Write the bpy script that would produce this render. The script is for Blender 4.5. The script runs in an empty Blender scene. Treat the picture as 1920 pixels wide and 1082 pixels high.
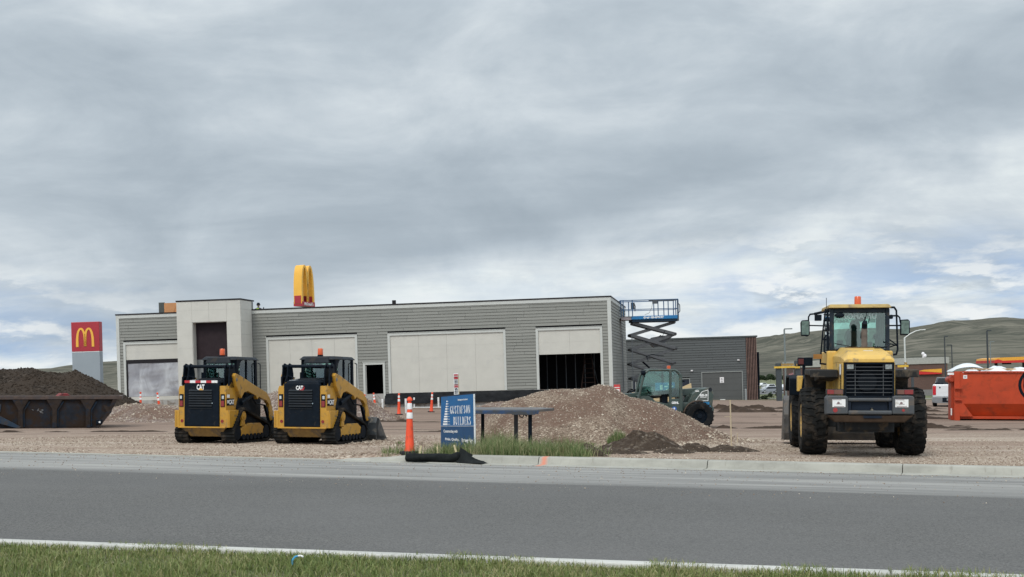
import bpy, bmesh, math, random
import numpy as np
from mathutils import Vector, Matrix, noise as mnoise
random.seed(7); np.random.seed(7)
R = math.radians
SC = bpy.context.scene
COL = SC.collection
# ---------------------------------------------------------------- camera
# The site falls about 1.7 degrees to the right; "site frame" = x right, y away, z up from the gravel.
TILT = 0.029
RT = Matrix.Rotation(TILT, 4, 'Y')
F = 2500.0; CX = 960.0; HY = 708.0; H = 1.6
def W(v): return RT @ Vector(v)
def at(px, py, s):            # photo measurement + scale (pixels per metre) -> metres in the site frame
    return Vector(((px-CX)/s, F/s, H-(py-HY)/s))
cd = bpy.data.cameras.new('camera'); cam = bpy.data.objects.new('camera', cd); COL.objects.link(cam)
cd.sensor_width = 36; cd.lens = 36*F/1920; cd.shift_y = (HY-541)/1920; cd.clip_end = 20000; cd.clip_start = .1
cam.matrix_world = RT @ Matrix.Translation((0, 0, H)) @ Matrix.Rotation(R(90), 4, 'X')
SC.camera = cam
SC.view_settings.view_transform = 'Standard'; SC.view_settings.look = 'None'
SC.view_settings.exposure = 0.0; SC.view_settings.gamma = 1
SC.view_settings.use_curve_mapping = False
# ---------------------------------------------------------------- node helpers
def nd(nt, t, **kw):
    n = nt.nodes.new(t)
    for k, v in kw.items():
        if k in n.inputs.keys() if isinstance(k, str) else False: n.inputs[k].default_value = v
        else: setattr(n, k, v)
    return n
def math_(nt, op, a, b=None, c=None, clamp=False):
    n = nt.nodes.new('ShaderNodeMath'); n.operation = op; n.use_clamp = clamp
    for i, v in enumerate((a, b, c)):
        if v is None: continue
        if isinstance(v, (int, float)): n.inputs[i].default_value = v
        else: nt.links.new(v, n.inputs[i])
    return n.outputs[0]
def ramp(nt, fac, pts, interp='LINEAR'):
    n = nt.nodes.new('ShaderNodeValToRGB'); n.color_ramp.interpolation = interp
    el = n.color_ramp.elements
    while len(el) < len(pts): el.new(.5)
    for e, (p, c) in zip(el, pts):
        e.position = p
        if isinstance(c, (int, float)): c = (c, c, c)
        e.color = (*c[:3], 1)
    nt.links.new(fac, n.inputs[0]); return n.outputs[0]
def mixc(nt, f, a, b, mode='MIX'):
    n = nt.nodes.new('ShaderNodeMix'); n.data_type = 'RGBA'; n.blend_type = mode
    for i, v in ((0, f), (6, a), (7, b)):
        if isinstance(v, (int, float)): n.inputs[i].default_value = v
        elif isinstance(v, tuple): n.inputs[i].default_value = (*v[:3], 1)
        else: nt.links.new(v, n.inputs[i])
    return n.outputs[2]
def noise(nt, co, scale, detail=4, rough=.5, dist=0.0):
    n = nt.nodes.new('ShaderNodeTexNoise'); n.inputs['Scale'].default_value = scale
    n.inputs['Detail'].default_value = detail; n.inputs['Roughness'].default_value = rough
    n.inputs['Distortion'].default_value = dist
    if co is not None: nt.links.new(co, n.inputs['Vector'])
    return n.outputs['Fac']
def mapping(nt, co, scale=(1, 1, 1), rot=(0, 0, 0), loc=(0, 0, 0)):
    n = nt.nodes.new('ShaderNodeMapping'); n.inputs['Scale'].default_value = scale
    n.inputs['Rotation'].default_value = rot; n.inputs['Location'].default_value = loc
    nt.links.new(co, n.inputs['Vector']); return n.outputs[0]
# ---------------------------------------------------------------- world: grey cloud deck over a blue sky
SUN_EL, SUN_AZ = R(50), R(205)    # azimuth clockwise from +y : behind the camera, a little left
def build_world():
    w = bpy.data.worlds.new('World'); SC.world = w; w.use_nodes = True
    nt = w.node_tree; nt.nodes.clear(); L = nt.links
    tc = nt.nodes.new('ShaderNodeTexCoord'); sep = nt.nodes.new('ShaderNodeSeparateXYZ')
    L.new(tc.outputs['Generated'], sep.inputs[0]); x, y, z = sep.outputs
    sky = nt.nodes.new('ShaderNodeTexSky'); sky.sky_type = 'NISHITA'; sky.sun_disc = False
    sky.sun_elevation = SUN_EL; sky.sun_rotation = SUN_AZ
    hv = nt.nodes.new('ShaderNodeCombineXYZ'); L.new(x, hv.inputs[0]); L.new(y, hv.inputs[1]); L.new(math_(nt, 'ADD', z, .25), hv.inputs[2])
    nv = nt.nodes.new('ShaderNodeVectorMath'); nv.operation = 'NORMALIZE'; L.new(hv.outputs[0], nv.inputs[0]); L.new(nv.outputs[0], sky.inputs[0])
    zz = math_(nt, 'MAXIMUM', z, 0.0)
    den = math_(nt, 'ADD', zz, 0.13)
    u = math_(nt, 'DIVIDE', x, den); v = math_(nt, 'DIVIDE', y, den)
    cmb = nt.nodes.new('ShaderNodeCombineXYZ'); L.new(u, cmb.inputs[0]); L.new(v, cmb.inputs[1])
    base = cmb.outputs[0]
    band = mapping(nt, base, scale=(.45, 1.0, 1), rot=(0, 0, R(38)), loc=(3.1, .9, 0))
    n1 = noise(nt, band, .95, 7, .46, .6)
    n2 = noise(nt, mapping(nt, base, scale=(.7, 1, 1), rot=(0, 0, R(30)), loc=(9, 4, 2)), 2.3, 8, .54, .5)
    n3 = noise(nt, mapping(nt, base, loc=(1, 7, 5)), 7.0, 6, .6, .4)
    s = math_(nt, 'ADD', math_(nt, 'MULTIPLY', n1, .56), math_(nt, 'MULTIPLY', n2, .34))
    a2 = nt.nodes.new('ShaderNodeCombineXYZ'); L.new(math_(nt, 'ARCTAN2', x, y), a2.inputs[0]); L.new(z, a2.inputs[1])
    n4 = noise(nt, mapping(nt, a2.outputs[0], scale=(1, 2.1, 1), rot=(0, 0, R(-16)), loc=(4.4, 2.2, 0)), 6.5, 9, .58, .5)
    n5 = noise(nt, mapping(nt, a2.outputs[0], scale=(1, 1.7, 1), rot=(0, 0, R(-12)), loc=(1.4, 7.2, 0)), 20, 7, .6, .4)
    s = math_(nt, 'ADD', math_(nt, 'MULTIPLY', s, .50), math_(nt, 'ADD', math_(nt, 'MULTIPLY', n4, .40), math_(nt, 'MULTIPLY', n5, .05)))
    s = math_(nt, 'ADD', s, math_(nt, 'MULTIPLY', n3, .05))
    # elevation ramp of the deck brightness : bright strip low down, heavy grey above
    el = ramp(nt, z, [(0.0, .80), (.045, .76), (.08, .62), (.12, .42), (.18, .41), (.30, .46)])
    azl = math_(nt, 'MULTIPLY', math_(nt, 'SUBTRACT', z, math_(nt, 'MULTIPLY', x, .22)), 1.0)
    bandm = ramp(nt, azl, [(0.0, .60), (.055, .72), (.085, .56), (.112, .34), (.15, .42), (.20, .52), (.26, .54)])
    t = math_(nt, 'ADD', s, math_(nt, 'MULTIPLY', math_(nt, 'SUBTRACT', el, .5), .35))
    t = math_(nt, 'ADD', t, math_(nt, 'MULTIPLY', math_(nt, 'SUBTRACT', bandm, .5), .45))
    cl = ramp(nt, t, [(.30, (.36, .425, .485)), (.39, (.42, .488, .55)), (.47, (.505, .575, .635)), (.54, (.62, .685, .735)), (.62, (.79, .85, .865)), (.76, (.97, .985, .98))])
    # behind the camera and overhead the deck is thinner and brighter
    up = ramp(nt, z, [(.26, 0), (.60, 1)])
    bk = ramp(nt, math_(nt, 'MULTIPLY_ADD', y, -.5, .5), [(.35, 0), (.8, 1)])
    gain = math_(nt, 'ADD', 1.0, math_(nt, 'ADD', math_(nt, 'MULTIPLY', up, .65), math_(nt, 'MULTIPLY', bk, .5)))
    vm = nt.nodes.new('ShaderNodeVectorMath'); vm.operation = 'SCALE'; L.new(cl, vm.inputs[0]); L.new(gain, vm.inputs['Scale'])
    # gaps near the horizon with cumulus
    ang = nt.nodes.new('ShaderNodeCombineXYZ')
    at2 = math_(nt, 'ARCTAN2', x, y)
    L.new(at2, ang.inputs[0]); L.new(math_(nt, 'MULTIPLY', z, 2.6), ang.inputs[1])
    g1 = noise(nt, mapping(nt, ang.outputs[0], scale=(1, 1.7, 1), loc=(2.3, 1.1, 0)), 9.0, 6, .55, .4)
    low = ramp(nt, math_(nt, 'SUBTRACT', z, math_(nt, 'MULTIPLY', x, .02)), [(.0, 1), (.05, .95), (.085, .35), (.105, 0)])
    side = ramp(nt, math_(nt, 'MULTIPLY_ADD', x, 1, .5), [(.13, 1.0), (.28, .0), (.55, .35), (.70, .95), (1, 1)])
    gap = math_(nt, 'MULTIPLY', math_(nt, 'MULTIPLY', low, side), ramp(nt, g1, [(.40, 0), (.60, 1)]), clamp=True)
    # small puffs: lit tops, blue-grey undersides
    p1 = noise(nt, mapping(nt, ang.outputs[0], scale=(1, 1.25, 1), loc=(7.7, 3.3, 0)), 17.0, 7, .58, .2)
    p2 = noise(nt, mapping(nt, ang.outputs[0], scale=(1, 1.25, 1), loc=(7.7, 3.3+.03, 0)), 17.0, 7, .58, .2)
    lit = ramp(nt, math_(nt, 'MULTIPLY_ADD', math_(nt, 'SUBTRACT', p1, p2), 6.0, .5), [(.2, (.38, .46, .545)), (.75, (.90, .925, .92))])
    puff = ramp(nt, p1, [(.46, 0), (.62, 1)])
    b1 = nt.nodes.new('ShaderNodeBackground'); L.new(sky.outputs[0], b1.inputs[0]); b1.inputs[1].default_value = .15
    cloudc = mixc(nt, math_(nt, 'MULTIPLY', math_(nt, 'MULTIPLY', puff, .92), math_(nt, 'MULTIPLY', low, side)), vm.outputs[0], lit)
    b2 = nt.nodes.new('ShaderNodeBackground'); L.new(cloudc, b2.inputs[0])
    gapm = math_(nt, 'MULTIPLY', gap, math_(nt, 'SUBTRACT', 1.0, math_(nt, 'MULTIPLY', puff, .85)), clamp=True)
    gapm = math_(nt, 'MULTIPLY', gapm, .8)
    ms = nt.nodes.new('ShaderNodeMixShader'); L.new(gapm, ms.inputs[0]); L.new(b2.outputs[0], ms.inputs[1]); L.new(b1.outputs[0], ms.inputs[2])
    out = nt.nodes.new('ShaderNodeOutputWorld'); L.new(ms.outputs[0], out.inputs[0])
build_world()
sd = bpy.data.lights.new('sun', 'SUN'); sd.energy = 1.6; sd.angle = R(18); sd.color = (1, .95, .87)
so = bpy.data.objects.new('sun', sd); COL.objects.link(so)
sdir = Vector((math.sin(SUN_AZ)*math.cos(SUN_EL), math.cos(SUN_AZ)*math.cos(SUN_EL), math.sin(SUN_EL)))
so.rotation_euler = (-sdir).to_track_quat('-Z', 'Y').to_euler()
# ---------------------------------------------------------------- materials
MATS = {}
def mat(name, col, rough=.6, metal=0.0, var=.12, scale=4.0, bump=0.0, bscale=40.0, dirt=None, spec=.5, coat=0, emit=None, aniso=None):
    if max(col) < .06 and spec == .5: spec = .12
    """painted / plain material: colour with broad and fine variation, optional dirt (colour, amount, scale) and bump"""
    if name in MATS: return MATS[name]
    m = bpy.data.materials.new(name); m.use_nodes = True; nt = m.node_tree
    b = nt.nodes['Principled BSDF']; tc = nt.nodes.new('ShaderNodeTexCoord'); co = tc.outputs['Object']
    if aniso: co = mapping(nt, co, scale=aniso)
    n = noise(nt, co, scale, 6, .6)
    lo = tuple(c*(1-var) for c in col); hi = tuple(min(1, c*(1+var)) for c in col)
    c = ramp(nt, n, [(.3, lo), (.7, hi)])
    if dirt:
        dn = noise(nt, mapping(nt, co, loc=(5, 3, 1)), dirt[2], 8, .65, .5)
        c = mixc(nt, ramp(nt, dn, [(.62-dirt[1]*.35, 0), (.72-dirt[1]*.25, 1)]), c, dirt[0])
        rr = ramp(nt, dn, [(.4, rough), (.7, min(1, rough+.25))]); nt.links.new(rr, b.inputs['Roughness'])
    else: b.inputs['Roughness'].default_value = rough
    nt.links.new(c, b.inputs['Base Color'])
    b.inputs['Metallic'].default_value = metal
    b.inputs['Specular IOR Level'].default_value = spec
    if coat: b.inputs['Coat Weight'].default_value = coat; b.inputs['Coat Roughness'].default_value = .15
    if bump:
        bp = nt.nodes.new('ShaderNodeBump'); bp.inputs['Strength'].default_value = 1; bp.inputs['Distance'].default_value = bump
        nt.links.new(noise(nt, co, bscale, 5, .6), bp.inputs['Height']); nt.links.new(bp.outputs[0], b.inputs['Normal'])
    if emit:
        b.inputs['Emission Color'].default_value = (*emit[0], 1); b.inputs['Emission Strength'].default_value = emit[1]
    MATS[name] = m; return m
def glass(name, tint=(.55, .65, .62), gl=.12, rough=.03):
    if name in MATS: return MATS[name]
    m = bpy.data.materials.new(name); m.use_nodes = True; nt = m.node_tree; nt.nodes.clear()
    t = nt.nodes.new('ShaderNodeBsdfTransparent'); t.inputs[0].default_value = (*tint, 1)
    g = nt.nodes.new('ShaderNodeBsdfGlossy'); g.inputs['Roughness'].default_value = rough; g.inputs[0].default_value = (.9, .95, .95, 1)
    fr = nt.nodes.new('ShaderNodeFresnel'); fr.inputs[0].default_value = 1.5
    f = math_(nt, 'ADD', fr.outputs[0], gl, clamp=True)
    mx = nt.nodes.new('ShaderNodeMixShader'); nt.links.new(f, mx.inputs[0]); nt.links.new(t.outputs[0], mx.inputs[1]); nt.links.new(g.outputs[0], mx.inputs[2])
    o = nt.nodes.new('ShaderNodeOutputMaterial'); nt.links.new(mx.outputs[0], o.inputs[0])
    MATS[name] = m; return m
YEL = mat('machine_yellow', (.48, .25, .024), .42, var=.10, scale=3, dirt=((.16, .12, .07), .22, 5), coat=.2)
YELP = mat('loader_yellow', (.64, .40, .085), .45, var=.08, scale=2, dirt=((.28, .20, .10), .18, 4), coat=.15)
BLK = mat('black_paint', (.005, .009, .015), .45, var=.3, scale=6, dirt=((.03, .028, .026), .08, 7), spec=.1)
DGR = mat('dark_grey_paint', (.022, .026, .031), .45, var=.2, scale=5, dirt=((.045, .04, .035), .12, 6))
RUB = mat('rubber', (.012, .013, .014), .8, var=.3, scale=8, bump=.004, bscale=60, dirt=((.05, .042, .035), .30, 5))
MUD = mat('muddy_rubber', (.013, .0135, .0135), .9, var=.3, scale=8, bump=.004, bscale=60, dirt=((.05, .041, .033), .40, 4))
STL = mat('worn_steel', (.22, .21, .2), .45, .7, var=.3, scale=6, dirt=((.10, .07, .05), .3, 5))
GLS = glass('cab_glass', (.72, .88, .84), .04)
GLD = glass('dark_glass', (.16, .20, .20), .10)
CHR = mat('mirror_face', (.5, .55, .55), .08, 1.0, var=.05)
ORG = mat('beacon_orange', (.62, .085, .006), .3, var=.1, scale=20, coat=.5)
REDL = mat('lamp_red', (.22, .012, .012), .25, var=.2, scale=25, coat=.5)
WHT = mat('white_paint', (.78, .78, .77), .5, var=.05, scale=6, dirt=((.5, .47, .42), .1, 8))
LMP = mat('lamp_clear', (.55, .57, .56), .2, .3, var=.2, scale=30)
REDP = mat('red_marking', (.45, .02, .03), .5, var=.1, scale=10)
WOOD = mat('bare_wood', (.50, .37, .22), .8, var=.2, scale=8, aniso=(1, 1, .15))
# ---------------------------------------------------------------- object helpers
def tag(o, label=None, cat=None, group=None, kind=None):
    if label: o['label'] = label
    if cat: o['category'] = cat
    if group: o['group'] = group
    if kind: o['kind'] = kind
    return o
class MB:
    def __init__(s): s.v = []; s.f = []; s.mi = []; s.m = 0
    def add(s, vs, fs, M=None):
        k = len(s.v)
        for p in vs: s.v.append(tuple(M @ Vector(p)) if M else tuple(p))
        for f in fs: s.f.append(tuple(i+k for i in f)); s.mi.append(s.m)
        return s
    def mat(s, i): s.m = i; return s
    def box(s, x0, x1, y0, y1, z0, z1, M=None):
        vs = [(x, y, z) for x in (x0, x1) for y in (y0, y1) for z in (z0, z1)]
        return s.add(vs, [(0, 1, 3, 2), (4, 6, 7, 5), (0, 4, 5, 1), (2, 3, 7, 6), (0, 2, 6, 4), (1, 5, 7, 3)], M)
    def hexa(s, bot, top):     # 4 bottom points, 4 top points (same winding)
        return s.add(list(bot)+list(top), [(3, 2, 1, 0), (4, 5, 6, 7), (0, 1, 5, 4), (1, 2, 6, 5), (2, 3, 7, 6), (3, 0, 4, 7)])
    def prism(s, poly, axis, a, b, M=None):  # poly in the two other axes, extruded a..b along axis
        n = len(poly)
        def P(p, d): return (d, p[0], p[1]) if axis == 'x' else ((p[0], d, p[1]) if axis == 'y' else (p[0], p[1], d))
        vs = [P(p, a) for p in poly]+[P(p, b) for p in poly]
        fs = [tuple(range(n))[::-1], tuple(range(n, 2*n))]+[(i, (i+1) % n, n+(i+1) % n, n+i) for i in range(n)]
        return s.add(vs, fs, M)
    def cyl(s, p0, p1, r0, r1=None, n=12, caps=True):
        r1 = r0 if r1 is None else r1
        p0 = Vector(p0); p1 = Vector(p1); d = (p1-p0)
        q = d.to_track_quat('Z', 'Y').to_matrix()
        vs = []
        for p, r in ((p0, r0), (p1, r1)):
            for i in range(n):
                a = 2*math.pi*i/n; vs.append(p+q @ Vector((r*math.cos(a), r*math.sin(a), 0)))
        fs = [(i, (i+1) % n, n+(i+1) % n, n+i) for i in range(n)]
        if caps: fs += [tuple(range(n))[::-1], tuple(range(n, 2*n))]
        return s.add(vs, fs)
    def tube(s, pts, r, n=8, closed=False):
        pts = [Vector(p) for p in pts]
        for a, b in zip(pts, pts[1:]+([pts[0]] if closed else [])):
            if (b-a).length > 1e-5: s.cyl(a, b, r, n=n)
        for p in pts: s.ball(p, r*1.0, 6, 4)
        return s
    def ball(s, c, r, n=10, m=7, sc=(1, 1, 1)):
        vs = []; fs = []
        c = Vector(c)
        for j in range(1, m):
            t = math.pi*j/m
            for i in range(n):
                a = 2*math.pi*i/n
                vs.append((c.x+r*sc[0]*math.sin(t)*math.cos(a), c.y+r*sc[1]*math.sin(t)*math.sin(a), c.z+r*sc[2]*math.cos(t)))
        k = len(vs); vs += [(c.x, c.y, c.z+r*sc[2]), (c.x, c.y, c.z-r*sc[2])]
        for j in range(m-2):
            for i in range(n): fs.append((j*n+i, j*n+(i+1) % n, (j+1)*n+(i+1) % n, (j+1)*n+i)[::-1])
        for i in range(n):
            fs.append((k, i, (i+1) % n)); fs.append((k+1, (m-2)*n+(i+1) % n, (m-2)*n+i))
        return s.add(vs, fs)
    def lathe(s, prof, n=32, axis='z', c=(0, 0, 0), closed=False):  # prof: (r, h)
        vs = []; fs = []; k = len(prof)
        for i in range(n):
            a = 2*math.pi*i/n; ca, sa = math.cos(a), math.sin(a)
            for r, h in prof:
                p = (r*ca, r*sa, h) if axis == 'z' else ((h, r*ca, r*sa) if axis == 'x' else (r*ca, h, r*sa))
                vs.append((p[0]+c[0], p[1]+c[1], p[2]+c[2]))
        rng = k if closed else k-1
        for i in range(n):
            for j in range(rng):
                a0 = i*k+j; a1 = i*k+(j+1) % k; b0 = ((i+1) % n)*k+j; b1 = ((i+1) % n)*k+(j+1) % k
                fs.append((a0, b0, b1, a1))
        return s.add(vs, fs)
    def build(s, name, mats, parent=None, smooth=False, bevel=0, segs=2, loc=None):
        me = bpy.data.meshes.new(name); me.from_pydata(s.v, [], s.f)
        if not isinstance(mats, (list, tuple)): mats = [mats]
        for m in mats: me.materials.append(m)
        for p, i in zip(me.polygons, s.mi): p.material_index = i
        bm = bmesh.new(); bm.from_mesh(me); bmesh.ops.recalc_face_normals(bm, faces=bm.faces); bm.to_mesh(me); bm.free()
        if smooth:
            for p in me.polygons: p.use_smooth = True
            me.set_sharp_from_angle(angle=R(38))
        o = bpy.data.objects.new(name, me); COL.objects.link(o)
        if parent: o.parent = parent
        if loc: o.location = loc
        if bevel:
            md = o.modifiers.new('bevel', 'BEVEL'); md.width = bevel; md.segments = segs; md.limit_method = 'ANGLE'; md.angle_limit = R(40)
        return o
def np_mesh(name, V, Fa, mat_, parent=None, smooth=False):
    """V (n,3) array, Fa list of index arrays (each (k,3) or (k,4))"""
    me = bpy.data.meshes.new(name)
    loops = np.concatenate([f.ravel() for f in Fa]); sizes = np.concatenate([np.full(len(f), f.shape[1]) for f in Fa])
    me.vertices.add(len(V)); me.vertices.foreach_set('co', V.astype(np.float32).ravel())
    me.loops.add(len(loops)); me.loops.foreach_set('vertex_index', loops.astype(np.int32))
    me.polygons.add(len(sizes)); st = np.concatenate([[0], np.cumsum(sizes)[:-1]])
    me.polygons.foreach_set('loop_start', st.astype(np.int32))
    me.polygons.foreach_set('use_smooth', np.full(len(sizes), smooth))
    me.update(calc_edges=True); me.validate()
    for m in (mat_ if isinstance(mat_, (list, tuple)) else [mat_]): me.materials.append(m)
    o = bpy.data.objects.new(name, me); COL.objects.link(o)
    if parent: o.parent = parent
    return o
def thing(name, label, cat, loc, yaw=0, upright=False, group=None):
    """Empty at a thing's base. loc in the site frame; machines follow the slope of the site, masts and buildings are plumb"""
    o = bpy.data.objects.new(name, None); COL.objects.link(o); o.empty_display_size = .3
    place(o, loc, yaw, upright); return tag(o, label, cat, group)
def place(o, loc, yaw=0, upright=False):
    p = W(loc)
    o.matrix_world = Matrix.Translation(p) @ (Matrix() if upright else RT) @ Matrix.Rotation(yaw, 4, 'Z')
    return o
def dup(root, label=None):
    c = root.copy(); COL.objects.link(c)
    if label: c['label'] = label
    for ch in root.children:
        d = ch.copy(); COL.objects.link(d); d.parent = c
        for g in ch.children:
            e = g.copy(); COL.objects.link(e); e.parent = d
    return c
def text_mesh(s, size, bold=0.0, sx=1.0, align='CENTER', shear=0.0, depth=0.004):
    cu = bpy.data.curves.new('t', 'FONT'); cu.body = s; cu.size = size; cu.align_x = align; cu.align_y = 'CENTER'
    cu.offset = bold; cu.shear = shear; cu.extrude = depth; cu.resolution_u = 3
    o = bpy.data.objects.new('t', cu); COL.objects.link(o)
    dg = bpy.context.evaluated_depsgraph_get(); me = bpy.data.meshes.new_from_object(o.evaluated_get(dg))
    vs = [(v.co.x*sx, v.co.y, v.co.z) for v in me.vertices]; fs = [tuple(p.vertices) for p in me.polygons]
    bpy.data.objects.remove(o); bpy.data.curves.remove(cu); bpy.data.meshes.remove(me)
    return vs, fs
TXM = Matrix.Rotation(R(90), 4, 'X')     # text lying in xz, read from -y
def put_text(mb, s, size, x, y, z, yaw=0, **kw):
    vs, fs = text_mesh(s, size, **kw)
    return mb.add(vs, fs, Matrix.Translation((x, y, z)) @ Matrix.Rotation(yaw, 4, 'Z') @ TXM)
def ss(a, b, x):
    t = np.clip((np.asarray(x, float)-a)/(b-a), 0, 1); return t*t*(3-2*t)
_rs = np.random.RandomState(3).rand(64, 64)
def vnoise(x, y):
    x = np.asarray(x, float); y = np.asarray(y, float)
    xi = np.floor(x).astype(int); yi = np.floor(y).astype(int); fx = x-xi; fy = y-yi
    fx = fx*fx*(3-2*fx); fy = fy*fy*(3-2*fy)
    g = lambda i, j: _rs[i % 64, j % 64]
    return (g(xi, yi)*(1-fx)+g(xi+1, yi)*fx)*(1-fy)+(g(xi, yi+1)*(1-fx)+g(xi+1, yi+1)*fx)*fy-.5
def fbm(x, y, o=4):
    s = 0; a = 1
    for k in range(o): s = s+a*vnoise(x*2**k+13.7*k, y*2**k+5.1*k); a *= .5
    return s
# ================================================================ SETTING
def site_obj(o): o.matrix_world = RT.copy(); return o
def far_d(X, D): return (X*.341+(D-24.6)*.94)           # distance behind the far kerb's road edge
def zg(X, D):
    X = np.asarray(X, float); D = np.asarray(D, float)
    z = -.25*ss(30, 47, D)
    z = z-.35*ss(100, 131, D)
    farz = np.minimum(.029*X, .029*120+.010*np.maximum(X-120, 0))-4.2
    t = ss(131, 330, D)
    z = z*(1-t)+farz*t
    d = far_d(X, D)
    z = z+.125*ss(.16, .32, d)*(1-ss(.5, 3.0, d))*ss(-4.2, -2.6, X)
    z = z+.018*fbm(X*.35, D*.35)*ss(26, 30, D)*(1-ss(60, 90, D))
    return np.where(d < 0.05, -.035, z)
def gz(X, D): return float(zg(X, D))
def ground_mat():
    m = bpy.data.materials.new('site_gravel'); m.use_nodes = True; nt = m.node_tree; b = nt.nodes['Principled BSDF']
    tc = nt.nodes.new('ShaderNodeTexCoord'); co = tc.outputs['Object']
    sep = nt.nodes.new('ShaderNodeSeparateXYZ'); nt.links.new(co, sep.inputs[0])
    vo = nt.nodes.new('ShaderNodeTexVoronoi'); vo.inputs['Scale'].default_value = 24; nt.links.new(co, vo.inputs['Vector'])
    vs = nt.nodes.new('ShaderNodeSeparateColor'); nt.links.new(vo.outputs['Color'], vs.inputs[0])
    st = ramp(nt, vs.outputs[0], [(.0, (.21, .15, .112)), (.45, (.34, .262, .20)), (.8, (.45, .37, .295)), (1, (.64, .56, .46))])
    big = noise(nt, mapping(nt, co, scale=(.25, 1.0, 1)), .35, 6, .6, .5)
    mud = ramp(nt, big, [(.42, 0), (.60, 1)])
    fine = noise(nt, co, 9, 8, .7)
    mc = ramp(nt, fine, [(.3, (.185, .125, .092)), (.7, (.33, .24, .188))])
    c = mixc(nt, math_(nt, 'MULTIPLY', mud, .75), st, mc)
    dust = ramp(nt, noise(nt, mapping(nt, co, scale=(.3, 1.2, 1), loc=(4, 2, 0)), .6, 5, .6, .4), [(.52, 0), (.68, 1)])
    c = mixc(nt, math_(nt, 'MULTIPLY', dust, .45), c, (.50, .425, .36))
    # wheel and track ruts of wet brown earth, drawn out along x
    rut = noise(nt, mapping(nt, co, scale=(.17, 1.0, 1), rot=(0, 0, R(5)), loc=(1, 3, 0)), .75, 8, .68, 1.6)
    rmask = math_(nt, 'MULTIPLY', ramp(nt, rut, [(.53, 0), (.60, .85)]), ramp(nt, math_(nt, 'DIVIDE', sep.outputs[1], 100), [(.36, 0), (.46, .8), (.95, 1), (1.0, 1)]))
    earth = ramp(nt, math_(nt, 'DIVIDE', sep.outputs[1], 100), [(.36, 0), (.50, .8)])
    c = mixc(nt, earth, c, mixc(nt, big, (.13, .085, .064), (.33, .240, .19)))
    c = mixc(nt, rmask, c, (.075, .05, .036))
    # lawn and dry prairie beyond the site
    gn = noise(nt, mapping(nt, co, scale=(.3, 1, 1)), .08, 6, .6)
    gc = ramp(nt, gn, [(.35, (.10, .125, .06)), (.5, (.15, .16, .085)), (.65, (.20, .19, .12))])
    yy = math_(nt, 'ADD', sep.outputs[1], math_(nt, 'MULTIPLY', noise(nt, co, .2, 3), 6))
    gm = ramp(nt, math_(nt, 'DIVIDE', yy, 300), [(.43, 0), (.47, 1)])
    c = mixc(nt, gm, c, gc)
    nt.links.new(c, b.inputs['Base Color']); b.inputs['Roughness'].default_value = .95; b.inputs['Specular IOR Level'].default_value = .15
    bp = nt.nodes.new('ShaderNodeBump'); bp.inputs['Distance'].default_value = .02
    hh = math_(nt, 'ADD', math_(nt, 'MULTIPLY', vo.outputs['Distance'], -.6), fine)
    nt.links.new(hh, bp.inputs['Height']); nt.links.new(bp.outputs[0], b.inputs['Normal'])
    return m
GM = ground_mat()
Ds = np.concatenate([np.arange(-12, 20, 4), np.arange(20, 50, .22), np.geomspace(50, 2600, 130)])
us = np.linspace(-1, 1, 260)
X = np.outer(Ds.clip(14)*.55+8, us); D = np.repeat(Ds[:, None], len(us), 1)
V = np.stack([X, D, zg(X, D)], -1).reshape(-1, 3)
n1, n2 = len(Ds), len(us)
ii = (np.arange(n1-1)[:, None]*n2+np.arange(n2-1)[None, :]).ravel()
Q = np.stack([ii, ii+1, ii+n2+1, ii+n2], 1)
g = site_obj(np_mesh('ground', V, [Q], GM, smooth=True)); tag(g, 'pinkish brown gravel and mud of the building site', kind='structure')
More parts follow.
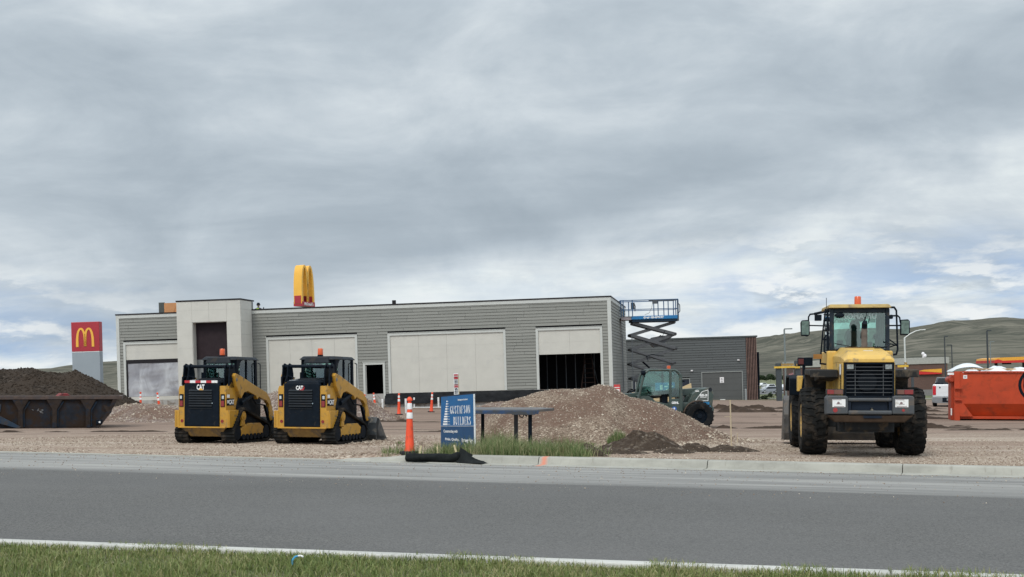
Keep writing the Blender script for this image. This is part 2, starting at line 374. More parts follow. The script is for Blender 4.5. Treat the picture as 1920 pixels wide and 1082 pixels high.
# ---- road (own frame: local x along the far kerb, y away from the camera)
def road_mat():
    m = bpy.data.materials.new('asphalt'); m.use_nodes = True; nt = m.node_tree; b = nt.nodes['Principled BSDF']
    tc = nt.nodes.new('ShaderNodeTexCoord'); co = tc.outputs['Object']
    sep = nt.nodes.new('ShaderNodeSeparateXYZ'); nt.links.new(co, sep.inputs[0]); y = sep.outputs[1]
    vo = nt.nodes.new('ShaderNodeTexVoronoi'); vo.inputs['Scale'].default_value = 75; nt.links.new(co, vo.inputs['Vector'])
    vs = nt.nodes.new('ShaderNodeSeparateColor'); nt.links.new(vo.outputs['Color'], vs.inputs[0])
    fine = noise(nt, co, 28, 5, .75)
    sp = math_(nt, 'ADD', math_(nt, 'MULTIPLY', vs.outputs[0], .45), math_(nt, 'MULTIPLY', fine, .55))
    a = ramp(nt, sp, [(.2, (.056, .054, .051)), (.5, (.124, .120, .113)), (.8, (.203, .196, .184))])
    lane = noise(nt, mapping(nt, co, scale=(.05, 1, 1)), .55, 5, .55, .3)
    a = mixc(nt, ramp(nt, lane, [(.35, 0), (.65, .55)]), a, mixc(nt, .5, a, (.09, .09, .09)))
    br = noise(nt, co, .22, 4, .5)
    a = mixc(nt, ramp(nt, br, [(.4, 0), (.7, .35)]), a, (.17, .165, .16))
    # pale dust tracked off the site along the far gutter, in streaks
    edge = noise(nt, mapping(nt, co, scale=(.10, 1.0, 1)), 1.2, 5, .6)
    dd = math_(nt, 'ADD', y, math_(nt, 'MULTIPLY', math_(nt, 'SUBTRACT', edge, .5), 1.0))
    dm = ramp(nt, math_(nt, 'DIVIDE', math_(nt, 'ADD', dd, 8), 10), [(.0, 0), (.37, 0), (.42, .9), (1, 1)])
    stk = noise(nt, mapping(nt, co, scale=(.07, 1, 1), loc=(3, 1, 0)), 2.2, 7, .65, .2)
    dcol = ramp(nt, stk, [(.34, (.20, .195, .185)), (.5, (.30, .292, .275)), (.66, (.42, .405, .375))])
    c = mixc(nt, math_(nt, 'MULTIPLY', dm, .86), a, dcol)
    nt.links.new(c, b.inputs['Base Color']); b.inputs['Roughness'].default_value = .85; b.inputs['Specular IOR Level'].default_value = .25
    bp = nt.nodes.new('ShaderNodeBump'); bp.inputs['Distance'].default_value = .006
    nt.links.new(math_(nt, 'ADD', vo.outputs['Distance'], fine), bp.inputs['Height']); nt.links.new(bp.outputs[0], b.inputs['Normal'])
    return m
AL = math.atan(.363)
ax = Vector((math.cos(AL), -math.sin(AL), 0)); an = Vector((math.sin(AL), math.cos(AL), 0))
def along(s, d, z=0.0):            # s metres along the far kerb from the view axis, d behind it
    p = Vector((0, 24.6, 0))+ax*s+an*d; return (p.x, p.y, z)
mb = MB(); N = 60
Lm = Matrix.Translation((0, 24.6, 0)) @ Matrix.Rotation(-AL, 4, 'Z')
Li = Lm.inverted()
far_e = [Vector((s, 0.06, 0)) for s in np.linspace(-90, 70, 2)]
near_e = [Li @ Vector((X, 10.98-.26*X+.10, 0)) for X in (-88, 70)]
mb.add([near_e[0], near_e[1], far_e[1], far_e[0]], [(0, 1, 2, 3)])
road = mb.build('road', road_mat()); road.matrix_world = RT @ Lm; tag(road, 'grey asphalt road with a pale dusty far edge', kind='structure')
# ---- kerbs
def conc_mat(nm, col, paint=False):
    m = bpy.data.materials.new(nm); m.use_nodes = True; nt = m.node_tree; b = nt.nodes['Principled BSDF']
    tc = nt.nodes.new('ShaderNodeTexCoord'); co = tc.outputs['Object']
    n = noise(nt, mapping(nt, co, scale=(.5, 1, 1)), 3, 8, .65)
    c = ramp(nt, n, [(.3, tuple(k*.72 for k in col)), (.55, col), (.75, tuple(min(1, k*1.12) for k in col))])
    st = ramp(nt, noise(nt, mapping(nt, co, scale=(2, 1, .3)), 6, 6, .7), [(.56, 0), (.7, .5)])
    c = mixc(nt, st, c, (.20, .18, .15))
    if paint:
        sep = nt.nodes.new('ShaderNodeSeparateXYZ'); nt.links.new(co, sep.inputs[0])
        q = math_(nt, 'ABSOLUTE', math_(nt, 'SUBTRACT', sep.outputs[0], .62))
        q = math_(nt, 'ADD', q, math_(nt, 'MULTIPLY', noise(nt, co, 25, 5, .7), .09))
        pm = ramp(nt, math_(nt, 'MULTIPLY', q, 5), [(.30, .6), (.60, 0)])
        c = mixc(nt, pm, c, (.75, .17, .07))
    nt.links.new(c, b.inputs['Base Color']); b.inputs['Roughness'].default_value = .85
    bp = nt.nodes.new('ShaderNodeBump'); bp.inputs['Distance'].default_value = .004
    nt.links.new(noise(nt, co, 60, 4, .6), bp.inputs['Height']); nt.links.new(bp.outputs[0], b.inputs['Normal'])
    return m
CONC = conc_mat('kerb_concrete', (.37, .36, .315), True); CONC2 = conc_mat('kerb_pale_concrete', (.52, .51, .47))
mb = MB()
prof = [(-.35, -.03), (-.35, .006), (-.02, .012), (.035, .125), (.06, .143), (.22, .15), (.24, .135), (.24, -.03)]
def lowp(k): return [(a, min(z, .012+(z-.012)*k)) if z > .012 else (a, z) for a, z in prof]
segs = [(-3.45, -2.6), (-2.6, .505), (.52, 3.63), (3.645, 6.92), (6.935, 10.2), (10.215, 13.5), (13.515, 16.8)]
for i, (a, b_) in enumerate(segs):
    p0 = lowp(.12) if i == 0 else prof
    if i == 1:
        k = [(.45, -2.6), (1, -1.9), (1, .505)]
    else: k = [(.12 if i == 0 else 1, a), (.45 if i == 0 else 1, b_)]
    for (ka, sa), (kb, sb) in zip(k, k[1:]):
        P0, P1 = lowp(ka), lowp(kb); n = len(P0)
        vs = [(sa, d, z) for d, z in P0]+[(sb, d, z) for d, z in P1]
        mb.add(vs, [tuple(range(n))[::-1], tuple(range(n, 2*n))]+[(j, (j+1) % n, n+(j+1) % n, n+j) for j in range(n)])
kb = mb.build('kerb', CONC); kb.matrix_world = RT @ Lm; tag(kb, 'pale concrete kerb along the far side of the road', kind='structure')
mb = MB()      # flush drive lip further left
mb.box(-40, -3.46, -.10, .16, -.03, .012)
lp = mb.build('driveway_lip', CONC); lp.matrix_world = RT @ Lm; tag(lp, kind='structure')
mb = MB()
AN = math.atan(.26); Nm = Matrix.Translation((0, 10.98, 0)) @ Matrix.Rotation(-AN, 4, 'Z')
for k in range(-9, 8): mb.box(k*3.0+.006, (k+1)*3.0-.006, -.16, .0, -.03, .128)
k2 = mb.build('near_kerb', CONC2, bevel=.015); k2.matrix_world = RT @ Nm; tag(k2, 'white concrete kerb half hidden by the grass verge', kind='structure')
# ---- near grass verge
def soil_mat(nm, a, b_, sc=6):
    return mat(nm, a, .95, var=.3, scale=sc, bump=.03, bscale=25, dirt=(b_, .4, 9), spec=.1)
SOIL = soil_mat('dark_soil', (.075, .052, .038), (.12, .09, .065))
TURFS = mat('turf_soil', (.13, .13, .06), .95, var=.3, scale=5, bump=.02, bscale=30)
mb = MB()
mb.add([(-30, -14, .085), (24, -14, .085), (24, -.155, .085), (-30, -.155, .085)], [(0, 1, 2, 3)])
tv = mb.build('verge', TURFS); tv.matrix_world = RT @ Nm; tag(tv, kind='structure')
def blade_mat(nm, pts):
    m = bpy.data.materials.new(nm); m.use_nodes = True; nt = m.node_tree; b = nt.nodes['Principled BSDF']
    ge = nt.nodes.new('ShaderNodeNewGeometry'); tc = nt.nodes.new('ShaderNodeTexCoord')
    n = noise(nt, tc.outputs['Object'], .9, 4, .6)
    f = math_(nt, 'ADD', math_(nt, 'MULTIPLY', ge.outputs['Random Per Island'], .55), math_(nt, 'MULTIPLY', n, .55))
    nt.links.new(ramp(nt, f, pts), b.inputs['Base Color']); b.inputs['Roughness'].default_value = .6
    b.inputs['Specular IOR Level'].default_value = .25
    return m
GR1 = blade_mat('verge_grass', [(.2, (.075, .125, .035)), (.40, (.135, .175, .050)), (.60, (.18, .215, .070)), (.78, (.28, .265, .12)), (.93, (.42, .36, .21))])
GR2 = blade_mat('roadside_grass', [(.2, (.055, .105, .030)), (.42, (.11, .165, .055)), (.62, (.19, .225, .095)), (.82, (.34, .31, .17)), (.95, (.46, .40, .26))])
def blades(name, P, h, w, lean, m, rnd=np.random):
    n = len(P); az = rnd.rand(n)*2*np.pi; la = rnd.rand(n)*2*np.pi; ln = lean*rnd.rand(n)
    d = np.stack([np.cos(az), np.sin(az), np.zeros(n)], 1)*(w[:, None]/2)
    l = np.stack([np.cos(la), np.sin(la), np.zeros(n)], 1)
    up = np.array([0, 0, 1.0])
    mid = P+up*(h*.55)[:, None]+l*(h*ln*.35)[:, None]
    tip = P+up*(h*(1-.3*ln))[:, None]+l*(h*ln)[:, None]
    V = np.stack([P-d, P+d, mid-d*.8, mid+d*.8, tip], 1).reshape(-1, 3)
    k = np.arange(n)[:, None]*5
    return np_mesh(name, V, [k+np.array([[0, 1, 3, 2]]), k+np.array([[2, 3, 4]])], m)
rs = np.random.RandomState(11)
n = 95000
u = rs.rand(n)*15-8.0; vv = -.17-rs.rand(n)**1.15*2.6
edge = rs.rand(n) < .06; vv = np.where(edge, .0-rs.rand(n)*.2, vv)
clump = fbm(u*2.2, vv*2.2)
keep = (~edge | (clump > .12)); u, vv, clump, edge = u[keep], vv[keep], clump[keep], edge[keep]
h = (.032+.060*rs.rand(len(u))**1.5)*(1+.9*np.clip(clump, -.6, .8)); h = np.where(edge, h*.8, h)
P = np.stack([u, vv, np.where(edge, .10, .08)], 1)
gv = blades('grass_verge', P, h, .0045+.004*rs.rand(len(u)), 1.1, GR1, rs); gv.matrix_world = RT @ Nm
tag(gv, 'short green and straw coloured grass verge in the foreground', 'grass', kind='stuff')
# ---- roadside grass round the sign (local: s along kerb, d behind)
n = 26000
s = rs.rand(n)*6.2-2.9; d = .24+rs.rand(n)**1.3*2.3
dens = (.25+.75*ss(-2.3, -1.2, s))*(1-.93*ss(.9, 2.2, s))
lim = .7+1.5*ss(-2.0, -.9, s)*(1-.55*ss(.3, 2.4, s))+.5*fbm(s*1.5, d*0+3)
keep = (rs.rand(n) < dens) & (s < 1.02+.35*rs.rand(n)) & (fbm(s*5+9, d*6) > -.30-.5*ss(-1.6, -1.0, s)*(1-ss(-.6, 0, s))) & (d < lim) & (fbm(s*2.5, d*2.5) > -.35); s, d = s[keep], d[keep]
h = (.11+.20*rs.rand(len(s))**1.4)*(.7+.5*ss(-2.2, -1.0, s)*(1-.65*ss(.2, 1.9, s)))*(1+.9*fbm(s*2.3+4, d*2.3))*(1+.35*ss(-1.6, -1.2, s)*(1-ss(-.6, -.2, s)))
w_ = (Lm.to_3x3() @ Vector((1, 0, 0)))
Pw = np.array([along(a, b_) for a, b_ in zip(s, d)]); Pw[:, 2] = zg(Pw[:, 0], Pw[:, 1])
gr = site_obj(blades('roadside_grass', Pw, h, .006+.005*rs.rand(len(s)), .8, GR2, rs)); tag(gr, 'strip of long green grass between the kerb and the blue sign', 'grass', kind='stuff')
def tuft(name, X, D, r, h0, nbl, label):
    a = rs.rand(nbl)*2*np.pi; q = rs.rand(nbl)**.5*r
    P = np.stack([X+q*np.cos(a), D+q*np.sin(a), np.zeros(nbl)], 1); P[:, 2] = surf(P[:, 0], P[:, 1])
    hh = h0*(1-.5*(q/r)**2)*(.5+.5*rs.rand(nbl))
    o = blades(name, P-np.array([X, D, 0]), hh, .006+.006*rs.rand(nbl), .7, GR2, rs)
    o.matrix_world = RT @ Matrix.Translation((X, D, 0)); return tag(o, label, 'grass tuft', 'grass tufts round the gravel heap')
# ---- piles
def gravel_mat(nm, cols, sc, patch=None, mudcol=(.15, .095, .07)):
    m = bpy.data.materials.new(nm); m.use_nodes = True; nt = m.node_tree; b = nt.nodes['Principled BSDF']
    tc = nt.nodes.new('ShaderNodeTexCoord'); co = tc.outputs['Object']
    vo = nt.nodes.new('ShaderNodeTexVoronoi'); vo.inputs['Scale'].default_value = sc; nt.links.new(co, vo.inputs['Vector'])
    vs = nt.nodes.new('ShaderNodeSeparateColor'); nt.links.new(vo.outputs['Color'], vs.inputs[0])
    c = ramp(nt, vs.outputs[0], [(0, cols[0]), (.5, cols[1]), (.85, cols[2]), (1, cols[3])])
    f = noise(nt, co, 14, 8, .7)
    if patch:
        pn = noise(nt, mapping(nt, co, scale=(1, 1, .5)), patch, 6, .6, .6)
        c = mixc(nt, ramp(nt, pn, [(.45, 0), (.56, .92)]), c, mixc(nt, f, tuple(k*.7 for k in mudcol), tuple(k*1.5 for k in mudcol)))
    nt.links.new(c, b.inputs['Base Color']); b.inputs['Roughness'].default_value = .95; b.inputs['Specular IOR Level'].default_value = .15
    bp = nt.nodes.new('ShaderNodeBump'); bp.inputs['Distance'].default_value = .03
    nt.links.new(math_(nt, 'SUBTRACT', f, vo.outputs['Distance']), bp.inputs['Height']); nt.links.new(bp.outputs[0], b.inputs['Normal'])
    return m
PILE = gravel_mat('heap_gravel', [(.15, .105, .076), (.24, .178, .132), (.335, .26, .198), (.54, .455, .36)], 24, .55)
PILE2 = gravel_mat('far_heap_gravel', [(.15, .105, .085), (.21, .155, .13), (.28, .225, .19), (.42, .36, .31)], 16, .5)
def stone_mat():
    m = bpy.data.materials.new('loose_stones'); m.use_nodes = True; nt = m.node_tree; b = nt.nodes['Principled BSDF']
    ge = nt.nodes.new('ShaderNodeNewGeometry')
    nt.links.new(ramp(nt, ge.outputs['Random Per Island'], [(0, (.16, .115, .085)), (.45, (.265, .20, .15)), (.85, (.38, .31, .24)), (1, (.60, .53, .43))]), b.inputs['Base Color'])
    b.inputs['Roughness'].default_value = .9; return m
STN = stone_mat()
def stones(P, size, nrm=None):
    n = len(P)
    T = np.array([[1, 0, 0], [-1, 0, 0], [0, 1, 0], [0, -1, 0], [0, 0, .8], [0, 0, -.8]], float)
    F3 = np.array([[0, 2, 4], [2, 1, 4], [1, 3, 4], [3, 0, 4], [2, 0, 5], [1, 2, 5], [3, 1, 5], [0, 3, 5]])
    V = T[None]*(size[:, None, None]*(.6+.6*rs.rand(n, 6, 1)))*(.7+.6*rs.rand(n, 1, 3))
    a = rs.rand(n)*2*np.pi; ca, sa = np.cos(a)[:, None], np.sin(a)[:, None]
    V = np.stack([V[..., 0]*ca-V[..., 1]*sa, V[..., 0]*sa+V[..., 1]*ca, V[..., 2]], -1)
    b_ = (rs.rand(n)-.5)*1.4; cb, sb = np.cos(b_)[:, None], np.sin(b_)[:, None]
    V = np.stack([V[..., 0]*cb-V[..., 2]*sb, V[..., 1], V[..., 0]*sb+V[..., 2]*cb], -1)
    V = (V+P[:, None]).reshape(-1, 3)
    return V, (np.arange(n)[:, None, None]*6+F3[None]).reshape(-1, 3)
SURF = []
def surf(X, D):
    z = zg(X, D)
    for f in SURF: z = np.maximum(z, f(X, D))
    return z
def heap(name, f, X0, X1, D0, D1, step, m, nst, ssz, label, cat, group=None, bottom=-.12, stm=None):
    SURF.append(f)
    xs = np.arange(X0, X1, step); ds = np.arange(D0, D1, step)
    X, D = np.meshgrid(xs, ds); Z = np.maximum(f(X, D), zg(X, D)+bottom)
    cx, cy = (X0+X1)/2, (D0+D1)/2; bz = gz(cx, cy)
    V = np.stack([X-cx, D-cy, Z-bz], -1).reshape(-1, 3); nx = len(xs)
    ii = (np.arange(len(ds)-1)[:, None]*nx+np.arange(nx-1)[None, :]); Q = np.stack([ii, ii+1, ii+nx+1, ii+nx], -1)
    hi = (f(X, D) > zg(X, D)-.1); k = hi[:-1, :-1] | hi[1:, 1:] | hi[1:, :-1] | hi[:-1, 1:]
    Q = Q[k].reshape(-1, 4)
    VV, FF = [V], [Q]
    me_m = [m]
    o = np_mesh(name, V, [Q], m, smooth=True)
    if nst:
        x = X0+rs.rand(nst)*(X1-X0); d = D0+rs.rand(nst)*(D1-D0); z = f(x, d); kk = z > zg(x, d)-.03
        x, d, z = x[kk], d[kk], z[kk]
        sv, sf = stones(np.stack([x-cx, d-cy, z-bz], 1), ssz*(.45+rs.rand(len(x))**2))
        # stones live in the heap's own mesh
        so_ = np_mesh('s', sv, [sf], stm or STN)
        bm = bmesh.new(); bm.from_mesh(o.data); off = len(o.data.polygons); bm.from_mesh(so_.data)
        bm.faces.ensure_lookup_table()
        for fc in bm.faces[off:]: fc.material_index = 1
        bm.to_mesh(o.data); bm.free(); o.data.materials.append(stm or STN); bpy.data.objects.remove(so_)
    o.matrix_world = RT @ Matrix.Translation((cx, cy, bz))
    return tag(o, label, cat, group)
def prof_heap(pts, s, Dc, slope, back=None, rough=.05, fr=1.2, soft=.5, bow=0.0, ground=None):
    px = np.array([p[0] for p in pts], float); py = np.array([p[1] for p in pts], float)
    hx = (px-CX)/s; hz = H-(py-HY)/s
    back = back or slope
    def f(X, D):
        X = np.asarray(X, float); D = np.asarray(D, float)
        Xc = X*Dc/np.maximum(D, 1)
        top = np.interp(Xc, hx, hz, left=-3, right=-3)
        dd = D-Dc
        r = np.sqrt(dd*dd+soft*soft)-soft
        z = top-np.where(dd < 0, slope, back)*r
        return z+rough*fbm(X*fr+3, D*fr+8, 5)
    return f
f = prof_heap([(845, 845), (893, 803), (925, 775), (945, 757), (985, 745), (1010, 738), (1040, 733), (1075, 731), (1100, 729), (1122, 721), (1148, 724), (1180, 743), (1210, 749), (1240, 758), (1290, 781), (1330, 801), (1360, 813), (1420, 840)], 69.4, 36, .50, .55, .07, 1.0, .9)
heap('gravel_heap', f, -6.2, 7.6, 31, 41, .07, PILE, 34000, .026, 'large heap of brown and white crushed gravel behind the roadside grass', 'gravel heap')
f = prof_heap([(880, 785), (893, 763), (915, 756), (940, 753), (965, 757), (1000, 775)], 52, 48, .4, .4, .04, 1.5, .5)
heap('gravel_heap', f, -3, 2, 45, 51, .12, PILE2, 1500, .035, 'low brown gravel heap just beyond the steel table, in front of the black foundation wrap', 'gravel heap')
f = prof_heap([(470, 800), (495, 742), (520, 734), (560, 730), (610, 729), (655, 732), (672, 736), (695, 750), (722, 768), (760, 786), (780, 795)], 43, 58, .42, .5, .06, 1.0, .8)
heap('gravel_heap', f, -12, -3.5, 53, 64, .12, PILE2, 6000, .045, 'grey brown gravel heap rising between and behind the two tracked loaders', 'gravel heap')
f = prof_heap([(150, 800), (185, 778), (210, 765), (240, 758), (290, 757), (330, 761), (380, 775), (420, 790)], 43, 58, .3, .3, .04, 1.2, .8)
heap('gravel_heap', f, -19.5, -11.5, 53, 63, .12, PILE2, 5000, .045, 'low flat gravel heap right of the rusty blue container', 'gravel heap')
DIRT = gravel_mat('dark_earth', [(.024, .018, .014), (.037, .028, .021), (.050, .038, .029), (.085, .066, .052)], 7, .4, (.04, .029, .021))
f = prof_heap([(-200, 720), (-100, 700), (-40, 694), (0, 690), (60, 691), (78, 697), (110, 701), (132, 700), (141, 696), (146, 698), (170, 711), (200, 726), (225, 737), (240, 747), (262, 757), (285, 775)], 38.5, 65, .42, .5, .20, .9, 1.0)
heap('dirt_heap', f, -33, -16.5, 58, 71, .12, DIRT, 14000, .06, 'tall heap of dark brown earth behind the rusty blue container', 'earth heap', stm=DIRT)
# coarse stones rolled to the foot of the big heap
n = 5200
a = rs.rand(n)*2*np.pi; rr_ = 1+.35*rs.rand(n)**1.6
Xs = .9+4.6*rr_*np.cos(a)*.95; Dd = 36-4.6*np.abs(np.sin(a))*rr_*.95-.6*(rs.rand(n)-.5)
Z = surf(Xs, Dd); kk = Z < zg(Xs, Dd)+.22
P = np.stack([Xs, Dd, Z], 1)[kk]
sv, sf = stones(P, .018+.05*rs.rand(len(P))**3)
o = site_obj(np_mesh('heap_stones', sv, [sf], STN)); tag(o, 'coarse stones rolled out round the foot of the big gravel heap', 'gravel', kind='stuff')
# dug-up topsoil near the kerb
def lump(X, D, rx, rd, h, seed, name='topsoil_mound', rough=.5):
    def f(x, d):
        x = np.asarray(x, float); d = np.asarray(d, float)
        r = np.sqrt(((x-X)/rx)**2+((d-D)/rd)**2)
        return zg(x, d)+h*(1-r)*(1+rough*fbm(x*4+seed, d*4, 5))+.10*h*fbm(x*11+seed, d*11, 3)-.01
    return f, (X-rx*1.2, X+rx*1.2, D-rd*1.2, D+rd*1.2)
TOPS = gravel_mat('topsoil', [(.045, .032, .024), (.07, .05, .037), (.11, .085, .062), (.20, .17, .14)], 14, .9, (.05, .036, .026))
for (px, py, rx, rd, h, lb) in ((1205, 838, 1.05, 1.0, .46, 'dark topsoil mound with green tufts at the foot of the big gravel heap'),
                                (1160, 846, .75, .5, .14, 'thin spread of dark topsoil right behind the kerb gravel'),
                                (1098, 860, .45, .4, .34, 'small dark earth clod at the right end of the roadside grass'),
                                (1302, 842, .42, .5, .26, 'small dark earth lump left of the thin wooden stake'),
                                (1365, 842, .75, .55, .16, 'flat dark earth patch round the foot of the thin wooden stake'),
                                (1262, 845, .5, .5, .16, 'low dark earth ridge between the topsoil mound and the small lump')):
    D = 2500*1.56/(py-708); X = (px-960)*D/2500
    f, ex = lump(X, D, rx, rd, h, px)
    heap('topsoil_mound', f, *ex, .035, TOPS, 60, .02, lb, 'earth mound', 'topsoil dug up near the kerb', bottom=-.05)
for (px, py, r, h0, nb, lb) in ((1155, 838, .20, .34, 420, 'bushy green tuft left of the topsoil mound'),
                                (1236, 826, .22, .16, 260, 'small green tuft growing on top of the topsoil mound'),
                                (1222, 834, .2, .12, 160, 'thin green tuft on the front of the topsoil mound'),
                                (1102, 832, .22, .12, 180, 'low green weeds at the front foot of the big gravel heap'),
                                (749, 829, .12, .10, 90, 'small green weed patch on the gravel left of the big orange cone')):
    D = 2500*1.57/(py-708); tuft('grass_tuft', (px-960)*D/2500, D, r, h0, nb, lb)
# loose stones over the near gravel
n = 42000
s = rs.rand(n)*36-17; d = .25+rs.rand(n)**1.5*14
P = np.array([along(a, b_) for a, b_ in zip(s, d)]); P[:, 2] = zg(P[:, 0], P[:, 1])+.002
keep = (np.abs(P[:, 0])/P[:, 1] < .42) & ~((s > -1.5) & (s < 1.9) & (d < 1.6)) & (fbm(P[:, 0]*.9, P[:, 1]*1.3) > -.25)
P = P[keep]
sv, sf = stones(P, .016*(.5+rs.rand(len(P))**2*1.3))
o = site_obj(np_mesh('loose_gravel', sv, [sf], STN)); tag(o, 'loose pale stones scattered over the site beside the kerb', 'gravel', kind='stuff')
# mud ridges thrown up by tracks
def ridge(x0, D0, x1, D1, wd, h, seed):
    xs = np.linspace(x0, x1, 260); V = []; Q = []
    for i, x in enumerate(xs):
        t = i/259; D = D0+(D1-D0)*t+.25*float(fbm(x*.4+seed, 1.0))
        hh = h*max(0.02, (.55+1.3*float(fbm(x*1.3+seed, 2.0, 5)))) *min(1, 12*t, 12*(1-t))
        for k, (o_, q) in enumerate(((-1, -.25), (-.55, .35), (-.1, 1), (.4, .6), (1, -.25))):
            V.append((x, D+o_*wd*(1+.4*float(fbm(x*2, k+seed))), gz(x, D)+q*hh*(1+.6*float(fbm(x*3+k*9, seed)))-.01))
    n = 5
    for i in range(259):
        for k in range(4): a = i*n+k; Q.append((a, a+1, a+n+1, a+n))
    return np.array(V), np.array(Q)
VV = []; QQ = []; off = 0
for a in ((7.0, 48.6, 17, 48.7, .30, .15, 1), (10, 49.8, 18, 50.3, .25, .08, 31), (15, 47.0, 26, 46.6, .4, .16, 5), (10.0, 79, 26, 79.5, .5, .22, 2), (9.0, 71.5, 24, 72.5, .5, .18, 3), (11.5, 76, 22, 75, .4, .16, 21), (12, 66, 24, 65, .4, .12, 23), (17.5, 60, 26, 58.5, .5, .1, 8),
          (-22, 44.8, -9, 45.6, .3, .06, 9), (-6, 56, 0, 55, .35, .06, 12), (24, 68, 34, 67, .5, .2, 14), (-3.6, 45.5, -1.4, 45, .25, .05, 17)):
    V, Q = ridge(*a); VV.append(V); QQ.append(Q+off); off += len(V)
MUDR = mat('wet_mud', (.055, .038, .028), .9, var=.35, scale=3, bump=.03, bscale=20, spec=.1)
o = site_obj(np_mesh('mud_ridges', np.concatenate(VV), [np.concatenate(QQ)], MUDR, smooth=True)); tag(o, 'dark churned mud ridges left by tracks across the site', 'mud', kind='stuff')
# ---- hills
def hill_mat():
    m = bpy.data.materials.new('prairie_hill'); m.use_nodes = True; nt = m.node_tree; b = nt.nodes['Principled BSDF']
    tc = nt.nodes.new('ShaderNodeTexCoord'); co = tc.outputs['Object']
    n = noise(nt, mapping(nt, co, scale=(1, 1, 3)), .004, 9, .6, 1.2)
    c = ramp(nt, n, [(.32, (.098, .096, .080)), (.5, (.14, .133, .108)), (.66, (.20, .185, .15))])
    f = noise(nt, mapping(nt, co, scale=(.35, 1, 2.5)), .03, 6, .7, .5)
    c = mixc(nt, ramp(nt, f, [(.46, 0), (.56, .7)]), c, (.066, .070, .058))
    f2 = noise(nt, mapping(nt, co, scale=(.22, 1, 3.0), loc=(90, 40, 7)), .02, 7, .62, 1.6)
    c = mixc(nt, ramp(nt, f2, [(.56, 0), (.60, .55), (.64, 0)]), c, (.24, .225, .18))
    nt.links.new(c, b.inputs['Base Color']); b.inputs['Roughness'].default_value = 1; b.inputs['Specular IOR Level'].default_value = 0
    return m
cpx = np.array([-400, 0, 95, 130, 170, 215, 330, 500, 900, 1170, 1300, 1420, 1500, 1560, 1640, 1690, 1730, 1790, 1850, 1890, 1920, 2000, 2300])
cpy = np.array([700, 694, 691, 685, 681, 678, 672, 668, 655, 648, 642, 637, 628, 624, 622, 623, 617, 608.5, 605, 604.5, 607, 615, 640])
pxs = np.linspace(-350, 2250, 620); T = np.linspace(0, 1.12, 110)
Dh = 1300+1900*T; Xh = np.outer(Dh, (pxs-CX)/F); DD = np.repeat(Dh[:, None], len(pxs), 1)
crest = np.interp(pxs, cpx, cpy); zc = H-(crest-HY)/(F/3200.0)
zb = .029*Dh[:, None]*((pxs-CX)/F)[None]-6
tt = np.repeat(T[:, None], len(pxs), 1)
rid = 1-np.abs(fbm(Xh/230+.9*fbm(DD/400+3, Xh/500), DD/800, 3))*2.2
sh = ss(0, 1, tt**.85)
zt = zb+(zc[None]-zb)*sh+(rid-.6)*42*sh*(1-ss(.35, .95, tt))*np.clip((zc[None]-zb)/90, .15, 1.0)
zt = np.where(tt > 1, zc[None]-(tt-1)*400, zt)+1.0*fbm(Xh/30, DD/40, 3)*sh
V = np.stack([Xh, DD, zt], -1).reshape(-1, 3); n2 = len(pxs)
ii = (np.arange(len(T)-1)[:, None]*n2+np.arange(n2-1)[None]).ravel(); Q = np.stack([ii, ii+1, ii+n2+1, ii+n2], 1)
hl = site_obj(np_mesh('hills', V, [Q], hill_mat(), smooth=True)); tag(hl, 'smooth folded grey green prairie hills', kind='structure')
# ================================================================ BUILDINGS AND SIGNS
def brick_mat(nm, c1, c2, mortar_or_lap_shade, bw, rh, ms=.01, rough=.7, axis='xz', bump=.004, off=.5, var=.1):
    m = bpy.data.materials.new(nm); m.use_nodes = True; nt = m.node_tree; b = nt.nodes['Principled BSDF']
    tc = nt.nodes.new('ShaderNodeTexCoord'); co = tc.outputs['Object']
    sep = nt.nodes.new('ShaderNodeSeparateXYZ'); nt.links.new(co, sep.inputs[0])
    cmb = nt.nodes.new('ShaderNodeCombineXYZ'); wn = nt.nodes.new('ShaderNodeTexWhiteNoise'); wn.noise_dimensions = '1D'; nt.links.new(math_(nt, 'FLOOR', math_(nt, 'DIVIDE', sep.outputs[2], rh)), wn.inputs['W'])
    nt.links.new(math_(nt, 'MULTIPLY_ADD', wn.outputs[0], bw if bw > 1 else 0.0, math_(nt, 'ADD', sep.outputs[0], sep.outputs[1])), cmb.inputs[0]); nt.links.new(sep.outputs[2], cmb.inputs[1])
    br = nt.nodes.new('ShaderNodeTexBrick'); nt.links.new(cmb.outputs[0], br.inputs['Vector'])
    br.inputs['Scale'].default_value = 1; br.inputs['Brick Width'].default_value = bw; br.inputs['Row Height'].default_value = rh
    br.inputs['Mortar Size'].default_value = ms; br.inputs['Color1'].default_value = (*c1, 1); br.inputs['Color2'].default_value = (*c2, 1)
    br.inputs['Mortar'].default_value = (*mortar_or_lap_shade, 1); br.offset = off; br.offset_frequency = 2; br.inputs['Bias'].default_value = 0
    n = noise(nt, mapping(nt, co, scale=(.6, .6, 4)), 2.5, 7, .65)
    c = mixc(nt, 1, br.outputs['Color'], ramp(nt, n, [(.3, 1-var), (.7, 1+0*var)]), 'MULTIPLY')
    nt.links.new(c, b.inputs['Base Color']); b.inputs['Roughness'].default_value = rough; b.inputs['Specular IOR Level'].default_value = .3
    bp = nt.nodes.new('ShaderNodeBump'); bp.inputs['Distance'].default_value = bump
    nt.links.new(math_(nt, 'SUBTRACT', 1, br.outputs['Fac']), bp.inputs['Height']); nt.links.new(bp.outputs[0], b.inputs['Normal'])
    return m
SIDE = brick_mat('grey_lap_siding', (.275, .275, .25), (.235, .237, .215), (.11, .11, .10), 3.66, .19, .009)  # dark row lines paint the shade under each lap; uprights are butt joints
TRIM = mat('pale_trim', (.50, .51, .48), .55, var=.04, scale=3)
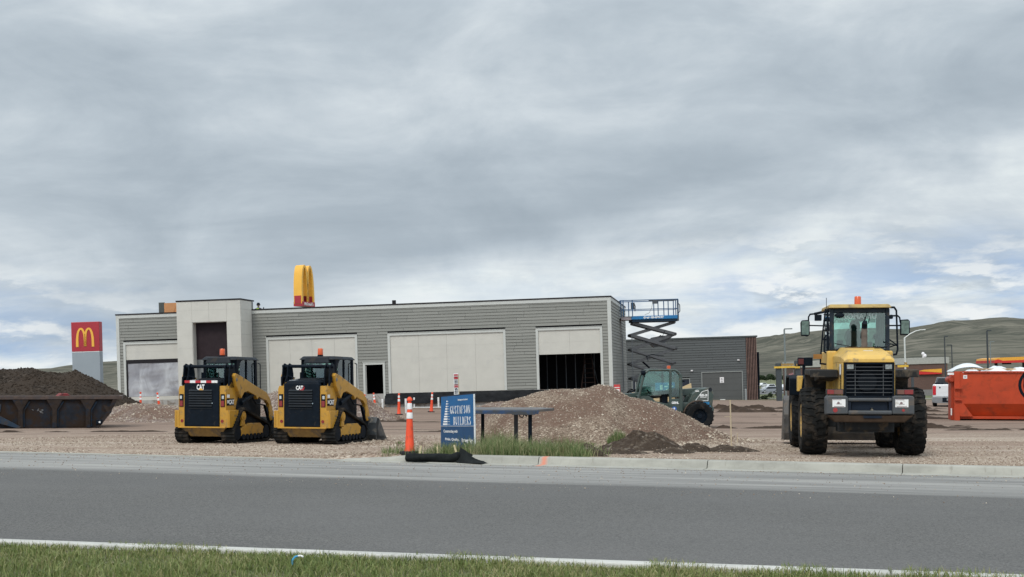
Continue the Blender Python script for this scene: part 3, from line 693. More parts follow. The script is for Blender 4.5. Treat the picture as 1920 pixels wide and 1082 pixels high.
PANEL = mat('pale_fibre_panel', (.53, .515, .465), .6, var=.05, scale=1.2, dirt=((.49, .48, .44), .1, .8))
CAP = mat('dark_roof_cap', (.022, .020, .022), .5, var=.1)
DARKP = mat('dark_brown_panel', (.030, .021, .024), .6, var=.15, scale=3)
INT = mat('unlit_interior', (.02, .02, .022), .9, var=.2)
STUD = mat('steel_stud', (.12, .13, .14), .5, .6)
WRAP = mat('black_wrap', (.010, .011, .013), .55, var=.4, scale=3, bump=.02, bscale=6)
ROOFM = mat('roof_membrane', (.35, .35, .34), .8)
# front wall runs from left corner to right corner, plumb and level
PL = Vector((-25.23, 85.6, -.215)); PR = Vector((6.12, 80.9, .66))
wl, wr = W(PL), W(PR); byaw = math.atan2(wr.y-wl.y, wr.x-wl.x); BL = math.hypot(wr.x-wl.x, wr.y-wl.y)
bm_ = Matrix.Translation(wl) @ Matrix.Rotation(byaw, 4, 'Z'); bi = bm_.inverted()
def ray(px, py): 
    o = W((0, 0, H)); d = (W(((px-CX)/F, 1, -(py-HY)/F))-W((0, 0, 0))); return o, d
def onwall(px, py, mi=bi, yoff=0.0):
    o, d = ray(px, py); o = mi @ o; d = mi.to_3x3() @ d; t = (yoff-o.y)/d.y; p = o+d*t; return p.x, p.z
rb = bpy.data.objects.new('restaurant_building', None); COL.objects.link(rb); rb.matrix_world = bm_
tag(rb, 'long low grey sided building under construction with blank pale panels instead of windows', 'building')
BH = 5.85; DEP = 14.0
def bx(px, py): return onwall(px, py)[0]
def bz_(px, py): return onwall(px, py)[1]
# openings: (x0,x1,z0,z1)
tx0, tx1 = onwall(333, 660, yoff=-2.1)[0], onwall(453, 660, yoff=-2.1)[0]
f1 = (bx(232.7, 690), tx0+.4, 0.0, bz_(240, 641)); f2 = (bx(500.5, 690), bx(671.5, 690), 0.32, bz_(500, 631.5)); f3 = (bx(728, 680), bx(949.5, 680), .32, bz_(728, 626))
f4 = (bx(1006, 680), bx(1131, 680), 0.0, bz_(1006, 615.5)); fd = (bx(681.5, 710), bx(722.5, 710), 0.0, bz_(681, 680.5))
f3 = (f3[0], f3[1], f3[2], (bz_(728, 626)+bz_(949, 617))/2); f2 = (f2[0], f2[1], f2[2], f3[3]); f4 = (f4[0], f4[1], 0, f3[3]); f1 = (f1[0], f1[1], 0, f3[3])
print('openings', f1, f2, f3, f4, fd, tx0, tx1, BL)
frames = [f1, f2, f3, f4, fd]
mb = MB(); lap = .19; zt = BH-.26
def spans(z0, z1, a, b, holes):
    cuts = [(h[0], h[1]) for h in holes if h[2] < z1-.02 and h[3] > z0+.02]
    res = []; x = a
    for c in sorted(cuts):
        if c[0] > x: res.append((x, c[0]))
        x = max(x, c[1])
    if x < b: res.append((x, b))
    return res
z = .19
while z < zt-.01:
    z1 = min(z+lap, zt)
    for a, b_ in spans(z, z1, .18, BL-.18, frames+[(tx0+.01, tx1-.01, -1, 9)]):
        mb.add([(a, -.024, z), (b_, -.024, z), (b_, -.004, z1), (a, -.004, z1), (a, .05, z), (b_, .05, z), (b_, .05, z1), (a, .05, z1)], [(0, 1, 2, 3), (0, 4, 5, 1), (4, 7, 6, 5), (0, 3, 7, 4), (1, 5, 6, 2), (2, 6, 7, 3)])
    z = z1
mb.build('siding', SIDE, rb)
# side walls, back, roof, interior
mb = MB(); mb.box(-.0, .05, .06, DEP, .0, zt); z = .32
for xx, sgn in ((BL, 1),):
    z = -.38
    while z < zt-.01:
        z1 = min(z+lap, zt); o0, o1 = xx+.024, xx+.004
        mb.add([(o0, .18, z), (o0, DEP, z), (o1, DEP, z1), (o1, .18, z1), (xx-.05, .18, z), (xx-.05, DEP, z), (xx-.05, DEP, z1), (xx-.05, .18, z1)], [(0, 1, 2, 3), (0, 4, 5, 1), (4, 7, 6, 5), (0, 3, 7, 4), (1, 5, 6, 2), (2, 6, 7, 3)])
        z = z1
mb.box(.06, BL-.06, DEP-.05, DEP, -.5, zt-.01)
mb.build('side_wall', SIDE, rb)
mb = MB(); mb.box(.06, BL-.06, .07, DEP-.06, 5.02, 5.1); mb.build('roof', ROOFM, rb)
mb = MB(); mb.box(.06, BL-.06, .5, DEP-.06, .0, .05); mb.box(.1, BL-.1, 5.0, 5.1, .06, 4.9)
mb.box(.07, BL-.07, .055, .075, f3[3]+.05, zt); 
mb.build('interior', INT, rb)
mb = MB()
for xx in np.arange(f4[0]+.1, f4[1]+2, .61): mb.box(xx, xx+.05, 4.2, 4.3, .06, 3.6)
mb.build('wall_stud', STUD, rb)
# trim: corner boards, frieze, cap, frames
for a, b_ in ((-.03, .18), (BL-.19, BL+.03)):
    mb = MB(); mb.box(a, b_, -.045, .18, -.3 if a > 5 else -.1, zt); mb.build('corner_board', TRIM, rb)
mb = MB(); mb.box(-.03, tx0+.01, -.045, .05, zt+.002, BH-.05); mb.box(tx1-.01, BL+.03, -.045, .05, zt+.002, BH-.05); mb.box(BL-.02, BL+.031, .052, DEP, zt+.002, BH-.05); mb.build('frieze_board', TRIM, rb)
mb = MB(); mb.box(-.06, BL+.06, -.075, .20, BH-.048, BH+.03); mb.box(BL-.15, BL+.06, .202, DEP, BH-.048, BH+.03); mb.box(-.06, .15, .202, DEP, BH-.048, BH+.03); mb.build('roof_cap', CAP, rb)
def window(f, kind):
    x0, x1, z0, z1 = f; t = .15 if kind != 'door' else .13
    nm = 'doorway' if kind == 'door' else ('window_bay' if kind != 'bay' else 'loading_bay')
    mb = MB()
    mb.box(x0, x0+t, -.05, .10, z0, z1-t); 
    mb.box(x1-t, x1, -.05, .10, z0, z1-t) if f is not f1 else None
    mb.box(x0, x1, -.05, .10, z1-t+.001, z1)
    fr = mb.build(nm, TRIM, rb)
    mb = MB(); mb.box(x0-.03, x1+.03, -.075, -.03, z1+.002, z1+.028); mb.build('drip_flashing', TRIM, fr)
    return fr
def panels(fr, xs, z0, z1, rows):
    mb = MB(); zs = np.linspace(z0, z1, rows+1)
    for a, b_ in zip(xs, xs[1:]):
        for c, d in zip(zs, zs[1:]): mb.box(a+.004, b_-.004, .02, .045, c+.0015, d-.0015)
    mb.box(xs[0], xs[-1], .046, .07, z0, z1)
    return mb.build('infill_panel', PANEL, fr)
w = window(f1, 'win')
zh = bz_(260, 674.5); ztop = f1[3]-.15; x0 = f1[0]+.15; x1 = f1[1]
panels(w, [x0, x1], zh, ztop, 2); panels(w, [x0, x1], .0, bz_(260, 744), 1)
mb = MB(); mb.box(x0, x1, .0, .06, bz_(260, 681.5), zh-.002); mb.box(x0, x0+.10, .0, .06, bz_(260, 744)+.002, bz_(260, 681.5)-.002); mb.build('header_strip', CAP, w)
# translucent sheet stretched over the opening
def sheet_mat():
    m = bpy.data.materials.new('plastic_film'); m.use_nodes = True; nt = m.node_tree; b = nt.nodes['Principled BSDF']
    tc = nt.nodes.new('ShaderNodeTexCoord'); n = noise(nt, mapping(nt, tc.outputs['Object'], scale=(.8, 1, .45)), 1.3, 6, .6, .8)
    nt.links.new(ramp(nt, n, [(.3, (.22, .22, .24)), (.45, (.30, .30, .325)), (.62, (.44, .45, .47)), (.75, (.52, .53, .55))]), b.inputs['Base Color'])
    b.inputs['Roughness'].default_value = .28
    return m
xs = np.linspace(x0+.10, x1, 60); zs = np.linspace(bz_(260, 744)+.01, bz_(260, 681.5), 30)
V = np.array([(a, .03+.05*float(fbm(a*.7+c*.3, c*2.3-a*.25, 4)), c) for c in zs for a in xs]); ii = (np.arange(29)[:, None]*60+np.arange(59)[None]).ravel()
np_mesh('plastic_sheet', V, [np.stack([ii, ii+1, ii+61, ii+60], 1)], sheet_mat(), w, True)
w = window(f2, 'win'); panels(w, [f2[0]+.15]+[bx(p, 690) for p in (544.5, 586, 628)]+[f2[1]-.15], f2[2], f2[3]-.15, 5)
w = window(f3, 'win'); panels(w, [f3[0]+.15]+[bx(p, 680) for p in (785.5, 838, 892)]+[f3[1]-.15], f3[2], f3[3]-.15, 5)
w = window(f4, 'bay'); panels(w, [f4[0]+.15, bx(1068, 640), f4[1]-.15], bz_(1068, 663.5), f4[3]-.15, 2)
w = window(fd, 'door'); mb = MB(); mb.box(fd[0]+.132, fd[0]+.19, .02, .09, 0, fd[3]-.14); mb.build('jamb', mat('jamb_grey', (.35, .35, .33)), w)
# black wrap round the foundation
def wrap(x0, x1, z0, z1):
    xs = np.arange(x0, x1, .12); V = []; n = len(xs)
    for j, t in enumerate(np.linspace(0, 1, 7)):
        for x in xs:
            zb = z0-.02*float(fbm(x*.8, 1)); V.append((x, -.03-.16*(1-t)+.05*float(fbm(x*1.7, t*3)), zb+(z1-zb)*t-.03*(t == 1)*abs(float(fbm(x*2, 9)))))
    ii = (np.arange(6)[:, None]*n+np.arange(n-1)[None]).ravel()
    return np_mesh('foundation_wrap', np.array(V), [np.stack([ii, ii+1, ii+n+1, ii+n], 1)], WRAP, rb, True)
wrap(fd[1]-.05, f4[0]-.2, -.35, .315); wrap(f4[0]-.2, BL, -.9, .30)
mb = MB(); mb.box(0, fd[1], -.02, .04, -.5, .315); mb.box(fd[1], BL, .0, .04, -.9, .30); mb.box(BL-.02, BL+.0, .05, DEP, -.9, .0); mb.build('foundation', mat('foundation_concrete', (.35, .34, .32), .9, dirt=((.16, .12, .09), .4, 2)), rb)
# entry tower
TZ = onwall(453, 560, yoff=-2.1)[1]; yo = -2.1
ox0, ox1 = onwall(361.5, 660, yoff=yo)[0], onwall(427, 660, yoff=yo)[0]; oz1 = onwall(400, 603, yoff=yo)[1]
tw = MB(); jx = [tx0, ox0]+[onwall(p, 590, yoff=yo)[0] for p in (391.5, )]+[ox1, tx1]
zs = [-.3]+list(np.arange(.35, TZ-.1, .78)); zs = [q for q in zs if abs(q-oz1) > .3]+[oz1, TZ-.06]; zs = sorted(zs)
for a, b_ in zip(jx, jx[1:]):
    for c, d in zip(zs, zs[1:]):
        if a >= ox0-.01 and b_ <= ox1+.01 and d <= oz1+.01: continue
        tw.box(a+.004, b_-.004, yo, yo+.03, c+.002, d-.002)
ysd = np.linspace(yo+.031, -.08, 3)
for a, b_ in zip(ysd, ysd[1:]):
    for c, d in zip(zs, zs[1:]):
        tw.box(tx1-.03, tx1, a+.005, b_-.005, c+.004, d-.004); tw.box(tx0, tx0+.03, a+.005, b_-.005, c+.004, d-.004)
tw.box(ox0, ox0+.03, yo+.032, yo+.62, -.3, oz1); tw.box(ox1-.03, ox1, yo+.032, yo+.62, -.3, oz1); tw.box(ox0+.03, ox1-.03, yo+.032, yo+.62, oz1-.03, oz1)
t_ = tw.build('entry_tower', PANEL, rb)
mb = MB(); mb.box(tx0+.035, ox0-.002, yo+.034, yo+.06, -.3, TZ-.08); mb.box(ox1+.002, tx1-.035, yo+.034, yo+.06, -.3, TZ-.08); mb.box(ox0, ox1, yo+.034, yo+.06, oz1+.002, TZ-.08)
mb.box(tx0+.035, tx0+.06, yo+.07, .3, -.3, TZ-.08); mb.box(tx1-.06, tx1-.035, yo+.07, .3, -.3, TZ-.08); mb.box(tx0+.035, tx1-.035, .22, .32, 5.1, TZ-.08); mb.box(tx0+.07, tx1-.07, yo+.07, .2, TZ-.3, TZ-.2)
mb.build('tower_backing', mat('joint_grey', (.25, .25, .24)), t_)
mb = MB(); mb.box(tx0-.03, tx1+.03, yo-.03, .35, TZ-.055, TZ+.03); mb.build('tower_cap', CAP, t_)
zg1 = onwall(400, 673, yoff=yo)[1]
mb = MB(); mb.box(ox0+.031, ox1-.031, yo+.55, yo+.60, zg1, oz1-.031); mb.build('dark_panel', DARKP, t_)
mb = MB(); mb.box(ox0+.031, ox1-.031, yo+.56, yo+.58, -.3, zg1-.01); mb.build('entry_glazing', mat('dusty_glazing', (.16, .17, .17), .2, var=.4, scale=1.5), t_)
# box of bare plywood on the roof, vent
x0, z0 = onwall(298, 588, yoff=1.5); x1, z1 = onwall(334, 566, yoff=1.5)
mb = MB(); xm = onwall(308, 580, yoff=1.5)[0]; PLY = mat('orange_plywood', (.50, .235, .10), .8, var=.15, scale=1.5, aniso=(1, 1, .3), dirt=((.36, .15, .06), .3, 3))
mb.box(xm, x1+1.2, 1.5, 1.56, 5.11, z1-.05); a = mb.build('plywood_parapet', PLY, rb)
mb = MB(); mb.box(x0, xm-.002, 1.5, 1.62, 5.11, z1); mb.box(x0, x1+1.2, 1.58, 4.5, 5.11, z1-.06); mb.build('parapet_end', mat('grey_felt', (.07, .075, .068), .9), a)
xv, zv = onwall(739, 573, yoff=3)
mb = MB(); mb.cyl((xv, 3, 5.1), (xv, 3, zv+.02), .09); mb.cyl((xv, 3, zv+.02), (xv, 3, zv+.34), .13); mb.build('roof_vent', CAP, rb)
# ladder leaning inside the right bay
l = bpy.data.objects.new('step_ladder', None); COL.objects.link(l); l.matrix_world = bm_ @ Matrix.Translation((bx(1100, 720), 1.6, .05)); tag(l, 'dim step ladder standing inside the dark right bay', 'ladder')
mb = MB()
for sx in (-.3, .3): mb.tube([(sx*1.6, -.35, 0), (sx*.6, 0, 2.35)], .03); 
for k in range(1, 8): t = k/8; mb.tube([(-.48+.3*t, -.35+.35*t, 2.35*t), (.48-.3*t, -.35+.35*t, 2.35*t)], .02)
mb.build('ladder_front', mat('ladder_orange', (.035, .02, .016), .6), l)
mb = MB()
for sx in (-.3, .3): mb.tube([(sx*2.0, .7, 0), (sx*.6, .03, 2.35)], .025)
mb.build('ladder_back', STUD, l)
# ---------------------------------------------------------------- arches
def arch_pts(w, h, top=None):
    """centre line of a tall double arch in xz, width w, height h"""
    L_ = []; q = w/4
    def leg(x0, x1, base0, base1):
        pts = []
        for k in range(25):
            t = k/24*math.pi; x = (x0+x1)/2-math.cos(t)*(x1-x0)/2; s_ = math.sin(t)**.62
            b_ = base0 if t < math.pi/2 else base1
            pts.append((x, b_+(h-b_)*s_))
        return pts
    return leg(-w/2, 0, 0, h*.03), leg(0, w/2, h*.03, 0)
def ribbon(mb, pts, wd, y0, y1):
    for i in range(len(pts)-1):
        a, b_ = Vector((*pts[i], 0)), Vector((*pts[i+1], 0))
        def nrm(k):
            p, q = pts[max(0, k-1)], pts[min(len(pts)-1, k+1)]
            d = Vector((q[0]-p[0], q[1]-p[1], 0)).normalized(); return Vector((-d.y, d.x, 0))
        def W_(k): 
            return wd*(1.0-.28*math.sin(math.pi*k/(len(pts)-1)))/2
        na, nb = nrm(i)*W_(i), nrm(i+1)*W_(i+1)
        q = [a-na, b_-nb, b_+nb, a+na]
        mb.add([(p.x, y0, p.y) for p in q]+[(p.x, y1, p.y) for p in q], [(0, 1, 2, 3), (7, 6, 5, 4), (0, 4, 5, 1), (2, 6, 7, 3), (1, 5, 6, 2), (3, 7, 4, 0)])
GOLD = mat('sign_gold', (.80, .42, .05), .4, var=.06, scale=1)
SRED = mat('sign_red', (.36, .018, .03), .4, var=.08, scale=1)
SGRY = mat('sign_grey', (.27, .31, .34), .5, var=.04, scale=1)
SWHT = mat('sign_white', (.75, .72, .72), .5, var=.05)
# pylon sign at the left: 57 px wide ~ 2.3 m
p = at(163.5, 745, 24.0); p.z = gz(p.x, p.y)
pyaw = math.atan2(-p.x, p.y)*-1*0-.12
ps = thing('pylon_sign', 'square red sign with golden arches on a plain grey slab, left of the building', 'sign', p, R(-4), True)
w2 = 1.11; zt_ = H+(708-603.5)/24.0+.01*0; zj = H+(708-659)/24.0
zt_ -= p.z-0; zj -= p.z
mb = MB(); mb.box(-w2, w2, 0, .65, -.3, zj-.02); mb.build('slab', SGRY, ps, bevel=.02)
mb = MB(); mb.box(-w2-.01, w2+.01, -.01, .66, zj, zt_); box_ = mb.build('sign_box', SRED, ps, bevel=.03)
mb = MB(); mb.box(-w2+.01, w2-.01, .0, .64, zj-.05, zj-.002); mb.build('sign_seam', SWHT, ps)
mb = MB(); aw, ah = 1.26, 1.42; l1, l2 = arch_pts(aw, ah)
for l_ in (l1, l2): ribbon(mb, [(a-.02, b_+zj+.36) for a, b_ in l_], .20, -.045, -.012)
mb.build('arches', GOLD, box_)
# tall double arch seen almost from its side, behind the building
s = 17.0; p = at(576, 800, s); p.z = -1
aa = thing('arch_sign', 'tall golden double arch on a pole behind the building, seen almost edge on', 'sign', p, R(69), True)
zb = H+(708-575)/s-p.z; zh = H+(708-499)/s-p.z
mb = MB(); mb.cyl((0, 0, 0), (0, 0, zb+.3), .16, n=16); mb.build('pole', mat('pole_grey', (.4, .4, .4), .5, .3), aa)
hh = zh-zb-.05; aw = 2.45; l1, l2 = arch_pts(aw, hh-.28); dep = 1.0
def arch3d(off):
    mb = MB()
    for l_ in (l1, l2): ribbon(mb, [(a, b_+zb+.28) for a, b_ in l_], .36, -dep/2, dep/2)
    return mb
arch3d(0).build('arches', GOLD, aa)
mb = MB(); mb.box(-aw/2-.16, aw/2+.16, -dep/2-.05, dep/2+.05, zb, zb+.5)
for l_ in (l1, l2):
    for (x, s_) in ((l_[0][0], 1), (l_[-1][0], -1)): mb.box(x-.22, x+.22, -dep/2+.10, dep/2-.10, zb+.3, zb+1.15)
rdp = mb.build('red_base', SRED, aa)
mb = MB(); put_text(mb, "McDonald's", .46, 0, -dep/2-.07, zb+.25, bold=.012, sx=.9); mb.build('lettering', SWHT, rdp)
# worker crouching on the roof beside the tower
def skin_body(name, verts, edges, rad, m, parent, root=0, lv=2):
    me = bpy.data.meshes.new(name); me.from_pydata([tuple(v) for v in verts], edges, []); o = bpy.data.objects.new(name, me); COL.objects.link(o); o.parent = parent
    md = o.modifiers.new('skin', 'SKIN'); 
    for i, r in enumerate(rad): me.skin_vertices[0].data[i].radius = (r, r) if not isinstance(r, tuple) else r; me.skin_vertices[0].data[i].use_root = (i == root)
    sb = o.modifiers.new('sub', 'SUBSURF'); sb.levels = lv; sb.render_levels = lv; me.materials.append(m)
    return o
px_, zz_ = onwall(484.5, 584, yoff=.9)
pm = bpy.data.objects.new('person', None); COL.objects.link(pm); pm.matrix_world = bm_ @ Matrix.Translation((px_+.02, .9, 5.1)); tag(pm, 'worker in dark helmet and yellow green safety vest crouching on the roof beside the tower', 'person')
V_ = [(0, 0, .42), (0, -.05, .62), (.02, -.10, .82), (.04, -.13, .93), (-.12, .02, .38), (-.14, -.34, .48), (-.14, -.26, .06), (-.14, -.40, .03), (.12, .02, .38), (.16, -.32, .50), (.16, -.22, .06), (.16, -.36, .03), (-.2, -.1, .80), (-.30, -.25, .60), (-.15, -.44, .56), (.22, -.1, .80), (.36, -.2, .66), (.44, -.32, .84), (-.10, -.50, .56), (.46, -.36, .91)]
E_ = [(0, 1), (1, 2), (2, 3), (0, 4), (4, 5), (5, 6), (6, 7), (0, 8), (8, 9), (9, 10), (10, 11), (2, 12), (12, 13), (13, 14), (14, 18), (2, 15), (15, 16), (16, 17), (17, 19)]
RR = [.15, .15, .13, .06, .10, .075, .05, .045, .10, .075, .05, .045, .065, .05, .035, .065, .05, .035, .04, .04]
skin_body('body', V_, E_, RR, mat('dark_workwear', (.05, .055, .07), .8), pm, lv=1)
mb = MB(); mb.ball((.05, -.17, 1.05), .10, 12, 9, (.85, 1, 1.15)); mb.ball((.05, -.27, 1.04), .02, 6, 5); mb.build('head', mat('skin', (.45, .26, .18), .6), pm, True)
mb = MB(); mb.lathe([(.001, .16), (.06, .15), (.105, .09), (.115, .02), (.15, .0), (.13, -.01), (.10, 0)], 16, c=(.05, -.17, 1.07)); mb.build('hard_hat', BLK, pm, True)
mb = MB(); mb.lathe([(.19, .44), (.20, .6), (.19, .72), (.15, .86), (.09, .90)], 14, c=(0, -.06, 0)); mb.build('safety_vest', mat('hi_vis', (.45, .70, .06), .7), pm, True)
# ---------------------------------------------------------------- dark garage building on the right
s = 19.0
gl = at(1168, 752, s*.965); gr_ = at(1401, 750, s)
g0, g1 = W(gl), W(gr_); gm0 = Matrix.Translation(W(at(1401, 750, s)))
gy = -R(6.0)
GMX = gm0 @ Matrix.Rotation(gy, 4, 'Z'); gi = GMX.inverted()
def gw(px, py, y=0): return onwall(px, py, gi, y)
GSD = brick_mat('charcoal_siding', (.098, .105, .105), (.088, .094, .094), (.042, .045, .045), 4, .24, .014, var=.08)  # shade below the laps is put into the colour as dark row lines
GDR = mat('charcoal_door', (.078, .08, .078), .6, var=.06, scale=1)
gb = bpy.data.objects.new('garage_building', None); COL.objects.link(gb); gb.matrix_world = GMX; tag(gb, 'charcoal sided service building with a roll-up door and brown slatted corner, behind on the right', 'building')
GH = gw(1401, 632.5)[1]; GX0 = gw(1150, 690)[0]-5
d0, d1 = gw(1315.5, 720)[0], gw(1393, 720)[0]; dz = gw(1355, 696.5)[1]
p0, p1 = gw(1275, 720)[0], gw(1294, 720)[0]; pz = gw(1284, 709.5)[1]
q0, q1 = gw(1184.5, 720)[0], gw(1192.5, 720)[0]; qz = gw(1188, 711.5)[1]
mb = MB(); z = -.96
while z < GH-.01:
    z1 = min(z+.24, GH)
    for a, b_ in spans(z, z1, GX0, 0, [(d0, d1, -2, dz), (p0, p1, -2, pz), (q0, q1, -2, qz)]):
        mb.add([(a, -.03, z), (b_, -.03, z), (b_, -.004, z1), (a, -.004, z1), (a, .1, z), (b_, .1, z), (b_, .1, z1), (a, .1, z1)], [(0, 1, 2, 3), (0, 4, 5, 1), (4, 7, 6, 5), (0, 3, 7, 4), (1, 5, 6, 2), (2, 6, 7, 3)])
    z = z1
mb.box(GX0, -.01, 12, 12.1, -1, GH); mb.box(GX0, GX0+.1, .12, 11.9, -1, GH)
mb.build('siding', GSD, gb)
mb = MB(); mb.box(GX0-.1, 1.16, -.10, 12.2, GH+.002, GH+.16); mb.build('roof_cap', mat('charcoal_cap', (.05, .06, .06), .5), gb)
xs_ = gw(1419.5, 690)[0]
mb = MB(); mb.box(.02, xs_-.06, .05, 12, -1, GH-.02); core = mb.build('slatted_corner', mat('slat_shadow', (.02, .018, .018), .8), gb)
mb = MB(); k = 0; x = .04
while x < xs_-.05: mb.box(x, x+.075, -.04, .045, -.75, GH-.02); x += .155
for y in np.arange(.1, 6, .155): mb.box(xs_-.055, xs_+.01, y, y+.075, -.75, GH-.02)
mb.build('slats', mat('brown_slats', (.15, .088, .072), .7, var=.3, scale=3), core)
LTR = mat('door_frame_grey', (.24, .25, .24), .6)
def gdoor(nm, a, b_, zt_, m, rows):
    mb = MB(); mb.box(a, a+.08, -.05, .1, -.8, zt_); mb.box(b_-.08, b_, -.05, .1, -.8, zt_); mb.box(a, b_, -.052, .098, zt_-.08, zt_+.005); fr = mb.build(nm, LTR, gb)
    mb = MB(); zs = np.linspace(-.8, zt_-.09, rows+1)
    for c, d in zip(zs, zs[1:]): mb.box(a+.085, b_-.085, .02, .08, c+.006, d-.006)
    mb.build('door_leaf', m, fr); return fr
dr = gdoor('garage_door', d0, d1, dz, GDR, 6)
sx, sz = gw(1353.5, 712.5)
mb = MB(); mb.box(sx-.2, sx+.2, .0, .015, sz-.28, sz+.28); mb.build('notice', SWHT, dr)
mb = MB(); 
for zz in (.13, -.12): mb.ball((sx, -.005, sz+zz), .05, 8, 6, (1, .3, 1)); mb.box(sx-.11, sx+.11, -.006, -.001, sz+zz-.10, sz+zz-.075)
mb.build('notice_marks', GDR, dr)
NAVY = mat('navy_door', (.028, .034, .048), .5)
gdoor('door', p0, p1, pz, NAVY, 1); gdoor('door', q0, q1, qz, NAVY, 1)
for px, py, wd in ((1353, 688.5, 9), (1282.5, 695, 9)):
    x, z = gw(px, py); mb = MB(); mb.prism([(-.02, -.12), (-.42, -.12), (-.3, .14), (-.02, .14)], 'x', x-.26, x+.26); mb.build('wall_light', mat('light_housing', (.5, .5, .47), .5), gb, bevel=.02)
for px, py in ((1384.5, 675), (1297, 695), (1172.5, 709)):
    x, z = gw(px, py); mb = MB(); mb.box(x-.1, x+.1, -.14, -.02, z-.06, z+.06); mb.cyl((x+.06, -.16, z), (x+.06, -.25, z-.03), .05); mb.build('camera_box', SWHT, gb)
x, z = gw(1397.5, 740); mb = MB(); mb.cyl((x, -.8, -.3), (x, -.8, gw(1397, 730, -.8)[1]), .1, n=14); mb.ball((x, -.8, gw(1397, 730, -.8)[1]), .1, 10, 6, (1, 1, .4))
bo = mb.build('bollard', mat('bollard_grey', (.26, .27, .27), .6), None, True); bo.matrix_world = GMX; tag(bo, 'grey bollard beside the roll-up door of the dark building', 'bollard')
# tall dark board beside it
p = at(1422.5, 742, 18.4)
bd = thing('menu_board', 'tall narrow black board standing edge on beside the brown slatted corner', 'board', p, R(-8), True)
mb = MB(); mb.box(-.16, .16, 0, .9, 1.05, 4.45); mb.build('panel', BLK, bd, bevel=.02)
mb = MB(); mb.box(-.13, .13, .1, .8, -.3, 1.04); mb.build('post', DGR, bd)
# ---------------------------------------------------------------- brick shop far right with red and yellow band
s = 15.0
def far_building(): 
    p = at(1687, 742, 12.5); b = thing('brick_shop', 'low brick shop with a red and yellow band, behind the wheel loader', 'building', p, R(-2), True)
    BR = brick_mat('red_brick', (.135, .062, .048), (.105, .05, .04), (.16, .13, .11), .3, .1, .012, var=.12); S = 12.5
    x0, x1 = (1500-1687)/S, (1777-1687)/S; zt_ = (742-684)/S; zc_ = (742-672)/S
    mb = MB(); mb.box(x0, x1, 0, 14, -1, zt_); mb.build('wall', BR, b)
    mb = MB(); mb.box(x0-.1, x1+.25, -.15, 14.1, zt_+.002, zc_); mb.build('cornice', mat('pale_cornice', (.36, .35, .32), .7), b, bevel=.03)
    mb = MB(); mb.box(x0, x1+.002, -.03, -.002, -1, (742-732)/S); mb.build('plinth', mat('grey_block', (.2, .19, .18), .8), b)
    a = (1722-1687)/S; c = (1765-1687)/S
    mb = MB(); mb.box(a, c, -.35, -.02, (742-703.5)/S, (742-696)/S); bd_ = mb.build('red_band', mat('band_red', (.55, .02, .015), .4), b, bevel=.02)
    mb = MB(); mb.prism([(a, (742-697)/S), (c, (742-701)/S), (c, (742-693.5)/S), (a+.8, (742-694.5)/S)], 'y', -.38, -.352); mb.build('yellow_band', mat('band_yellow', (.75, .35, .03), .4), bd_)
    mb = MB(); mb.cyl(((1746-1687)/S, 4, zc_-.3), ((1746-1687)/S, 4, (742-665)/S), .1); mb.ball(((1746-1687)/S, 4, (742-664)/S), .25, 10, 8); mb.ball(((1749-1687)/S, 4, (742-668)/S), .3, 10, 8); mb.build('roof_fan', SWHT, b)
far_building()
p = at(1893, 742, 11.0); cn = thing('fuel_canopy', 'red and yellow forecourt canopy above the orange dumpster at the right edge', 'canopy', p, 0, True)
S = 11.0
mb = MB(); mb.prism([(-2.4, (742-677)/S), (4.5, (742-678)/S), (4.5, (742-669.5)/S), (-1.3, (742-670)/S), (-2.3, (742-671.5)/S)], 'y', 0, 9); cf = mb.build('fascia', MATS['band_yellow'], cn)
mb = MB(); mb.prism([(-2.42, (742-680)/S), (4.5, (742-680.5)/S), (4.5, (742-675.5)/S), (-1.0, (742-676)/S), (-1.8, (742-673)/S), (-2.42, (742-675)/S)], 'y', -.05, 9.05); mb.build('red_stripe', MATS['band_red'], cf)
for xx in (-1.0, 3.8): mb = MB(); mb.box(xx-.2, xx+.2, 3, 3.4, -1, (742-680)/S); mb.build('column', DGR, cn)
mb = MB(); mb.box(-.3, 1.2, 2, 2.3, (742-683)/S, (742-680.2)/S); mb.build('under_sign', BLK, cf)
# ---------------------------------------------------------------- street lamps and masts
LGR = mat('lamp_grey', (.20, .22, .22), .5, .4); LDK = mat('lamp_dark', (.05, .055, .06), .5, .3); LWH = mat('lamp_pale', (.62, .62, .6), .5, .2)
def lamp(px, pyt, pyb, S, arm, m, label, kind='flat', r=.08):
    p = at(px, pyb, S); o = thing('street_lamp', label, 'street lamp', p, 0, True, 'lamp posts in the distance'); h = (pyb-pyt)/S
    mb = MB(); mb.cyl((0, 0, 0), (0, 0, h), r*1.25, r, 10); 
    if kind == 'curve': mb.tube([(0, 0, h-.05), (arm*.35, 0, h+abs(arm)*.22), (arm*.7, 0, h+abs(arm)*.38), (arm, 0, h+abs(arm)*.44)], r*.7)
    mb.build('pole', m, o)
    mb = MB()
    if kind == 'curve': mb.box(arm*.95, arm*1.3, -.12, .12, h+abs(arm)*.42, h+abs(arm)*.42+.12)
    else: mb.box(min(0, arm), max(0, arm), -.14, .14, h-.02, h+.12)
    mb.build('lamp_head', m, o, bevel=.02)
lamp(1474, 617.5, 742, 15, 1.0, LGR, 'grey square arm lamp post standing left of the wheel loader', r=.10)
lamp(1699, 633, 742, 16, 1.9, LWH, 'pale lamp post with a rising curved arm right of the wheel loader', 'curve', r=.09)
lamp(1774, 631.5, 742, 14, .45, LDK, 'dark lamp post with a short arm pointing right, above the brick shop end')
lamp(1787, 647.5, 742, 12, -.75, LDK, 'shorter dark lamp post with its arm pointing left, above the white tarpaulin')
lamp(1854, 620.5, 742, 16, .5, LDK, 'tallest dark lamp post behind the orange dumpster', r=.10)
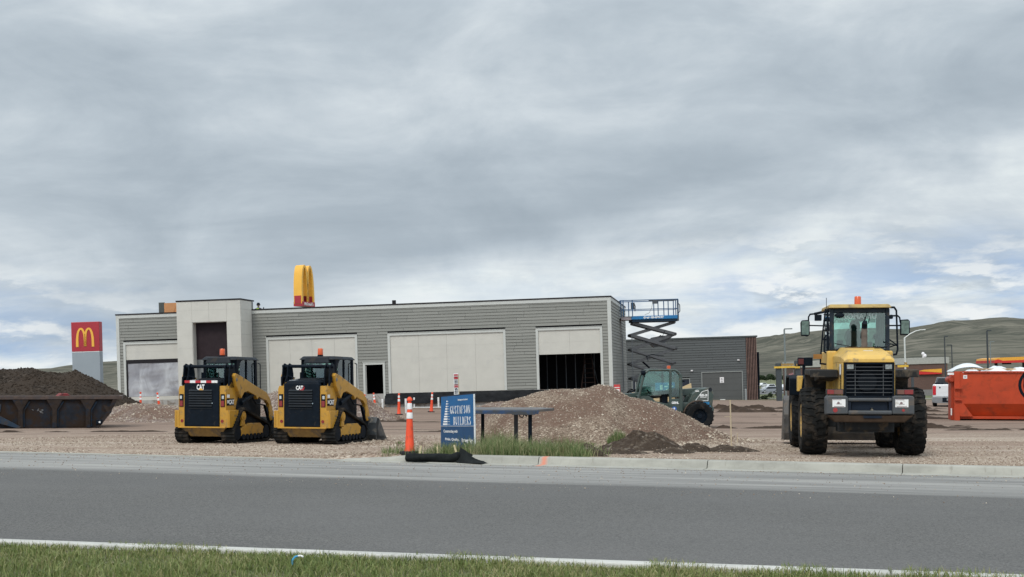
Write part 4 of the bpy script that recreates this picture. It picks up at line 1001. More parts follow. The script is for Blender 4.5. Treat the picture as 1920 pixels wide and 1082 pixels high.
lamp(1859.5, 641.5, 742, 11, .7, LGR, 'thin grey lamp post close behind the tallest dark one', r=.07)
# ---------------------------------------------------------------- drive-through posts with yellow clearance bars
CH = mat('charcoal_post', (.045, .055, .06), .5); YB = mat('bar_yellow', (.66, .42, .05), .5)
def clearance(px, pyt, pyb, S, x0, x1, pyb0, pyb1, label, w=.22):
    p = at(px, pyb, S); o = thing('clearance_bar', label, 'height bar', p, 0, True)
    h = (pyb-pyt)/S; mb = MB(); mb.box(-w, w, -w, w, -.2, h); mb.build('post', CH, o, bevel=.02)
    mb = MB(); a, b_ = (x0-px)/S, (x1-px)/S; mb.box(a, b_, -.36, -.24, (pyb-pyb1)/S, (pyb-pyb0)/S); br = mb.build('bar', YB, o)
    mb = MB(); mb.box(min(a+.6, b_-.3), b_-.1, -.32, -.26, (pyb-pyb0)/S+.05, (pyb-pyb0)/S+.22)
    for k in range(6):
        if a+.66+k*.28 < b_: mb.box(a+.6+k*.28, a+.66+k*.28, -.33, -.25, (pyb-pyb0)/S, (pyb-pyb0)/S+.25)
    mb.build('bar_frame', mat('bar_brown', (.30, .19, .06), .6), br)
clearance(1461.5, 681, 752.5, 22, 1452, 1491, 687, 690.5, 'dark post with a yellow clearance bar left of the wheel loader')
clearance(1497, 676, 752, 22, 1491, 1500, 687, 690.5, 'second dark post just left of the wheel loader cab')
clearance(1712, 700, 752, 22, 1683, 1703, 684, 688, 'yellow clearance bar showing right of the wheel loader hood', w=.10)
# ================================================================ MACHINES
# ---- compact tracked loaders. local: x right, y forward, z up, origin on the ground under the rear door
def hull2(circles, n=40):
    pts = []
    for (cy, cz, r) in circles:
        for i in range(n): a = 2*math.pi*i/n; pts.append((cy+r*math.cos(a), cz+r*math.sin(a)))
    pts = sorted(set(pts)); 
    def half(ps):
        h = []
        for p in ps:
            while len(h) > 1 and (h[-1][0]-h[-2][0])*(p[1]-h[-2][1])-(h[-1][1]-h[-2][1])*(p[0]-h[-2][0]) <= 0: h.pop()
            h.append(p)
        return h
    lo = half(pts); up = half(pts[::-1]); return lo[:-1]+up[:-1]
def resample(poly, step):
    P = [Vector(p) for p in poly]+[Vector(poly[0])]; out = []; acc = 0; L_ = sum((b-a).length for a, b in zip(P, P[1:])); n = int(L_/step); st = L_/n; t = 0; i = 0; seg = (P[1]-P[0]).length; done = 0
    for k in range(n):
        d = k*st
        while done+seg < d: done += seg; i += 1; seg = (P[i+1]-P[i]).length
        u = (d-done)/seg; p = P[i].lerp(P[i+1], u); tg = (P[i+1]-P[i]).normalized(); out.append((p, tg))
    return out
def make_skid(label, plate_band):
    t = thing('track_loader', label, 'track loader', (0, 0, 0), 0, False, 'two yellow compact track loaders parked side by side')
    # tracks
    for sx in (-1, 1):
        xc = sx*.63; xw = .18; circ = [(.34, .25, .20), (1.86, .25, .20), (.66, .66, .16)]
        outer = hull2([(a, b, r+.045) for a, b, r in circ]); inner = hull2(circ)
        mb = MB(); R1 = resample(outer, .028); R0 = []
        n = len(R1)
        prof_ = []
        for k, (p, tg) in enumerate(R1):
            nrm = Vector((tg.y, -tg.x)); h = .014 if k % 3 == 0 else (-.012 if k % 3 == 1 else .0)
            prof_.append((p+nrm*h, p-nrm*.05))
        for k in range(n):
            a, b_ = prof_[k], prof_[(k+1) % n]
            vs = []
            for x in (xc-xw, xc+xw): vs += [(x, a[0].x, a[0].y), (x, b_[0].x, b_[0].y), (x, b_[1].x, b_[1].y), (x, a[1].x, a[1].y)]
            mb.add(vs, [(0, 1, 2, 3), (7, 6, 5, 4), (0, 4, 5, 1), (2, 6, 7, 3)])
        tr = mb.build('track', MUD, t)
        # roller frame and rollers
        mb = MB(); fx0, fx1 = xc-.12, xc+.12
        mb.prism([(.50, .20), (.50, .30), (.62, .40), (.95, .48), (1.55, .47), (1.80, .34), (1.84, .22), (1.7, .14), (.62, .14)], 'x', xc-.15, xc+.15)
        mb.build('roller_frame', YEL, tr, bevel=.015)
        mb = MB()
        for y in (.62, .82, 1.02, 1.22, 1.42, 1.62): mb.cyl((xc-.18, y, .145), (xc+.18, y, .145), .075, n=14)
        mb.build('rollers', BLK, tr, True)
        mb = MB(); mb.prism(hull2([(.36, .27, .17), (1.84, .27, .17), (.66, .66, .13)], 14), 'x', xc-.10, xc+.10); mb.build('dark_gap_filler', BLK, tr)  # added black plate, stands in for the dark gap between belt and frame
        mb = MB(); mb.cyl((xc-.16, .66, .66), (xc+.16, .66, .66), .12, n=18); mb.cyl((xc-.175, .66, .66), (xc+.175, .66, .66), .07, n=14)
        mb.prism([(.55, .42), (.75, .42), (.70, .62), (.60, .62)], 'x', xc-.14, xc+.15)
        mb.build('sprocket', YEL, tr, bevel=.01)
        for yy in (.34, 1.86): mb = MB(); mb.cyl((xc-.16, yy, .25), (xc+.16, yy, .25), .165, n=18); mb.build('idler_wheel', BLK, tr, True)
    # belly and body
    mb = MB(); mb.hexa([(-.42, .18, .17), (.42, .18, .17), (.42, 2.0, .17), (-.42, 2.0, .17)], [(-.62, .03, .41), (.62, .03, .41), (.48, 2.0, .5), (-.48, 2.0, .5)])
    mb.build('belly', mat('dusty_yellow', (.26, .155, .045), .7, var=.25, scale=5, dirt=((.12, .09, .06), .4, 4)), t, bevel=.01)
    mb = MB()
    for sx in (-1, 1):
        mb.prism([(sx*.475, .415), (sx*.64, .415), (sx*.64, 1.33), (sx*.61, 1.41), (sx*.475, 1.41)], 'y', .0, .16)
        mb.prism([(.161, .42), (.161, 1.40), (.30, 1.50), (.72, 1.38), (.72, .95), (.55, .80), (.45, .42)], 'x', sx*.56 if sx > 0 else -.64, sx*.64 if sx > 0 else -.56)
        mb.box(min(sx*.62, sx*.745), max(sx*.62, sx*.745), -.01, .03, .40, .815); 
        mb.prism([(.031, .40), (.031, .815), (.46, .815), (.36, .40)], 'x', min(sx*.65, sx*.745), max(sx*.65, sx*.745))
        for g in (.70,): mb.box(min(sx*g, sx*(g+.012)), max(sx*g, sx*(g+.012)), -.02, -.012, .42, .80)
    mb.box(-.64, .64, -.035, .03, .385, .42)
    bd = mb.build('body', YEL, t, bevel=.012)
    mb = MB(); mb.box(-.455, .455, .165, 1.5, .43, 1.35); mb.box(-.555, .555, .30, 1.2, .45, 1.30); mb.box(-.46, .46, 1.2, 2.2, .45, 1.12); mb.build('engine_bay', BLK, t)
    # rear door with louvres
    mb = MB(); mb.prism([(-.472, .425), (.472, .425), (.472, 1.44), (.45, 1.475), (-.45, 1.475), (-.472, 1.44)], 'y', -.035, .10)
    dr = mb.build('rear_door', BLK, t, bevel=.02)
    mb = MB()
    for k in range(7):
        z = .90+k*.062; mb.hexa([(-.33, -.048, z), (.29, -.048, z), (.29, -.036, z), (-.33, -.036, z)], [(-.33, -.072, z+.012), (.29, -.072, z+.012), (.29, -.036, z+.050), (-.33, -.036, z+.050)])
    mb.box(-.33, .29, -.05, -.038, .855, .867)
    mb.build('grille', DGR, dr)
    mb = MB(); mb.cyl((.305, -.036, .99), (.305, -.06, .99), .014, n=10); mb.build('latch', CHR, dr)
    mb = MB(); put_text(mb, 'CAT', .17 if plate_band else .13, -.05 if not plate_band else -.02, -.042, 1.375 if plate_band else 1.36, bold=.006, sx=.62 if plate_band else .72, depth=.004)
    lg = mb.build('emblem', WHT, dr)
    mb = MB()
    ex = -.02 if plate_band else -.05
    if plate_band: mb.prism([(ex-.05, 1.308), (ex+.08, 1.308), (ex+.012, 1.36)], 'y', -.050, -.0465)
    else: mb.prism([(ex-.02, 1.305), (ex+.10, 1.300), (ex+.135, 1.36), (ex+.11, 1.42), (ex+.115, 1.36), (ex+.045, 1.322)], 'y', -.050, -.0465)
    mb.build('emblem_triangle', MATS['sign_gold'] if plate_band else REDP, lg)
    # hood lid
    mb = MB(); mb.hexa([(-.45, .0, 1.476), (.45, .0, 1.476), (.42, .85, 1.50), (-.42, .85, 1.50)], [(-.40, .03, 1.535), (.40, .03, 1.535), (.36, .85, 1.60), (-.36, .85, 1.60)])
    hd = mb.build('hood', BLK, t, bevel=.015)
    mb = MB()
    for k in range(7): mb.box(-.26, .30, .16+k*.07, .19+k*.07, 1.545+k*.006, 1.572+k*.006)
    mb.build('hood_vents', DGR, hd)
    mb = MB(); mb.hexa([(-.37, .06, 1.54), (-.20, .06, 1.545), (-.10, .45, 1.57), (-.22, .45, 1.57)], [(-.37, .06, 1.548), (-.20, .06, 1.553), (-.10, .45, 1.578), (-.22, .45, 1.578)]); mb.build('hood_decal', mat('pale_decal', (.42, .44, .46), .3), hd)
    if plate_band:
        b1 = MB(); b2 = MB(); w = .88/6
        for k in range(6): (b1 if k % 2 == 0 else b2).box(-.455+k*w, -.455+(k+1)*w, -.045, .0, 1.482, 1.542)
        bb = b1.build('warning_band', REDP, t); b2.build('band_stripes', WHT, bb)
    # rear lights and reflectors
    for sx in (-1, 1):
        mb = MB(); mb.box(sx*.56-.055, sx*.56+.055, -.012, -.001, .90, 1.21); hs = mb.build('tail_light', BLK, t)
        mb = MB(); mb.box(sx*.56-.042, sx*.56+.042, -.024, -.013, .91, 1.05); mb.build('red_lens', REDL, hs, bevel=.006)
        mb = MB(); mb.box(sx*.57-.03, sx*.57+.03, -.024, -.013, 1.09, 1.17); mb.build('clear_lens', LMP, hs, bevel=.006)
        mb = MB(); mb.cyl((sx*.545, -.001, .555), (sx*.545, -.012, .555), .038, n=16); mb.build('reflector', REDL, t)
    mb = MB(); mb.box(.643, .648, .04, .40, .93, 1.10); pl = mb.build('model_plate', BLK, t)
    mb = MB(); vs, fs = text_mesh('CAT', .15, .005, .9); mb.add(vs, fs, Matrix.Translation((.651, .27, 1.01)) @ Matrix.Rotation(R(90), 4, 'Z') @ TXM)
    vs, fs = text_mesh('259', .09, .003, .9); mb.add(vs, fs, Matrix.Translation((.651, .11, 1.02)) @ Matrix.Rotation(R(90), 4, 'Z') @ TXM); mb.box(.644, .65, .05, .18, 1.12, 1.20)
    mb.build('plate_text', WHT, pl)
    # arm towers, crossbar
    for sx in (-1, 1):
        mb = MB()
        for xx in ((.48, .51), (.61, .64)):
            a, b_ = sorted((sx*xx[0], sx*xx[1])); mb.prism([(.16, 1.36), (.50, 1.36), (.52, 1.70), (.44, 1.93), (.32, 1.96), (.22, 1.90), (.18, 1.6)], 'x', a, b_)
        mb.cyl((sx*.45, .33, 1.88), (sx*.67, .33, 1.88), .05, n=12)
        mb.build('arm_tower', BLK, t, bevel=.008)
    mb = MB(); mb.cyl((-.68, .33, 1.885), (.68, .33, 1.885), .042, n=14); mb.build('crossbar', BLK, t, True)
    for sx in (-1, 1):
        a, b_ = (.62, .72) if sx > 0 else (-.72, -.62)
        mb = MB(); mb.prism([(.30, 1.66), (.36, 1.72), (.62, 1.66), (1.35, 1.43), (2.02, 1.24), (2.26, 1.05), (2.44, .62), (2.40, .52), (2.26, .50), (2.20, .60), (2.17, .92), (2.02, 1.02), (1.60, 1.12), (1.52, 1.06), (1.44, 1.15), (1.0, 1.27), (.80, 1.24), (.66, 1.10), (.56, 1.20), (.40, 1.40)], 'x', a, b_)
        ar = mb.build('lift_arm', YEL, t, bevel=.012)
        xm = (a+b_)/2
        mb = MB(); mb.cyl((xm-.01, .75, .98), (xm-.01, 1.45, 1.22), .055, n=12); mb.cyl((xm-.01, 1.45, 1.22), (xm-.01, 1.95, 1.10), .03, n=10); mb.prism([(.50, .85), (1.1, .62), (1.3, .85), (1.0, 1.10), (.62, 1.15)], 'x', xm-.06, xm-.02); mb.build('lift_cylinder', BLK, ar, True)
        mb = MB(); mb.prism([(2.0, .9), (2.12, .85), (2.38, .45), (2.28, .42)], 'x', xm-.04, xm+.03); mb.tube([(xm, 1.2, 1.20), (xm-.03, 1.6, .95), (xm-.03, 2.1, .9)], .018); mb.build('hose', BLK, ar)
        mb = MB(); mb.cyl((xm, .40, 1.56), (xm+sx*.06, .40, 1.56), .045, n=12); mb.cyl((xm, 2.36, .58), (xm+sx*.06, 2.36, .58), .04, n=12); mb.build('pivot_pin', STL, ar)
    # cab
    mb = MB(); x = .46; c0, c1 = .88, 2.02
    mb.prism([(c0, .95), (c0+.02, 1.55), (c0+.10, 1.62), (c1, 1.30), (c1+.06, .80), (c1, .5), (1.1, .5)], 'x', -x+.01, x-.01)
    mb.box(-x, -x+.07, c0, c0+.08, 1.5, 2.06); mb.box(x-.07, x, c0, c0+.08, 1.5, 2.06)
    for sx in (-1, 1):
        a, b_ = sorted((sx*x, sx*(x-.06))); mb.prism([(c1-.10, 1.28), (c1+.02, 1.22), (c1-.02, 2.06), (c1-.12, 2.06)], 'x', a, b_)
        mb.prism([(1.42, 1.40), (1.47, 1.38), (1.47, 2.06), (1.42, 2.06)], 'x', a, b_); mb.prism([(c0, 1.5), (c0+.30, 1.42), (c0+.22, 1.62), (c0+.14, 1.80), (c0+.20, 1.96), (c0+.32, 2.06), (c0, 2.06)], 'x', a, b_)
    mb.box(-x+.07, x-.07, c0, c0+.06, 1.50, 1.60); mb.box(-x+.07, x-.07, c0, c0+.06, 1.96, 2.06)
    cb = mb.build('cab', BLK, t, bevel=.012)
    mb = MB(); mb.hexa([(-.49, .80, 2.05), (.49, .80, 2.05), (.49, 2.08, 2.05), (-.49, 2.08, 2.05)], [(-.42, .90, 2.14), (.42, .90, 2.14), (.42, 2.02, 2.13), (-.42, 2.02, 2.13)]); mb.hexa([(-.34, .76, 1.96), (.34, .76, 1.96), (.36, .84, 1.96), (-.36, .84, 1.96)], [(-.30, .80, 2.12), (.30, .80, 2.12), (.30, .9, 2.12), (-.30, .9, 2.12)]); mb.build('cab_roof', DGR, cb, bevel=.025)
    mb = MB(); mb.box(-x+.07, x-.07, c0+.025, c0+.035, 1.60, 1.96); mb.build('rear_window', GLS, cb)
    for sx in (-1, 1):
        mb = MB(); mb.prism([(c0+.2, 1.46), (c1-.08, 1.28), (c1-.08, 2.06), (c0+.25, 2.06)], 'x', sx*(x-.03)-.004, sx*(x-.03)+.004); sg = mb.build('side_window', GLS, cb)
        mb = MB()
        for k in range(6): z = 1.50+k*.08; mb.prism([(c0+.22, z+.03), (c1-.10, z-.12), (c1-.10, z-.10), (c0+.22, z+.05)], 'x', sx*(x-.045)-.006, sx*(x-.045)+.006)
        mb.build('side_screen', DGR, sg)
    mb = MB(); mb.box(-x+.07, x-.07, c1-.04, c1-.03, 1.30, 2.04); mb.build('front_window', GLS, cb)
    mb = MB(); mb.box(-.22, .22, 1.15, 1.27, 1.30, 1.86); mb.box(-.24, .24, 1.2, 1.6, 1.25, 1.36); mb.build('seat', BLK, cb, bevel=.04)
    mb = MB(); mb.tube([(x+.03, c1-.02, 1.98), (x+.09, c1-.02, 1.95), (x+.09, c1, 1.2), (x+.03, c1, 1.15)], .012); mb.build('grab_handle', BLK, t)
    for pts, r_ in (([(.60, .2, 1.45), (.66, .28, 1.6), (.52, .42, 1.62)], .016), ([(-.60, .1, 1.44), (-.64, .18, 1.62), (-.48, .4, 1.64), (-.4, .3, 1.5)], .016), ([(-.53, .12, 1.44), (-.5, .2, 1.66), (-.34, .3, 1.60)], .013), ([(0, 1.0, 2.17), (-.02, .86, 2.12), (-.01, .83, 1.95)], .008)):
        mb = MB(); mb.tube(pts, r_); mb.build('hose', BLK, t)
    mb = MB(); mb.cyl((-.28, .55, 1.55), (-.28, .55, 1.74), .045, n=10); mb.build('air_intake', BLK, t)
    mb = MB(); mb.cyl((.0, 1.02, 2.14), (.0, 1.02, 2.175), .07, n=16); bs = mb.build('beacon_base', BLK, cb)
    mb = MB(); mb.lathe([(.066, 2.176), (.068, 2.20), (.064, 2.32), (.055, 2.335), (.0001, 2.338)], 20, c=(0, 1.02, 0)); mb.build('beacon', ORG, cb, True)
    # bucket
    mb = MB(); y0 = 2.42; bw = .93
    outer = [(y0, .02), (y0+.62, .0), (y0+.72, .03), (y0+.50, .10), (y0+.12, .14), (y0+.06, .30), (y0+.16, .55), (y0+.02, .60), (y0-.06, .46), (y0-.07, .15)]
    mb.prism(outer, 'x', -bw, bw)
    for sx in (-1, 1):
        a, b_ = sorted((sx*bw, sx*(bw-.02))); mb.prism([(y0-.05, .03), (y0+.66, .03), (y0+.16, .56), (y0, .60), (y0-.08, .45)], 'x', a, b_)
    mb.build('bucket', mat('bucket_steel', (.06, .068, .075), .42, .3, var=.35, scale=5, dirt=((.20, .18, .15), .35, 4)), t, bevel=.008)
    mb = MB(); mb.box(-.5, .5, 2.25, 2.36, .18, .55); mb.build('quick_coupler', DGR, t)
    return t
sk1 = make_skid('left track loader, nearest the rusty container, with a red and white band on its tail', True)
sk2 = make_skid('yellow track loader with a plain dark tail and its bucket showing, nearer the orange cones', False)
def put_machine(t, px, py, yaw, dz=0):
    D = 2500*H/(py-HY); 
    for _ in range(4): D = 2500*(H-gz((px-CX)*D/F, D)-dz)/(py-HY)
    X = (px-CX)*D/F; place(t, (X, D, gz(X, D)+dz), yaw); return X, D
put_machine(sk1, 379, 832, R(-16)); put_machine(sk2, 566.5, 833.5, R(-17))

# ---- wheel loader. origin on the ground under the rear axle, y forward
def tyre(mb, c, r, w, rim, lugs=22, lug_h=.035, n=44):
    x, y, z = c; h = w/2
    mb.mat(0); mb.lathe([(rim, -h*.72), (rim+.06, -h*.92), (rim+(r-rim)*.55, -h), (r-.07, -h*.93), (r-lug_h, -h*.78), (r-lug_h, h*.78), (r-.07, h*.93), (rim+(r-rim)*.55, h), (rim+.06, h*.92), (rim, h*.72)], n, 'x', c)
    for k in range(lugs):
        for sx in (-1, 1):
            a0 = 2*math.pi*(k+(.5 if sx > 0 else 0))/lugs; dlt = 2*math.pi/lugs
            def P(xx, aa, rr): return (x+xx, y+rr*math.cos(aa), z+rr*math.sin(aa))
            segs_ = [(-sx*.03, a0+dlt*.62), (sx*h*.30, a0+dlt*.30), (sx*h*.55, a0+dlt*.36), (sx*h*.97, a0)]
            wd = dlt*.27
            for (xa, aa), (xb, ab) in zip(segs_, segs_[1:]):
                ra = r if abs(xa) < h*.8 else r-.035; rb_ = r if abs(xb) < h*.8 else r-.04
                mb.hexa([P(xa, aa-wd, r-lug_h-.02), P(xb, ab-wd, rb_-lug_h-.03), P(xb, ab+wd, rb_-lug_h-.03), P(xa, aa+wd, r-lug_h-.02)], [P(xa, aa-wd*.8, ra), P(xb, ab-wd*.8, rb_), P(xb, ab+wd*.8, rb_), P(xa, aa+wd*.8, ra)])
def make_loader():
    t = thing('wheel_loader', 'big yellow articulated wheel loader with muddy tyres, seen from behind at the right', 'wheel loader', (0, 0, 0))
    BS = mat('loader_dark', (.030, .034, .038), .5, var=.2, scale=4, dirt=((.09, .07, .05), .3, 4))
    CW = mat('counterweight_grey', (.058, .064, .070), .5, var=.12, scale=3, dirt=((.13, .10, .075), .28, 3))
    for y in (0, 3.03):
        for sx in (-1, 1):
            mb = MB(); tyre(mb, (0, 0, 0), .70, .53, .34, 27, .027); w = mb.build('wheel', MUD if y == 0 else RUB, t, loc=(sx*.975, y, .70))
            mb = MB(); mb.lathe([(.345, -.20*sx), (.345, .24*sx), (.30, .23*sx), (.27, .10*sx), (.12, .08*sx), (.10, .17*sx), (.001, .17*sx)], 24, 'x'); mb.build('rim', mat('rim_yellow', (.42, .26, .07), .6, dirt=((.16, .12, .08), .5, 4)), w, True)
            w.rotation_euler = (random.random()*3, 0, 0)
    mb = MB(); mb.box(-.42, .42, -1.0, 1.35, .55, 1.25); mb.box(-1.0, 1.0, -.13, .13, .58, .82); mb.box(-.36, .36, 1.35, 3.6, .5, 1.15); mb.box(-1.0, 1.0, 2.9, 3.16, .58, .82); mb.box(-.55, .55, -.9, -.4, .50, .70)
    mb.build('chassis', BS, t, bevel=.02)
    # counterweight with recess
    y0, y1 = -1.55, -1.05
    mb = MB()
    mb.prism([(-.84, .86), (.84, .86), (.84, 1.20), (.80, 1.25), (.50, 1.25), (.50, 1.17), (-.50, 1.17), (-.50, 1.25), (-.80, 1.25), (-.84, 1.20)], 'y', y0+.16, y1)
    for sx in (-1, 1):
        a, b_ = sorted((sx*.84, sx*.42)); mb.prism([(a, .88), (b_, .88), (b_, 1.20), (b_-.03, 1.245), (a+.03, 1.245), (a, 1.20)], 'y', y0, y0+.158)
    mb.box(-.42, .42, y0+.02, y0+.158, 1.13, 1.20); mb.box(-.42, .42, y0-.01, y0+.15, .875, .955)
    cw = mb.build('counterweight', CW, t, bevel=.025)
    mb = MB(); mb.prism([(-.83, .859), (-.66, .72), (.66, .72), (.83, .859)], 'y', y0+.02, y1)
    lo = mb.build('lower_guard', mat('rust_lip', (.045, .029, .019), .8, var=.4, scale=4), cw, bevel=.02)
    mb = MB(); mb.lathe([(.02, 0), (.19, 0)], 16, 'y', (0, y0-.001, 0)); 
    mb = MB(); mb.box(-.13, .22, y0+.005, y0+.03, .80, .852); mb.box(-.34, .34, y0+.10, y0+.157, .96, 1.12); mb.box(-.42, -.36, y0+.05, y0+.15, .90, 1.12); mb.box(.36, .42, y0+.05, y0+.15, .90, 1.12); mb.build('tow_recess', mat('deep_blue_black', (.012, .018, .03), .5), cw)
    mb = MB(); mb.cyl((.03, y0-.01, .96), (.03, y0+.02, .985), .03, n=10); mb.build('tow_pin', CHR, cw)
    for sx in (-1, 1):
        mb = MB(); c = sx*.60; mb.box(c-.125, c+.125, y0-.006, y0-.001, 1.02, 1.175); st = mb.build('warning_sticker', WHT, cw)
        mb = MB(); mb.box(c-.118, c+.05, y0-.009, y0-.0065, 1.160, 1.170); mb.box(c-.125+.03, c+.10, y0-.009, y0-.0065, 1.028, 1.038); mb.ball((c-.01, y0-.008, 1.10), .026, 8, 6, (1, .1, 1)); mb.box(c-.05, c+.05, y0-.009, y0-.0065, 1.075, 1.085); mb.build('sticker_marks', mat('sticker_grey', (.22, .16, .16), .6), st)
        mb = MB(); mb.cyl((c-.07+(sx > 0)*.10, y0-.001, .96), (c-.07+(sx > 0)*.10, y0-.006, .96), .045 if sx < 0 else .028, n=12); mb.build('reflector', mat('faded_red', (.32, .03, .03), .4), cw)
        mb = MB(); c = sx*.67; mb.box(c-.17, c+.17, y0+.04, y0+.18, 1.262, 1.372); hs = mb.build('tail_light', BS, t, bevel=.01)
        mb = MB(); mb.box(c-.15, c-.02 if sx > 0 else c+.10, y0+.025, y0+.039, 1.275, 1.36) if sx > 0 else mb.box(c-.02, c+.15, y0+.025, y0+.039, 1.275, 1.36); mb.build('amber_lens', mat('lens_dull', (.16, .07, .05), .25), hs)
        mb = MB(); (mb.box(c-.015, c+.15, y0+.025, y0+.039, 1.275, 1.36) if sx > 0 else mb.box(c-.15, c-.025, y0+.025, y0+.039, 1.275, 1.36)); mb.build('red_lens', REDL, hs)
    # radiator grille
    gy_ = -1.42
    mb = MB(); mb.box(-.48, -.44, gy_, -.9, 1.19, 1.90); mb.box(.44, .48, gy_, -.9, 1.19, 1.90); mb.box(-.48, .48, gy_, -.9, 1.19, 1.24); mb.box(-.44, .44, gy_, -.95, 1.86, 1.90); mb.box(-.44, .44, gy_+.28, gy_+.30, 1.24, 1.86)
    gf = mb.build('radiator_frame', BLK, t, bevel=.02)
    mb = MB()
    for k in range(8): z = 1.30+k*.072; mb.box(-.44, .44, gy_+.01, gy_+.03, z, z+.010)
    for x in (-.27, .27): mb.box(x-.006, x+.006, gy_+.031, gy_+.045, 1.24, 1.86)
    mb.build('grille_bars', mat('bar_grey', (.09, .095, .10), .45, .3), gf)
    mb = MB(); mb.cyl((-.02, gy_+.2, 1.52), (-.02, gy_+.27, 1.52), .19, n=24); mb.build('fan', mat('fan_dark', (.012, .016, .022), .6), gf)
    for x in (-.37, .365): 
        mb = MB(); mb.box(x-.075, x+.075, gy_-.012, gy_+.009, 1.755, 1.865); hb = mb.build('work_light', BS, gf, bevel=.01)
        mb = MB(); mb.box(x-.062, x+.062, gy_-.022, gy_-.013, 1.765, 1.855); mb.build('lens', mat('lens_grey', (.26, .28, .27), .2, .3, var=.4, scale=20), hb, bevel=.008)
    # hood
    mb = MB()
    secs = [(-1.44, .48, .42, 1.90, 1.97), (-1.30, .495, .41, 1.90, 2.05), (-1.0, .50, .37, 1.90, 2.13), (-.5, .505, .34, 1.9, 2.20), (.75, .505, .34, 1.9, 2.24)]
    vs = []
    for (y, xo, xi, zl, zh) in secs: vs += [(-xo, y, zl), (-xo, y, zl+(zh-zl)*.45), (-xi, y, zh), (xi, y, zh), (xo, y, zl+(zh-zl)*.45), (xo, y, zl)]
    fs = [(0, 1, 2, 3, 4, 5), tuple(range(24, 30))[::-1]]
    for k in range(4):
        for j in range(6): a = k*6+j; b_ = k*6+(j+1) % 6; fs.append((a, b_, b_+6, a+6))
    mb.add(vs, fs); mb.box(-.505, -.485, -1.32, .75, 1.2, 1.899); mb.box(.485, .505, -1.32, .75, 1.2, 1.899)
    hd = mb.build('hood', YELP, t, bevel=.02)
    mb = MB()
    for k in range(7): mb.box(-.30+k*.105, -.215+k*.105, -.42, -.25, 2.203, 2.222)
    for k in range(5): mb.box(-.33+k*.15, -.22+k*.15, -.2, -.12, 2.21, 2.232)
    mb.build('hood_slots', mat('slot_brown', (.13, .08, .03), .8), hd)
    mb = MB(); mb.box(-.513, -.506, -1.1, -.80, 1.62, 1.85); mb.box(-.513, -.506, -.74, -.66, 1.55, 1.82); mb.build('side_vent', mat('vent_brown', (.14, .10, .06), .7), hd)
    mb = MB(); mb.box(-.517, -.514, -1.08, -.84, 1.66, 1.87); mb.build('side_decal', WHT, hd)
    mb = MB(); vs, fs = text_mesh('KOMATSU', .12, .004); mb.add(vs, fs, Matrix.Translation((-.512, -1.0, 1.45)) @ Matrix.Rotation(R(-90), 4, 'Z') @ TXM @ Matrix.Rotation(R(-90), 4, 'Z')); mb.build('side_lettering', BLK, hd)
    mb = MB(); mb.box(-.06, .12, -.98, -.92, 2.135, 2.145); mb.build('hood_badge', WHT, hd)
    mb = MB(); mb.box(.20, .44, -.62, -.56, 2.2, 2.23); mb.tube([(.44, -.58, 2.22), (.52, -.45, 2.27), (.50, -.2, 2.34)], .018); mb.build('hood_handle', BLK, hd)
    # exhaust
    mb = MB(); mb.cyl((.06, -.10, 2.2), (.06, -.10, 2.62), .062, n=16); ex = mb.build('exhaust_pipe', mat('rusty_pipe', (.15, .12, .10), .7, .3, var=.4, scale=8), t, True)
    mb = MB(); mb.cyl((.06, -.10, 2.60), (.06, -.14, 2.72), .058, n=16); mb.cyl((.06, -.14, 2.70), (.06, -.20, 2.74), .058, .05, n=16); mb.build('exhaust_tip', BLK, ex, True)
    # cab
    c0, c1 = .80, 2.25; X = .70
    mb = MB(); mb.box(-.78, -.541, .70, 2.2, 1.25, 2.17); mb.box(.541, .76, .70, 2.2, 1.25, 2.17); mb.box(-.54, .54, .76, 2.3, 1.4, 2.17); mb.build('cab_base', YELP, t, bevel=.03)
    mb = MB()
    for sx in (-1, 1):
        a, b_ = sorted((sx*X, sx*(X-.10))); mb.box(a, b_, c0, c0+.10, 2.171, 3.08); a, b_ = sorted((sx*(X-.02), sx*(X-.12))); mb.box(a, b_, c1-.08, c1, 2.171, 3.08)
        a, b_ = sorted((sx*X, sx*(X-.06))); mb.box(a, b_, 1.5, 1.58, 2.171, 3.08)
    mb.box(-X+.01, -X+.08, c0+.1, c1-.08, 3.03, 3.078); mb.box(X-.08, X-.01, c0+.1, c1-.08, 3.03, 3.078)
    mb.box(-X+.1, X-.1, c0, c0+.06, 2.171, 2.22); mb.box(-X+.1, X-.1, c0, c0+.08, 2.98, 3.08); mb.box(-X+.12, X-.12, c1-.06, c1, 2.98, 3.08); mb.box(-X+.12, X-.12, c1-.06, c1, 2.171, 2.3)
    cb = mb.build('cab_frame', mat('cab_navy', (.020, .028, .038), .4, var=.2, dirt=((.07, .06, .05), .2, 5)), t, bevel=.02)
    mb = MB(); mb.box(-X+.1, X-.1, c0+.03, c0+.04, 2.22, 2.98); gw_ = mb.build('rear_window', GLS, cb)
    mb = MB(); put_text(mb, 'KOMATSU', .15, 0.0, c0+.026, 2.905, bold=.004, sx=1.15, depth=.001); mb.build('window_lettering', mat('ghost_lettering', (.30, .38, .38), .6), gw_)
    mb = MB(); mb.box(-X+.12, X-.12, c1-.03, c1-.02, 2.3, 2.98); mb.build('windscreen', GLS, cb)
    mb = MB(); mb.box(-X+.13, X-.13, c1-.045, c1-.035, 2.83, 2.98); mb.build('sun_strip', glass('sun_strip', (.5, .56, .52), .15), cb)
    for sx in (-1, 1): mb = MB(); mb.box(sx*(X-.03)-.004, sx*(X-.03)+.004, c0+.1, c1-.08, 2.2, 3.06); mb.build('side_window', GLS, cb)
